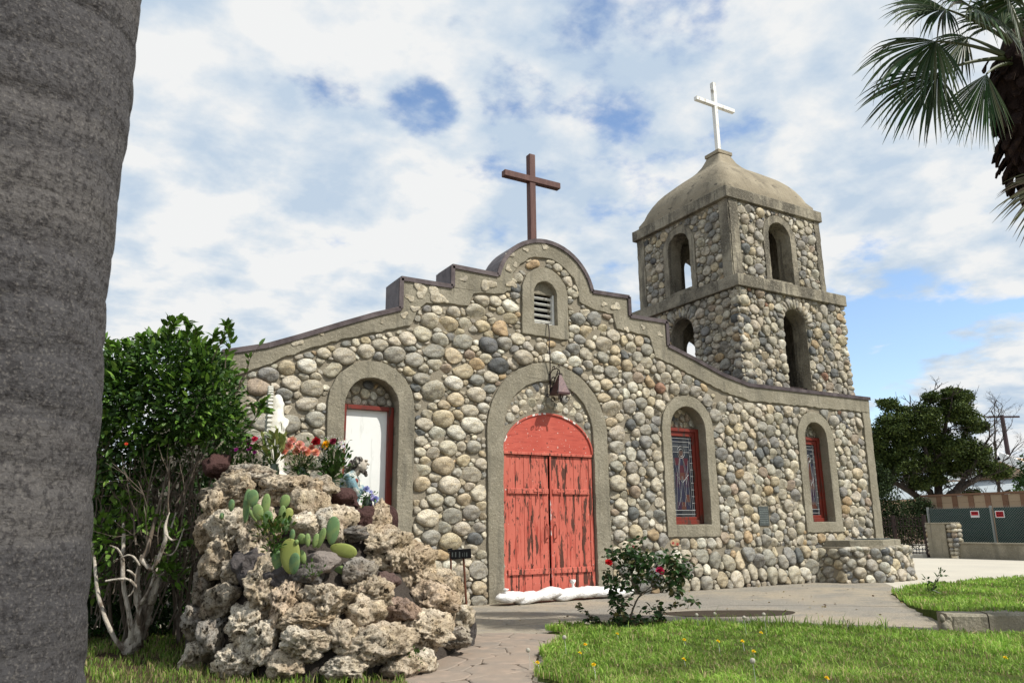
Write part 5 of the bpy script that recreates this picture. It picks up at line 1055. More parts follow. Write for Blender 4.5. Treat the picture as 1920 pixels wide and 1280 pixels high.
for i_, pts in enumerate([[(258, 1088, 8.05), (248, 1110, 8.0), (240, 1118, 8.0)], [(288, 1068, 8.0), (296, 1078, 7.98), (306, 1074, 7.97)], [(262, 1060, 8.03), (252, 1045, 8.0), (240, 1040, 8.0), (226, 1046, 8.0)], [(232, 1052, 8.1), (222, 1030, 8.05), (206, 1022, 8.05)], [(310, 1000, 8.0), (322, 1012, 8.0), (334, 1010, 8.0)], [(304, 1035, 8.05), (318, 1040, 8.0), (330, 1030, 8.0), (345, 990, 8.1)]]):
    limb('limb', pts, [.016-.003*j for j in range(len(pts))], gn, G, 7, 20+i_, .1)
# ------------------------------------------------------------------ palm trunk close by
pt = thing('palm_trunk', 'massive grey ringed palm trunk filling the left edge, close to the camera', 'palm tree', (0, 0, 0))
edge = [(250, -40), (246, 60), (240, 140), (231, 200), (224, 290), (215, 400), (204, 470), (198, 560), (194, 640), (191, 740), (183, 840), (176, 900), (172, 1000), (168, 1100), (164, 1190), (160, 1290), (150, 1500), (110, 1900)]
prof_ = []
ax = loc(at_px(-62, 2.15), 2.15, 0)
for px, py in edge:
    # radius that puts the right-hand silhouette of a vertical trunk here
    z = sight(px, py, 2.15).z; lo, hi = .05, .8
    for _ in range(30):
        r = (lo+hi)/2; c = Vector((ax.x, ax.y, z)); xs = [project(c+Vector((cos(a)*r, sin(a)*r, 0)))[0] for a in [2*pi*i/48 for i in range(48)]]
        if max(xs) > px: hi = r
        else: lo = r
    prof_.append((z, r))
prof_ = sorted(prof_); zs_ = [p[0] for p in prof_]; rs_ = [p[1] for p in prof_]
nzz, kk = 260, 96; Z = np.linspace(-.05, 4.6, nzz); th = np.arange(kk)*2*pi/kk; R0 = np.interp(Z, zs_, rs_)
ZZ, TT = np.meshgrid(Z, th, indexing='ij'); pts_ = np.stack([np.cos(TT).ravel()*1.3, np.sin(TT).ravel()*1.3, ZZ.ravel()*1.6], 1)
wob = ZZ+.05*np.sin(TT*2+1)+.03*np.sin(TT*3)+(.14*fbm(pts_, 3, 3)).reshape(ZZ.shape); rid = (np.abs(np.sin(wob*pi/.155)))**.5
Rr = R0[:, None]*(1+.05*fbm(pts_*1.1, 4, 5).reshape(ZZ.shape))-.015*(1-rid)**1.5*(1+2.5*fbm(pts_*2, 3, 6).reshape(ZZ.shape))+.012*fbm(pts_*np.array([9, 9, 3.]), 4, 7).reshape(ZZ.shape)
V = np.stack([ax.x+Rr*np.cos(TT), ax.y+Rr*np.sin(TT), ZZ], -1).reshape(-1, 3); F = [(i*kk+j, i*kk+(j+1) % kk, (i+1)*kk+(j+1) % kk, (i+1)*kk+j) for i in range(nzz-1) for j in range(kk)]
mesh('trunk', V, F, M['palm_trunk'], pt, smooth=True)
cst = MB(); crown = Vector((ax.x, ax.y, 4.5))
mb = MB(); mb.lathe([(.36, 0), (.33, 1.5), (.30, 3.0), (.34, 4.2), (.2, 4.6)], (ax.x, ax.y, 4.55), 24); mb.build('upper_trunk', M['palm_trunk'], pt, smooth=True)
# ------------------------------------------------------------------ prickly pears
PAD = [(.12, .205, .085), (.17, .245, .085), (.10, .18, .08), (.23, .265, .07)]
def pad(mb, px, py, w, h, ang, d, c, thick=.16, yaw=0.):
    """pad centred on the bearing, half sizes in px, tilted by ang degrees from upright (clockwise)"""
    s = d/FPX; ctr = sight(px, py, d); m_ = MB(); m_.ball((0, 0, 0), 1, (1, 1, 1), 16, 10); V = np.array(m_.v); t = V[:, 2]
    wid = np.clip(1+.16*t, .6, 1.2); V = V*np.stack([w*s*wid, np.full(len(V), max(.012, thick*min(w, h)*s)+.006), np.full(len(V), h*s)], 1)
    a = radians(ang); R = np.array([[cos(a), 0, sin(a)], [0, 1, 0], [-sin(a), 0, cos(a)]]); V = V@R.T; y = yaw; Ry = np.array([[cos(y), -sin(y), 0], [sin(y), cos(y), 0], [0, 0, 1]]); V = V@Ry.T
    B = np.array([list(HR), list(HF), [0, 0, 1]]); V = V@B+np.array(ctr); return V, m_.f
def cactus(label, pads, at, dd=7.35):
    t = thing('prickly_pear', label, 'cactus', at, 'prickly pear cacti growing on the rock grotto'); rg = random.Random(len(label))
    for (px, py, w, h, ang, off, ci) in pads:
        V, f = pad(None, px, py, w*1.05, h*1.05, ang, dd+off, ci, yaw=rg.uniform(-.3, .3)); c = np.array(PAD[ci]); o = mesh('cactus_pad', V, f, M['cactus'], t, col=np.tile(c, (len(V), 1)), smooth=True, origin=V.mean(0))
        # spine clusters
        mb = MB(); 
        for k in range(14):
            i = rg.randrange(len(V)); v = Vector(V[i]); n_ = (v-Vector(V.mean(0))).normalized(); mb.tube([v-n_*.003, v+n_*.008], [.0022, .0006], 3, False)
        mb.build('spine', M['void'], o, kind='stuff')
def mp(px, py, off=0.):
    z, p, d = invert(px, py); return p, d
_, dA = mp(480, 985); _, dB = mp(590, 1030); _, dC = mp(640, 1010); _, dD = mp(500, 960)
cactus('tall narrow prickly pear on the left side of the grotto below the flower vases', [(463, 948, 7, 30, 2, -.18, 0), (474, 934, 11, 16, -5, -.22, 0), (498, 948, 8, 22, 4, -.20, 1), (484, 960, 10, 15, -20, -.26, 1), (502, 974, 10, 16, 0, -.30, 0), (434, 947, 6, 11, 0, -.1, 2), (416, 967, 4, 6, 0, -.1, 2), (474, 966, 4, 14, -38, -.2, 1)], sight(475, 985, dA-.15), dA)
cactus('slim young prickly pear standing behind the leafy green sprig', [(534, 940, 9, 13, 12, -.1, 1), (529, 966, 7, 18, 2, -.15, 1), (541, 964, 8, 12, 5, -.12, 3), (535, 984, 8, 12, 0, -.18, 2), (519, 985, 7, 14, -4, -.14, 1), (568, 984, 5, 10, 18, -.1, 1)], sight(533, 1000, dA-.1), dA)
cactus('prickly pear with one large yellow spotted pad and small blue green pads in front', [(544, 1042, 18, 31, -6, -.22, 3), (520, 1050, 11, 18, -8, -.17, 0), (552, 1056, 11, 19, 4, -.30, 2), (567, 1044, 7, 13, -18, -.2, 1), (548, 1003, 5, 11, 2, -.1, 2)], sight(548, 1078, dB-.2), dB)
cactus('row of small upright prickly pear pads beside the large yellow pad', [(566, 1010, 10, 9, 40, -.16, 1), (577, 1012, 5, 12, -4, -.2, 1), (592, 1013, 6, 13, 12, -.16, 1), (602, 1008, 7, 19, 20, -.15, 1), (556, 1016, 4, 5, 0, -.2, 1)], sight(580, 1022, dB-.1), dB)
cactus('prickly pear on the right with an upright oval pad above two reclining pads', [(624, 994, 12, 25, 4, -.22, 0), (644, 1031, 12, 26, 103, -.24, 3), (640, 1072, 11, 20, 84, -.22, 1), (646, 1062, 7, 10, 60, -.14, 2)], sight(628, 1022, dC-.2), dC)
def plant(name, label, cat, at, pts, size, pal, seed, n=60, group=None, aspect=.45, up=.5, jit=.6, spread=.03, stem=True):
    t = thing(name, label, cat, at, group); rg = np.random.RandomState(seed); P = []; N = []; mb = MB()
    for q in pts:
        q = Vector(q); mb.tube([at, Vector(at).lerp(q, .5)+Vector((0, 0, .01)), q], [.006, .004, .002], 5)
        for _ in range(n//len(pts)): P.append(np.array(q)+rg.normal(0, spread, 3)); N.append(np.array((q-Vector(at)).normalized())+np.array([0, 0, up]))
    if stem: mb.build('stems', M['twig'], t, kind='stuff')
    leafmesh('leaves', P, N, size, M['leaf'], t, aspect, pal, seed, kind='stuff', jitter=jit); return t
plant('leafy_sprig', 'small glossy dark green shrub sprig growing among the cactus pads', 'plant', sight(512, 1030, dB-.12), [sight(x, y, dB-.22) for x, y in [(495, 985), (505, 978), (515, 990), (530, 982), (490, 1000), (505, 1005), (525, 1000), (516, 1018), (540, 985), (510, 1030)]], .062, [(.05, .12, .018), (.09, .18, .03), (.035, .08, .014), (.16, .15, .04)], 31, 170, jit=.7)
for x, y, l in [(586, 1080, 'tiny green seedling in a rock crevice below the cactus pads'), (774, 1240, 'small dark green weed at the foot of the grotto by the path')]:
    _, d = mp(x, min(y, 1235)); plant('small_weed', l, 'plant', sight(x, y+8, d-.08), [sight(x+dx, y+dy, d-.14) for dx, dy in [(-6, -8), (6, -10), (0, -14), (10, 0), (-9, 2)]], .035, [(.08, .16, .03), (.05, .11, .02)], int(x), 45)
# ------------------------------------------------------------------ statues
def sculpt(name, parts, mat_, parent, voxel=.009, frame=None, disp=None, origin=(0, 0, 0)):
    mb = MB()
    for p in parts:
        if p[0] == 'b': mb.ball(p[1], 1, p[2], 16, 10, rot=(Matrix.Rotation(p[3], 3, 'Y') if len(p) > 3 else None))
        elif p[0] == 't': mb.tube(p[1], p[2], 12)
        elif p[0] == 'l': mb.lathe(p[1], p[2], 24, p[3], p[4])
    me = bpy.data.meshes.new('tmp'); me.from_pydata(mb.v, [], mb.f); o = bpy.data.objects.new('tmp', me); COL.objects.link(o)
    bm = bmesh.new(); bm.from_mesh(me); bmesh.ops.recalc_face_normals(bm, faces=bm.faces[:]); bm.to_mesh(me); bm.free()
    r = o.modifiers.new('r', 'REMESH'); r.mode = 'VOXEL'; r.voxel_size = voxel; s_ = o.modifiers.new('s', 'SMOOTH'); s_.iterations = 3; s_.factor = .6
    ev = o.evaluated_get(bpy.context.evaluated_depsgraph_get()); m2 = ev.to_mesh(); V = np.array([v.co[:] for v in m2.vertices]); F = [tuple(p.vertices) for p in m2.polygons]; ev.to_mesh_clear()
    bpy.data.objects.remove(o); bpy.data.meshes.remove(me)
    if disp: V = disp(V)
    A, B, C, O = frame; W = np.outer(V[:, 0], A)+np.outer(V[:, 1], B)+np.outer(V[:, 2], C)+np.array(O)
    return mesh(name, W, F, mat_, parent, smooth=True, origin=origin)
vd = 8.75; vbase = sight(513, 872, vd); vbase.z = 1.86
vs_t = thing('praying_statue', 'white weathered statue of a veiled praying woman with a ridged halo, behind the flowers', 'statue', vbase)
fa = (HR*.93+HF*.36).normalized(); fb = Vector((-fa.y, fa.x, 0)); fr3 = (np.array(fa), np.array(fb), np.array([0, 0, 1.]), np.array(vbase))
def folds(V):
    a = np.arctan2(V[:, 1], V[:, 0]); k = 1+.045*np.sin(a*9+V[:, 2]*3)*np.clip(1.0-V[:, 2], 0, 1); V = V.copy(); V[:, 0] *= k; V[:, 1] *= k; return V
sculpt('robed_figure', [('l', [(.125, 0), (.13, .1), (.125, .3), (.122, .5), (.115, .62), (.098, .70), (.082, .77), (.078, .84), (.066, .90), (.035, .94), (.01, .95)], (0, 0, 0), .85, 1.0), ('b', (.09, 0, .62), (.05, .035, .06), .5), ('t', [(.03, .08, .62), (.07, .07, .54), (.11, .01, .60)], [.04, .038, .026]), ('t', [(.03, -.08, .62), (.07, -.07, .54), (.11, -.01, .60)], [.04, .038, .026]), ('b', (.06, 0, .83), (.02, .025, .035)), ('b', (0, 0, .02), (.16, .15, .05))],
       M['plaster_white'], vs_t, .010, fr3, folds, vbase)
hl = MB(); nt_ = 58
for i in range(nt_):
    a = -pi*.42+(pi*1.84)*i/(nt_-1); r0 = 1.0; y = .21*cos(a); z = .50+.50*sin(a); y1, z1 = .25*cos(a), .50+.545*sin(a)
    c0 = vbase+fa*(-.088)+fb*y+Vector((0, 0, z)); c1 = vbase+fa*(-.088)+fb*y1+Vector((0, 0, z1)); hl.beam(c0, c1, .019, .055, fa)
hl.build('halo_ray', M['plaster_white'], vs_t, kind='stuff')
n = 26; ov = [(.235*cos(2*pi*i/n), .50+.52*sin(2*pi*i/n)) for i in range(n)]
mb = MB(); mb.add([vbase+fa*(-.108)+fb*y+Vector((0, 0, z)) for y, z in ov]+[vbase+fa*(-.075)+fb*y+Vector((0, 0, z)) for y, z in ov], [tuple(range(n)), tuple(range(2*n-1, n-1, -1))]+[(i, n+i, n+(i+1) % n, (i+1) % n) for i in range(n)]); mb.build('halo_plate', M['plaster_white'], vs_t)
# kneeling bearded figure
jd = 8.75; jb = sight(652, 952, jd)
jt = thing('kneeling_statue', 'painted statue of a bearded kneeling figure in a worn blue green robe, facing right', 'statue', jb)
fr4 = (np.array(HR), np.array(HF), np.array([0, 0, 1.]), np.array(jb)); s6 = jd/FPX
def jp(px, py, off=0.): return ((px-652)*s6, off, (952-py)*s6)
def robef(V):
    V = V.copy(); f = fbm(V*np.array([14, 14, 5.])+3, 3)[:, None]; n_ = V-np.array([.0, 0, 0]); n_[:, 2] *= .2; n_ /= np.linalg.norm(n_, axis=1)[:, None]+1e-6; return V+n_*f*.045
sculpt('robe', [('b', jp(654, 904), (.115, .15, .11)), ('b', jp(652, 925), (.115, .15, .16)), ('b', jp(650, 955), (.13, .17, .14)), ('t', [jp(656, 893, -.10), jp(664, 915, -.15), jp(672, 928, -.12), jp(668, 945, -.13), jp(660, 958, -.12)], [.055, .058, .052, .046, .03]), ('t', [jp(656, 893, .10), jp(668, 912, .12), jp(678, 922, .02)], [.05, .05, .04]), ('t', [jp(655, 895), jp(664, 884)], [.07, .045])], M['robe'], jt, .010, fr4, robef, jb)
sculpt('head', [('b', jp(675, 873), (.062, .058, .078), -.15), ('t', [jp(664, 890), jp(672, 878)], [.042, .046]), ('t', [jp(684, 868), jp(689.5, 872.5)], [.010, .014]), ('b', jp(684, 864), (.02, .035, .014)), ('b', jp(683.5, 880), (.015, .022, .010)), ('b', jp(672, 874, -.057), (.014, .01, .022))], M['statue_skin'], jt, .0055, fr4, None, jb)
def hairf(V): V = V.copy(); V[:, 1] *= 1+.10*np.sin(V[:, 2]*90+V[:, 0]*60); V[:, 2] += .006*np.sin(V[:, 0]*110); return V
sculpt('hair', [('b', jp(669, 867), (.075, .068, .066), .35), ('b', jp(660, 872), (.065, .07, .06), .6), ('t', [jp(660, 872, -.045), jp(652, 880, -.05), jp(644, 886, -.03)], [.035, .033, .018]), ('t', [jp(660, 872, .045), jp(652, 881, .05), jp(645, 888, .03)], [.035, .033, .018]), ('b', jp(650, 880), (.05, .07, .04), .6)], M['statue_hair'], jt, .0065, fr4, hairf, jb)
sculpt('beard', [('b', jp(681, 886), (.036, .036, .030), .5), ('b', jp(684, 891), (.022, .022, .024)), ('t', [jp(673, 882, -.045), jp(680, 888, -.03)], [.014, .018]), ('b', jp(686.5, 877.5), (.010, .022, .006))], M['statue_hair'], jt, .005, fr4, None, jb)
mb = MB(); mb.ball(Vector(jb)+HR*jp(669, 903)[0]+HF*(-.10)+Vector((0, 0, jp(669, 903)[2])), .028, (1, 1, 1.1)); ob = mb.build('red_heart', M['red_frame'], jt, smooth=True)
sculpt('base_block', [('b', jp(668, 962), (.17, .12, .05)), ('b', jp(690, 952), (.10, .09, .05))], M['tufa'], jt, .012, fr4, None, jb)
for o_ in jt.children:
    if o_.name.startswith('base_block'):
        a_ = o_.data.color_attributes.new('Col', 'FLOAT_COLOR', 'POINT'); a_.data.foreach_set('color', np.tile([.35, .33, .28, 1], len(o_.data.vertices)).astype(np.float32))
# ------------------------------------------------------------------ bouquets
def bloom(mb, c, r, colr, rg, layers=4, per=8, up=None):
    up = Vector(up or (-.45+rg.uniform(-.3, .3), -.75+rg.uniform(-.3, .3), .55)).normalized(); a1 = up.orthogonal().normalized(); a2 = up.cross(a1)
    for l in range(layers):
        t = l/max(1, layers-1); el = radians(15+65*t)
        for k in range(per-l):
            an = 2*pi*(k+.5*l)/(per-l)+rg.uniform(-.2, .2); d = (a1*cos(an)+a2*sin(an)); out = d*cos(el)+up*sin(el); sd_ = up.cross(d).normalized(); L_ = r*(1-.35*t)*rg.uniform(.85, 1.1); w = r*(.5-.12*t)
            p0 = Vector(c)+up*r*.05*l; mb.add([p0, p0+out*L_*.55+sd_*w*.8, p0+out*L_*.95+sd_*w*.5+up*r*rg.uniform(-.1, .15), p0+out*L_*1.05+up*r*rg.uniform(-.15, .1), p0+out*L_*.95-sd_*w*.5+up*r*rg.uniform(-.1, .15), p0+out*L_*.55-sd_*w*.8], [(0, 1, 2, 3), (0, 3, 4, 5)], [x*rg.uniform(.8, 1.15) for x in colr])
def bouquet(label, vase_px, vase_py, d, flowers, leaves, leafsize, fillers=(), vcol='ceramic', lpal=None, seed=1):
    base = sight(vase_px, vase_py, d); t = thing('flower_bouquet', label, 'bouquet', base, 'bouquets on top of the rock grotto'); rg = random.Random(seed); vh = .15
    mb = MB(); mb.lathe([(.035, 0), (.055, .03), (.058, .09), (.042, .14), (.048, vh+.01)], base, 16); mb.build('vase', M[vcol], t, smooth=True)
    top = base+Vector((0, 0, vh)); st = MB()
    for (px, py, r, c) in flowers:
        p = sight(px, py, d+rg.uniform(-.08, .05)); st.tube([top-Vector((0, 0, .08)), top.lerp(p, .5)+Vector((0, 0, .01)), p], .0035, 4)
        mb = MB(); lay, per = (4, 10) if r > 5 else (2, 6); bloom(mb, p, r*d/FPX, c, rg, lay, per); mb.build('flower', M['petal'], t)
    if fillers:
        mb = MB()
        for (px, py, sx, sy, n_, c) in fillers:
            for _ in range(n_): mb.ball(sight(px+rg.gauss(0, sx), py+rg.gauss(0, sy), d+rg.uniform(-.06, .06)), .0055, (1, 1, 1), 5, 3, c=c)
        mb.build('filler_blossom', M['petal'], t, kind='stuff')
    P = []; N = []
    for (px, py, sx, sy, n_) in leaves:
        for _ in range(n_):
            q = sight(px+rg.gauss(0, sx), py+rg.gauss(0, sy), d+rg.uniform(-.09, .09)); P.append(q); N.append((q-top).normalized()+Vector((0, 0, .3)))
            if rg.random() < .5: st.tube([top, q], .0028, 4)
    st.build('stalks', M['leaf_dull'], t, kind='stuff'); 
    for o_ in t.children:
        if o_.name.startswith('stalks'): a_ = o_.data.color_attributes['Col']; a_.data.foreach_set('color', np.tile([.07, .12, .03, 1], len(o_.data.vertices)).astype(np.float32))
    leafmesh('leaf_sprays', P, N, leafsize, M['leaf'], t, .5, lpal or GREEN, seed, kind='stuff', jitter=.5)
PE = (.78, .36, .25); PE2 = (.80, .44, .33); WH = (.80, .78, .74)
bouquet('bouquet of large olive green leaves with small red and white blossoms in a glass vase', 513, 897, 8.35, [(478, 823, 6, (.55, .03, .08)), (487, 818, 5, WH), (480, 836, 4, (.6, .12, .16)), (497, 813, 5, (.70, .66, .42)), (474, 830, 4, (.75, .5, .5))], [(510, 838, 13, 13, 44), (520, 825, 8, 8, 16)], .115, [(485, 832, 10, 9, 40, (.5, .25, .3))], lpal=[(.17, .20, .05), (.11, .16, .04), (.22, .25, .08)], seed=3)
bouquet('bouquet of peach carnations in a dark glass vase in the middle of the three', 566, 903, 8.35, [(548, 826, 9, PE2), (542, 837, 9, PE), (562, 835, 10, PE2), (557, 848, 10, PE), (576, 849, 10, PE), (592, 849, 9, PE), (534, 848, 8, PE), (570, 842, 8, PE2), (584, 840, 7, PE)], [(566, 866, 15, 9, 110), (566, 885, 8, 6, 40)], .05, [(566, 860, 17, 9, 160, (.6, .55, .38)), (548, 868, 9, 6, 50, (.6, .5, .35))], seed=4)
bouquet('mixed bouquet with a dark red rose, a yellow daisy and white blossoms', 620, 925, 8.4, [(593, 829, 10, (.30, .006, .012)), (613, 834, 10, (.85, .50, .01)), (625, 828, 7, (.20, .015, .04)), (637, 832, 6, WH), (643, 838, 5, WH), (632, 838, 5, WH), (645, 829, 5, WH), (603, 840, 5, (.35, .05, .2))], [(622, 868, 14, 18, 170), (612, 888, 10, 12, 60), (638, 862, 8, 9, 40)], .06, [(602, 852, 9, 9, 110, (.75, .74, .7)), (622, 822, 14, 4, 40, (.6, .6, .55)), (640, 838, 7, 5, 60, WH)], lpal=GREEN[:4], seed=5)
bouquet('little spray of pale blue violet flowers beside the kneeling statue', 688, 958, 8.45, [(687, 917, 7, (.36, .38, .62)), (695, 922, 5, (.40, .40, .66)), (703, 936, 8, (.38, .40, .66)), (698, 930, 5, (.5, .5, .72)), (706, 944, 6, (.32, .34, .6)), (694, 947, 5, (.10, .05, .20))], [(690, 934, 7, 7, 36)], .05, [], lpal=[(.05, .14, .03), (.08, .18, .04)], seed=6)
plant('flowering_shrub', 'thin magenta flowered sprigs between the hedge and the flower vases', 'plant', sight(452, 905, 8.5), [sight(x, y, 8.4) for x, y in [(440, 850), (455, 840), (470, 850), (465, 862), (450, 868), (480, 868), (436, 872), (425, 855), (492, 872), (470, 878)]], .055, GREEN[:3]+[(.08, .10, .05)], 37, 190)
tm = MB(); rg = random.Random(2)
for x, y in [(466, 843), (464, 832), (472, 838), (443, 843), (478, 848)]: bloom(tm, sight(x, y, 8.33), .026, (.42, .03, .28), rg, 2, 6)
for o_ in bpy.data.objects:
    if o_.name.startswith('flowering_shrub'): tm.build('magenta_blossom', M['petal'], o_, kind='stuff')
for o_ in list(bpy.data.objects):
    if o_.name.startswith('hedge_shrub'):
        mb = MB(); bloom(mb, sight(237, 832, 7.85), .018, (.65, .05, .02), rg, 2, 6); mb.build('red_blossom', M['petal'], o_)

# ------------------------------------------------------------------ rose bush
rb0 = ground(1178, 1182); rd = project(rb0)[2]
rose = thing('rose_bush', 'leggy rose bush at the lawn edge with dark leaves and two open roses', 'rose bush', rb0)
rgr_ = random.Random(5); canes = MB(); LP = []; LN = []
def cane(pts, r0, leaf=.7, d=rd):
    P = [sight(x, y, d+o) for x, y, o in pts]; Q = []
    for i in range(len(P)-1):
        for j in range(4): Q.append(P[i].lerp(P[i+1], j/4)+Vector((rgr_.gauss(0, .006), rgr_.gauss(0, .006), 0)))
    Q.append(P[-1]); n = len(Q); canes.tube(Q, [r0*(1-.65*i/n) for i in range(n)], 6); return Q
main = cane([(1176, 1178, 0), (1186, 1140, 0), (1200, 1115, 0), (1222, 1098, -.05), (1240, 1080, -.1), (1262, 1060, 0)], .013)
cane([(1198, 1118, 0), (1215, 1108, .1), (1240, 1100, .2), (1262, 1098, .2), (1275, 1112, .2)], .009); cane([(1198, 1115, 0), (1203, 1085, .1), (1196, 1060, .1), (1180, 1040, .05)], .008)
cane([(1198, 1112, 0), (1185, 1085, -.1), (1165, 1075, -.1), (1150, 1062, -.1), (1141, 1058, -.1)], .006); cane([(1222, 1098, 0), (1225, 1070, 0), (1215, 1045, 0)], .006)
cl = [(1150, 1040, 10, 7, 26), (1175, 1038, 14, 8, 52), (1195, 1042, 14, 9, 58), (1208, 1055, 11, 10, 42), (1180, 1060, 12, 10, 42), (1165, 1090, 8, 10, 26), (1185, 1100, 9, 9, 28), (1200, 1078, 9, 10, 26), (1240, 1045, 12, 9, 42), (1262, 1048, 12, 10, 52), (1280, 1062, 10, 8, 40), (1262, 1070, 12, 9, 44), (1275, 1085, 10, 8, 32), (1250, 1095, 11, 7, 40), (1268, 1110, 7, 8, 20), (1225, 1080, 9, 9, 26), (1290, 1075, 6, 5, 12), (1140, 1082, 3, 12, 22), (1150, 1115, 5, 14, 30), (1165, 1140, 8, 14, 52), (1160, 1162, 9, 9, 66), (1180, 1168, 11, 7, 60), (1200, 1160, 8, 7, 26), (1232, 1158, 7, 9, 34), (1212, 1170, 11, 4, 28), (1200, 1020, 6, 4, 8), (1185, 1012, 8, 4, 9), (1222, 1140, 14, 4, 10)]
for x, y, sx, sy, n in cl:
    c = sight(x, y, rd)
    for _ in range(int(n*1.6)):
        p = sight(x+rgr_.gauss(0, sx*.8), y+rgr_.gauss(0, sy*.8), rd+rgr_.gauss(0, .13)); LP.append(p); LN.append(Vector((rgr_.gauss(0, .6), rgr_.gauss(0, .6), -.15)))
for pts in ([(1232, 1165, 0), (1250, 1140, 0), (1275, 1132, -.1), (1300, 1126, -.2), (1308, 1130, -.2)], [(1130, 1175, 0), (1115, 1162, 0), (1098, 1148, 0), (1084, 1134, 0)], [(1150, 1176, 0), (1125, 1166, 0), (1108, 1158, 0), (1090, 1168, 0)], [(1228, 1168, 0), (1240, 1150, 0), (1232, 1132, 0)], [(1172, 1175, 0), (1158, 1130, 0), (1146, 1092, -.05), (1136, 1074, -.05)], [(1165, 1175, 0), (1150, 1140, 0), (1150, 1100, 0)]):
    Q = cane(pts, .004)
    for q in Q[2:]:
        for _ in range(3): LP.append(q+Vector((rgr_.gauss(0, .015), rgr_.gauss(0, .015), rgr_.gauss(0, .012)))); LN.append(Vector((rgr_.gauss(0, 1), rgr_.gauss(0, 1), rgr_.gauss(-.1, .4))))
canes.build('canes', M['twig'], rose, kind='stuff'); leafmesh('rose_leaves', LP, LN, .075, M['leaf'], rose, .64, [(.030, .075, .018), (.022, .055, .014), (.05, .10, .022), (.03, .06, .02), (.09, .08, .03)], 8, kind='stuff', jitter=.35)
for x, y, r, c, lab in ((1141, 1055, .050, (.62, .018, .022), 'open bright red rose'), (1237, 1070, .062, (.55, .03, .11), 'drooping pink red rose')):
    mb = MB(); bloom(mb, sight(x, y, rd-.22), r, c, rgr_, 5, 8, (-.1, -.7, .6)); o_ = mb.build('rose_bloom', M['petal'], rose); o_['label'] = lab
for x, y in ((1187, 1024), (1262, 1018), (1270, 1020)):
    mb = MB(); bloom(mb, sight(x, y, rd-.1), .022, (.5, .12, .10), rgr_, 2, 5); mb.build('rose_bud', M['petal'], rose); 
b2 = ground(1743, 1117); d2 = project(b2)[2]
plant('rose_sapling', 'spindly young rose sapling at the tip of the right lawn', 'plant', b2, [sight(x, y, d2) for x, y in [(1737, 1085), (1742, 1095), (1733, 1098), (1762, 1070), (1760, 1080), (1756, 1092), (1766, 1074), (1745, 1108), (1752, 1104)]], .07, GREEN[:3], 44, 60, jit=.8, spread=.02)
tg = MB(); tg.beam(sight(1750, 1106, d2-.2), sight(1762, 1111, d2-.2), .035, .004); tag(tg.build('plant_tag', M['white_sign']), 'small white plant tag lying beside the young rose sapling', 'plant tag')
# ------------------------------------------------------------------ dandelions
dl = random.Random(14)
for px, py, kind, lab in [(1157, 1188, 0, 'yellow dandelion closest below the rose bush'), (1097, 1208, 0, 'yellow dandelion left of the rose bush, upper one of two by the path'), (1087, 1224, 0, 'yellow dandelion left of the rose bush, lower one of two by the path'), (1008, 1242, 0, 'yellow dandelion at the very edge of the flagged path'), (1113, 1246, 0, 'yellow dandelion in the lawn corner left of the picture centre, lowest there'), (1282, 1236, 0, 'yellow dandelion alone in the middle of the lawn below the wide window'), (1283, 1199, 0, 'yellow dandelion just right of the rose bush, near the lawn edge'), (1392, 1202, 0, 'yellow dandelion in front of the dark puddle, left of its neighbour'), (1413, 1221, 0, 'yellow dandelion in front of the dark puddle, right and lower of its neighbour'), (1550, 1271, 0, 'yellow dandelion at the bottom edge of the picture, right of the middle'), (1885, 1233, 0, 'yellow dandelion in the bottom right corner below the curb'), (1427, 1186, 0, 'yellow dandelion half hidden at the lawn edge by the puddle'), (1848, 1145, 0, 'yellow dandelion on the right lawn above the curb'), (1346, 1202, 0, 'yellow dandelion right of the rose bush, between it and the puddle'), (990, 1218, 1, 'pale dandelion seed head over the flagged path edge'), (1058, 1194, 1, 'pale dandelion seed head left of the rose bush near the lawn tip'), (1340, 1150, 1, 'pale dandelion seed head in front of the puddle, left one of the tall ones'), (1432, 1151, 1, 'pale dandelion seed head in front of the puddle, right one of the tall ones'), (1411, 1238, 1, 'pale dandelion seed head low in the lawn, below the yellow flowers'), (1395, 1157, 1, 'pale dandelion seed head between the two tallest ones at the puddle'), (1306, 1152, 1, 'pale dandelion seed head just right of the rose bush')]:
    hgt = dl.uniform(.07, .12) if not kind else dl.uniform(.14, .26); p = ground(px, py, hgt+.05)
    t = thing('dandelion', lab, 'flower', (p.x, p.y, .05), ['yellow dandelions in the lawns', 'dandelion seed heads in the lawn'][kind])
    mb = MB(); mb.tube([(p.x+.02, p.y, .03), (p.x+.012, p.y, .05+hgt*.6), p], .0022, 4); mb.build('stalk', M['plaster_white'] if kind else M['leaf_dull'], t)
    mb = MB()
    if kind: mb.ball(p, .021, (1, 1, 1), 10, 6, c=(.5, .47, .4))
    else: bloom(mb, p, .021, (.85, .62, .02), dl, 3, 9, (dl.uniform(-.3, .3), -.4, 1))
    mb.build('flower_head', M['petal'], t)

# fallen leaves and crumbs on the paving and path
rl = np.random.RandomState(55); LP = []; LN = []
for _ in range(420):
    x, y = rl.uniform(2.5, 14), rl.uniform(6.2, 12)
    if in_poly(front, x, y) or in_poly(right, x, y) or (rl.rand() > .25 and y < 11.4 and rl.rand() > .35): continue
    LP.append((x, y, .016)); LN.append((rl.normal(), rl.normal(), 0))
leafmesh('leaf_litter', LP, LN, .045, M['leaf_dull'], None, .5, [(.16, .10, .05), (.24, .17, .08), (.09, .06, .035), (.30, .24, .12)], 61, kind='stuff', jitter=.02)
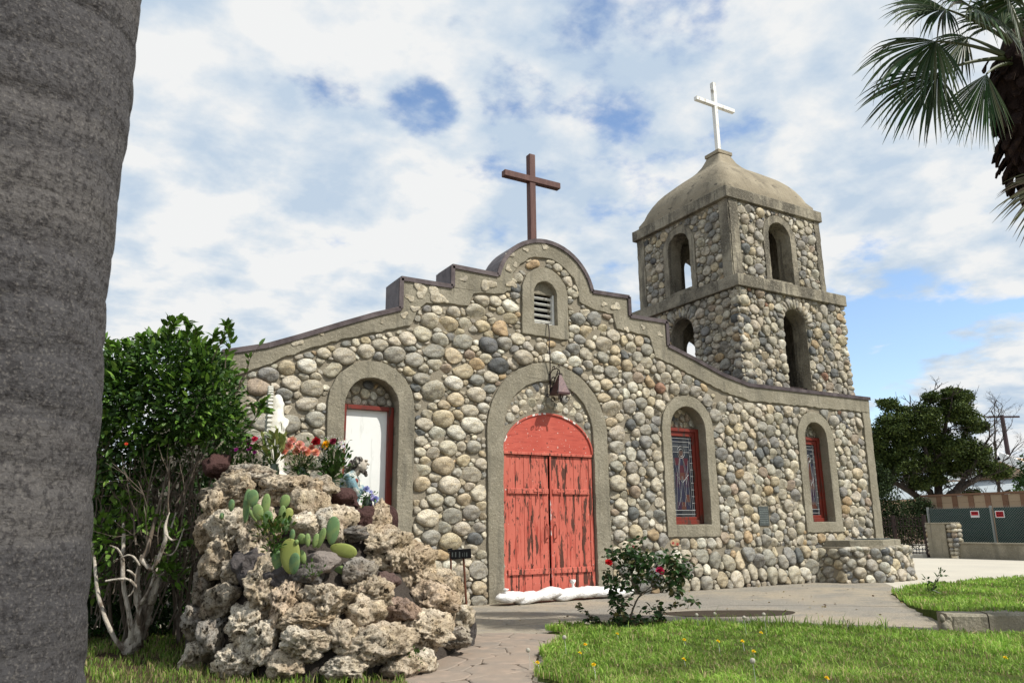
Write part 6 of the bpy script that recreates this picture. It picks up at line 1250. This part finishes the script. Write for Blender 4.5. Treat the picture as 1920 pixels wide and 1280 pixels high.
# ------------------------------------------------------------------ fan palm at the right
PD = 10.0
fp = thing('fan_palm', 'fan palm at the top right with drooping green fronds and shaggy husk covered trunk', 'palm tree', (0, 0, 0))
ax2 = sight(1934, 230, PD); cz = sight(1930, 85, PD).z
mb = MB(); mb.lathe([(.34, 0), (.25, 1.2), (.22, cz-1.75), (.34, cz-1.6), (.38, cz-.6), (.26, cz), (.12, cz+.35)], (ax2.x, ax2.y, 0), 20); mb.build('trunk', M['husk'], fp, smooth=True)
rgf = random.Random(3)
for i in range(170):                                  # old leaf bases wrapping the upper trunk
    z = cz-.02-1.72*(i/170)**1.0; a = i*2.399; r = .36+.04*sin(i*1.7); out = Vector((cos(a), sin(a), 0)); sd_ = Vector((-sin(a), cos(a), 0)); p = Vector((ax2.x, ax2.y, z))+out*(r-.03); L_ = rgf.uniform(.16, .30); w = rgf.uniform(.05, .085)
    dn = (Vector((0, 0, -1))*.9+out*rgf.uniform(.25, .6)+sd_*rgf.uniform(-.3, .3)).normalized(); nn = dn.cross(sd_).normalized()
    if nn.dot(out) < 0: nn = -nn
    mb = MB(); q = [p-sd_*w, p+sd_*w, p+dn*L_*.6+sd_*w*.8+nn*.02, p+dn*L_+sd_*w*rgf.uniform(0, .5), p+dn*L_*rgf.uniform(.85, 1.05)-sd_*w*.4, p+dn*L_*.6-sd_*w*.85+nn*.02]
    mb.add([v for v in q]+[v+nn*.022 for v in q], [tuple(range(5, -1, -1)), tuple(range(6, 12))]+[(k, (k+1) % 6, 6+(k+1) % 6, 6+k) for k in range(6)]); mb.build('leaf_base', M['husk'], fp)
def fan(hub, dirv, nrm, L, seed, n=44, span=115, droop=.5, cols=((.055, .10, .03),), split=.60, petiole=None, dead=False):
    rg = random.Random(seed); ax_ = Vector(dirv).normalized(); nr = Vector(nrm); nr = (nr-ax_*nr.dot(ax_)).normalized(); sd_ = ax_.cross(nr); fr = MB()
    root = MB()
    if petiole is not None:
        a, b = Vector(petiole), Vector(hub); mid = a.lerp(b, .5)+Vector((0, 0, (b-a).length*.10)); pts = [(1-t)**2*a+2*t*(1-t)*mid+t*t*b for t in [i/8 for i in range(9)]]; root.tube(pts, [.030-.018*i/8 for i in range(9)], 6)
    vs = []; 
    for k in range(n):
        an = radians(-span+2*span*k/(n-1))+rg.uniform(-.015, .015); LL = L*(1-.28*abs(an/radians(span))**2)*rg.uniform(.90, 1.08); d = ax_*cos(an)+sd_*sin(an); dth = radians(2*span/(n-1)); steps = 9; c = [x*rg.uniform(.75, 1.2) for x in rg.choice(cols)]; P = []; tw = rg.uniform(-.35, .35); side = nr.cross(d).normalized()
        dr = droop*rg.uniform(.75, 1.3); kink = rg.uniform(.55, .8)
        for s_ in range(steps+1):
            t = s_/steps; q = Vector(hub)+d*LL*t+nr*.10*L*sin(an*1.0)**2*t-Vector((0, 0, 1))*L*(dr*.55*t**2.2+.9*dr*max(0, t-kink)**1.5)+side*tw*L*.25*max(0, t-split)**1.6
            w = LL*t*math.tan(dth/2)*1.15 if t < split else LL*split*math.tan(dth/2)*1.15*max(0.02, (1-t)/(1-split))**.8
            P += [q-side*w+nr*w*.5, q+nr*(-w*.35), q+side*w+nr*w*.5]
        f = [(3*i+j, 3*i+j+1, 3*i+j+4, 3*i+j+3) for i in range(steps) for j in (0, 1)]; fr.add(P, f, c)
        if rg.random() < .5 and not dead:              # loose threads
            q = Vector(P[3*6]); fr.tube([q, q+d*.08*L-Vector((0, 0, .12*L)), q+d*.12*L-Vector((0, 0, .30*L))], .0018, 3, False, (.30, .30, .20))
    o = fr.build('frond', M['frond'], fp)
    if petiole is not None: root.c = [(.07, .085, .03)]*len(root.v); root.build('petiole', M['frond'], o)
    return o
crn = Vector((ax2.x, ax2.y, cz))
GRN = ((.030, .062, .018), (.022, .048, .015), (.042, .078, .024), (.08, .11, .05)); LGT = ((.06, .09, .035), (.13, .16, .09), (.04, .07, .025))
def frond(hx, hy, tx, ty, L, seed, nrm=(0, 0, 1), dh=0., dt=0., px0=1895, py0=110, **kw):
    h = sight(hx, hy, PD+dh); t = sight(tx, ty, PD+dt); fan(h, t-h, nrm, L, seed, petiole=sight(px0, py0, PD), **kw)
VN = -HF*.8+Vector((0, 0, .5))
frond(1755, 78, 1640, 130, 1.12, 1, VN, -.2, -.5, cols=GRN, droop=.50, span=62, n=36)
frond(1758, 138, 1655, 215, 1.10, 2, VN, -.4, -.6, cols=GRN, droop=.32, span=58, n=34)
frond(1850, 139, 1815, 235, 1.0, 3, VN, -.5, -.7, cols=GRN, droop=.16, span=36, py0=120, n=32)
frond(1812, 70, 1712, 120, .80, 4, VN, .4, .6, cols=LGT, droop=.60, span=70, n=30)
frond(1775, 18, 1660, 5, .95, 5, VN, 0, -.2, cols=GRN, droop=.42, span=66, py0=80, n=36)
frond(1830, 20, 1740, -40, 1.0, 6, VN, -.3, -.8, cols=LGT, droop=.5, span=85, py0=80)
frond(1890, 0, 1860, -110, 1.15, 8, VN, -.3, -.6, cols=LGT, droop=.3, px0=1915, py0=70)
frond(1935, -10, 1960, -120, 1.15, 9, VN, 0, -.2, cols=LGT, droop=.3, px0=1930, py0=70)
frond(1990, 40, 2080, 10, 1.1, 10, VN, 0, 0, cols=GRN, droop=.5, px0=1945, py0=90)
frond(2000, 110, 2080, 200, 1.1, 11, VN, 0, -.2, cols=GRN, droop=.4, px0=1950, py0=110)
frond(1870, -40, 1790, -120, 1.1, 12, VN, .5, .8, cols=GRN, droop=.4, px0=1915, py0=60)
frond(2010, 330, 1950, 400, 1.15, 13, VN, -.6, -.9, cols=((.10, .09, .05), (.07, .07, .035)), droop=.35, span=60, px0=1945, py0=240, dead=True)
frond(1880, 50, 1880, -40, .9, 14, VN, .4, .9, cols=GRN, droop=.5, px0=1915, py0=90)

# ------------------------------------------------------------------ beyond the yard, at the right
BX = 28.25
gw = thing('low_concrete_wall', 'long low grey concrete wall along the far side of the street', 'wall', (BX, 15, 0))
MB().box(BX, BX+.25, 6.0, 16.55, 0, .50).build('wall_body', M['cement'], gw); bevel(MB().box(BX-.03, BX+.28, 6.0, 16.55, .502, .56).build('wall_cap', M['cement'], gw), .01, 1)
gp = thing('gate_pillar', 'square concrete gate pillar with a cobblestone side beyond the street', 'pillar', (BX, 17.1, 0))
MB().box(BX-.1, BX+.45, 16.85, 17.55, 0, 1.20).build('pillar_body', M['cement'], gp); bevel(MB().box(BX-.13, BX+.48, 16.60, 17.58, 1.202, 1.26).build('pillar_cap', M['cement'], gp), .01, 1)
rgb3 = np.random.RandomState(3); GS = Stones(); z = .08
while z < 1.15:
    h = rgb3.uniform(.06, .11)
    for yy in (16.72, 16.56): GS.ball((BX-.02+rgb3.uniform(-.02, .02), yy+rgb3.uniform(-.02, .02), z+h), (.12, rgb3.uniform(.08, .12), h), rgb3)
    GS.ball((BX+.15, 16.5, z+h), (.14, .09, h), rgb3); GS.ball((BX-.03, 17.58, z+h), (.08, .05, h), rgb3); z += 2*h*.95
GS.build(gp, 'cobblestone', 300)
# wrought iron fence and gate between the church corner and the pillar
gt = thing('iron_gate', 'black wrought iron gate and fence between the church corner and the gate pillar', 'gate', (BX, 19, 0))
mb = MB()
for i in range(46):
    y = 17.75+i*.125; mb.box(BX-.008, BX+.008, y, y+.016, .12, 1.50+.06*sin(i*.45)**2)
    if i % 2 == 0:
        for zz in (1.25,): mb.tube([(BX, y+.07+.045*cos(a), zz+.07*sin(a)) for a in [2*pi*k/10 for k in range(11)]], .008, 4, False)
        mb.tube([(BX, y+.07+.045*cos(a), .30+.07*sin(a)) for a in [2*pi*k/10 for k in range(11)]], .008, 4, False)
mb.build('baluster', M['iron'], gt, kind='stuff')
for z in (.13, .42, 1.12, 1.40): MB().box(BX-.014, BX+.014, 17.7, 23.5, z, z+.03).build('rail', M['iron'], gt)
for y in (17.66, 18.9, 21.0, 23.4): MB().box(BX-.05, BX+.05, y-.05, y+.05, 0, 1.55).build('post', M['iron'], gt)
bevel(MB().box(BX-.35, BX+.3, 17.7, 18.4, 0, .12).build('gate_step', M['street']), .01, 1); tag([o for o in bpy.data.objects if o.name.startswith('gate_step')][0], 'pale concrete step at the foot of the iron gate', 'step')
# chain link fence with green privacy mesh
cf = thing('chain_link_fence', 'chain link fence lined with dark green privacy mesh behind the low wall', 'fence', (BX+1.6, 14.5, 0)); FX = BX+1.6
for y0, y1 in ((14.72, 15.95), (16.1, 18.4)): MB().box(FX, FX+.02, y0, y1, .10, 1.78).build('privacy_mesh', M['green_mesh'], cf)
mb = MB()
for y0, y1 in ((14.72, 15.95), (16.1, 18.4)):
    k = y0-1.7
    while k < y1:
        a0, a1 = max(k, y0), min(k+1.68, y1); mb.tube([(FX-.012, a0, .1+a0-k), (FX-.012, a1, .1+a1-k)], .004, 3, False); mb.tube([(FX-.014, a0, 1.80-(a0-k)), (FX-.014, a1, 1.80-(a1-k))], .004, 3, False); k += .09
    k = y0
    while k < y1: mb.tube([(FX-.01, k, 1.76), (FX-.01, k+.02, 1.85)], .006, 3, False); k += .06
mb.build('wire_mesh', M['galv'], cf, kind='stuff')
for y in (14.66, 16.03, 18.45):
    m2 = MB(); m2.tube([(FX-.02, y, 0), (FX-.02, y, 1.85)], .045, 8); m2.build('fence_post', M['galv'], cf)
for y, z, lab, w in ((16.62, 1.55, 'small red and white warning sign on the left panel of the green fence', 0), (15.72, 1.53, 'square red warning sign with white border on the right panel of the green fence', 1)):
    t = thing('warning_sign', lab, 'sign', (FX-.04, y, z), 'red warning signs on the green fence')
    MB().box(FX-.045, FX-.03, y-.16, y+.16, z-.12, z+.13).build('sign_board', M['white_sign'], t); MB().box(FX-.052, FX-.046, y-.13, y+.13, z-(.09 if w else .04), z+.10).build('sign_face', M['red_sign'], t)
    mb = MB()
    for r_ in range(2 if w else 1):
        for k in range(4): yy = y+.09-k*.055; zz = z+.05-r_*.075; mb.box(FX-.0555, FX-.0525, yy-.035, yy, zz-.02, zz+.02)
    mb.build('sign_lettering', M['black'], t)
# block wall with brown pilasters behind
bw = thing('block_wall', 'tan block garden wall with brown pilasters behind the green fence', 'wall', (BX+5.5, 14, 0)); WX = BX+5.5; y = 13.2; i = 0
TAN = (.36, .27, .185); BRN = (.20, .115, .075)
for row in range(8):
    for k in range(14):
        y = 12.2+k*.62+(0 if row % 2 else .0); isb = k % 2 == 0; wd = .20 if isb else .0
    z0 = row*.30
for k in range(13):
    y = 12.0+k*.70
    for row in range(8):
        z0 = .02+row*.295
        mb = MB(); mb.box(WX, WX+.2, y+.004, y+.47, z0, z0+.288, np.array(TAN)*rgb3.uniform(.85, 1.15)); mb.build('block', M['block'], bw)
        mb = MB(); mb.box(WX-.03, WX+.2, y+.474, y+.696, z0, z0+.288, np.array(BRN)*rgb3.uniform(.85, 1.15)); mb.build('pilaster_block', M['block'], bw)
mb = MB(); mb.box(WX-.05, WX+.25, 12, 21.1, 2.385, 2.47, BRN); mb.build('wall_cap', M['block'], bw)
# house behind: grey roof, peach gables
hs = thing('peach_house', 'peach stucco house with pale grey roofs far behind the tree', 'house', (52, 24, 0))
MB().box(50, 62, 16, 34, 0, 3.9).build('wall', M['stucco'], hs)
def gable(x, y, w, h, z, dp=5):
    mb = MB(); mb.add([(x, y-w, z), (x, y+w, z), (x, y, z+h), (x+dp, y-w, z), (x+dp, y+w, z), (x+dp, y, z+h)], [(0, 1, 2), (5, 4, 3), (0, 3, 4, 1), (1, 4, 5, 2), (2, 5, 3, 0)]); mb.build('gable', M['stucco'], hs)
    for s_ in (-1, 1): mb = MB(); mb.beam((x-.2, y+s_*(w+.3), z-.15), (x-.2, y, z+h+.05), .5, .22, (1, 0, 0)); mb.build('bargeboard', M['white_sign'], hs)
gable(49.5, 25.5, 2.2, 1.2, 3.9); gable(49.5, 20.2, 1.6, 1.0, 3.7)
for k in range(8): MB().beam((46.0+k*.62, 15, 2.75+k*.16), (46.0+k*.62, 33.5, 2.75+k*.16), .66, .05, (-.25, 0, 1)).build('roof_strip', M['roof_grey'], hs)
MB().box(46.2, 50, 15.2, 33.3, 0, 2.7).build('annex_wall', M['stucco'], hs)
# plank fence at the far right
pf = thing('plank_fence', 'weathered brown plank fence at the right edge of the picture', 'fence', (BX+1.2, 14, 0))
rgp2 = random.Random(6); y = 14.50
while y > 8.5:
    w = rgp2.uniform(.16, .24); mb = MB(); mb.box(BX+1.2, BX+1.26, y-w+.01, y, 0, 2.15+rgp2.uniform(-.03, .04)); o_ = mb.build('fence_plank', M['plank'], pf); y -= w
MB().box(BX+1.1, BX+1.19, 8.5, 14.5, .5, .6).build('fence_rail', M['plank'], pf)
# big evergreen tree
TD = 37.0
tree = thing('evergreen_tree', 'large spreading dark evergreen tree with low twisting limbs beyond the iron gate', 'tree', (0, 0, 0)); tb = sight(1757, 1010, TD); tree.location = (tb.x, tb.y, 0); WL[tree.name] = Vector((tb.x, tb.y, 0))
tl = MB(); rtx = random.Random(12); tips = []
limbs = [([(1757, 1025), (1758, 985), (1762, 955)], [.42, .34, .30]), ([(1760, 965), (1735, 945), (1705, 922), (1675, 900), (1650, 880)], [.22, .18, .15, .11, .07]), ([(1758, 965), (1742, 920), (1722, 900), (1690, 890)], [.2, .15, .12, .06]), ([(1762, 960), (1785, 925), (1815, 905), (1850, 888), (1885, 880)], [.24, .2, .15, .10, .05]), ([(1762, 962), (1800, 958), (1820, 950), (1845, 945), (1860, 930), (1895, 918)], [.17, .14, .14, .12, .10, .05]), ([(1758, 955), (1760, 890), (1768, 840), (1775, 790), (1785, 745)], [.22, .16, .12, .08, .04]), ([(1760, 920), (1735, 850), (1720, 800), (1700, 760)], [.16, .10, .07, .04]), ([(1764, 880), (1800, 830), (1820, 790), (1812, 760)], [.13, .09, .06, .03]), ([(1750, 930), (1700, 870), (1672, 810), (1665, 775)], [.13, .09, .06, .03]), ([(1790, 920), (1835, 860), (1855, 820)], [.12, .08, .04]), ([(1710, 800), (1730, 760), (1742, 735)], [.06, .04, .02])]
for pts, rad in limbs:
    P = [sight(x, y, TD+.6*sin(x*.05+y*.03)) for x, y in pts]; Q = []; R_ = []
    for i in range(len(P)-1):
        for j in range(3): t = j/3; Q.append(P[i].lerp(P[i+1], t)+Vector((rtx.gauss(0, .04), rtx.gauss(0, .04), rtx.gauss(0, .04)))); R_.append(rad[i]+(rad[i+1]-rad[i])*t)
    Q.append(P[-1]); R_.append(rad[-1]); tl.tube(Q, R_, 7)
    for i in range(2, len(Q), 2):
        for _ in range(2): sprout(Q[i], Vector((rtx.gauss(0, 1), rtx.gauss(0, 1), rtx.gauss(.3, .6))), rtx.uniform(.6, 1.1), .035, 2, tl, rtx, .7, .01, 4, 4)
tl.build('trunk', M['bark'], tree)
TB = [(1675, 800, .95, 1.0, .95), (1690, 870, .95, 1.1, .9), (1730, 790, .9, 1.1, 1.0), (1785, 765, .75, 1.0, .85), (1815, 790, .6, .9, .8), (1770, 840, 1.1, 1.2, .9), (1825, 850, .9, 1.0, .75), (1860, 880, .6, .8, .45), (1665, 760, .45, .6, .3), (1790, 738, .35, .5, .3), (1745, 745, .4, .5, .25), (1812, 745, .3, .4, .25), (1650, 900, .6, .8, .7), (1720, 905, .7, .8, .4), (1885, 885, .3, .4, .2), (1840, 800, .35, .4, .25), (1775, 735, .3, .3, .2), (1640, 830, .6, .8, .9), (1755, 900, .5, .6, .25), (1822, 925, .3, .4, .12), (1655, 860, .7, .8, .6), (1700, 830, .8, .9, .7), (1800, 880, .9, .8, .45), (1740, 870, .8, .9, .6)]
rgt = np.random.RandomState(9)
sub = []
for (x, y, a, b, c) in TB:                         # clumps of leaves along each mass
    for k in range(int(38*a*c)+8):
        dx, dy, dz = rgt.normal(size=3); nrm_ = sqrt(dx*dx+dy*dy+dz*dz); s_ = rgt.uniform(.25, 1.05)
        sub.append((x+dx/nrm_*s_*a/TD*FPX, y-dz/nrm_*s_*c/TD*FPX, TD+dy/nrm_*s_*b, rgt.uniform(.18, .38), rgt.uniform(.2, .4), rgt.uniform(.10, .22)))
P_, N_ = blob_points([(s_[0], s_[1], s_[2], s_[3], s_[4], s_[5]) for s_ in sub], 62000, rgt, .6)
P2, N2 = blob_points([(x, y, TD, a*.95, b, c*.9) for x, y, a, b, c in TB], 44000, rgt, .5); P_ = np.concatenate([P_, P2]); N_ = np.concatenate([N_, N2])
leafmesh('crown', P_, N_*.6+np.array([0, 0, .3]), .115, M['leaf_dull'], tree, .55, [(.065, .095, .024), (.045, .072, .018), (.09, .12, .026), (.032, .05, .015)], 10, kind='stuff')
# dark understorey behind the gate
us = thing('background_shrub', 'dark evergreen shrubs filling the gap behind the iron gate', 'shrub', sight(1690, 1030, 33))
P_, N_ = blob_points([(1660, 960, 33, 1.0, .5, 1.1), (1700, 985, 33.3, 1.0, .5, .9), (1740, 985, 33.6, .6, .5, .6), (1640, 900, 34, .8, .5, .8), (1630, 1000, 33, .8, .5, .8), (1720, 950, 34, .7, .5, .4)], 13000, rgt, .45)
leafmesh('foliage', P_, N_, .12, M['leaf_dull'], us, .5, [(.022, .038, .012), (.014, .026, .009), (.035, .055, .016)], 12, kind='stuff')
rs = thing('right_shrub', 'green leafy shrub hanging over the plank fence at the right edge', 'shrub', sight(1915, 960, 33)); rs.name = 'leafy_shrub'; WL['leafy_shrub'] = Vector(rs.location)
P_, N_ = blob_points([(1920, 905, 33, .35, .5, .5), (1935, 870, 33, .5, .5, .5), (1908, 925, 32.5, .25, .3, .25)], 1500, rgt, .45)
leafmesh('foliage', P_, N_, .12, M['leaf_dull'], rs, .55, [(.05, .10, .02), (.03, .07, .02)], 13, kind='stuff')
# bare tree and utility pole
bt = thing('bare_tree', 'leafless grey branching tree between the evergreen and the utility pole', 'tree', sight(1880, 950, 42)); mb = MB(); rbt = random.Random(31)
for (a, b, r) in (((1878, 950), (1866, 830), .09), ((1866, 835), (1862, 770), .05), ((1868, 845), (1890, 805), .04), ((1872, 880), (1905, 840), .04), ((1875, 900), (1925, 870), .04), ((1862, 800), (1880, 760), .03)):
    A_, B_ = sight(*a, 42), sight(*b, 42); P = [A_.lerp(B_, i/5)+Vector((rbt.gauss(0, .05), rbt.gauss(0, .05), 0)) for i in range(6)]; mb.tube(P, [r*(1-.08*i) for i in range(6)], 6)
    for i in range(1, 6): sprout(P[i], (B_-A_).normalized()+Vector((rbt.gauss(0, .6), rbt.gauss(0, .6), rbt.gauss(.1, .4))), rbt.uniform(.6, 1.1), .02, 3, mb, rbt, .55, .01, 4, 3)
mb.build('trunk', M['bark'], bt)
up_ = thing('utility_pole', 'dark wooden utility pole with a crossarm beyond the trees at the right edge', 'utility pole', (sight(1911, 980, 60).x, sight(1911, 980, 60).y, 0)); pc = up_.location
top = sight(1898, 771, 60).z; mb = MB(); mb.tube([(pc.x, pc.y, 0), (pc.x, pc.y, top)], [.22, .16], 8); mb.build('pole', M['pole_wood'], up_)
MB().beam((pc.x-HR.x*1.1, pc.y-HR.y*1.1, top-.15), (pc.x+HR.x*1.4, pc.y+HR.y*1.4, top-.15), .12, .14).build('crossarm', M['pole_wood'], up_)
mb = MB(); mb.tube([(pc.x+HR.x*.05, pc.y+HR.y*.05, top-.1), (pc.x-HR.x*1.05, pc.y-HR.y*1.05, top-.06)], .04, 5); mb.build('insulator_bar', M['galv'], up_)
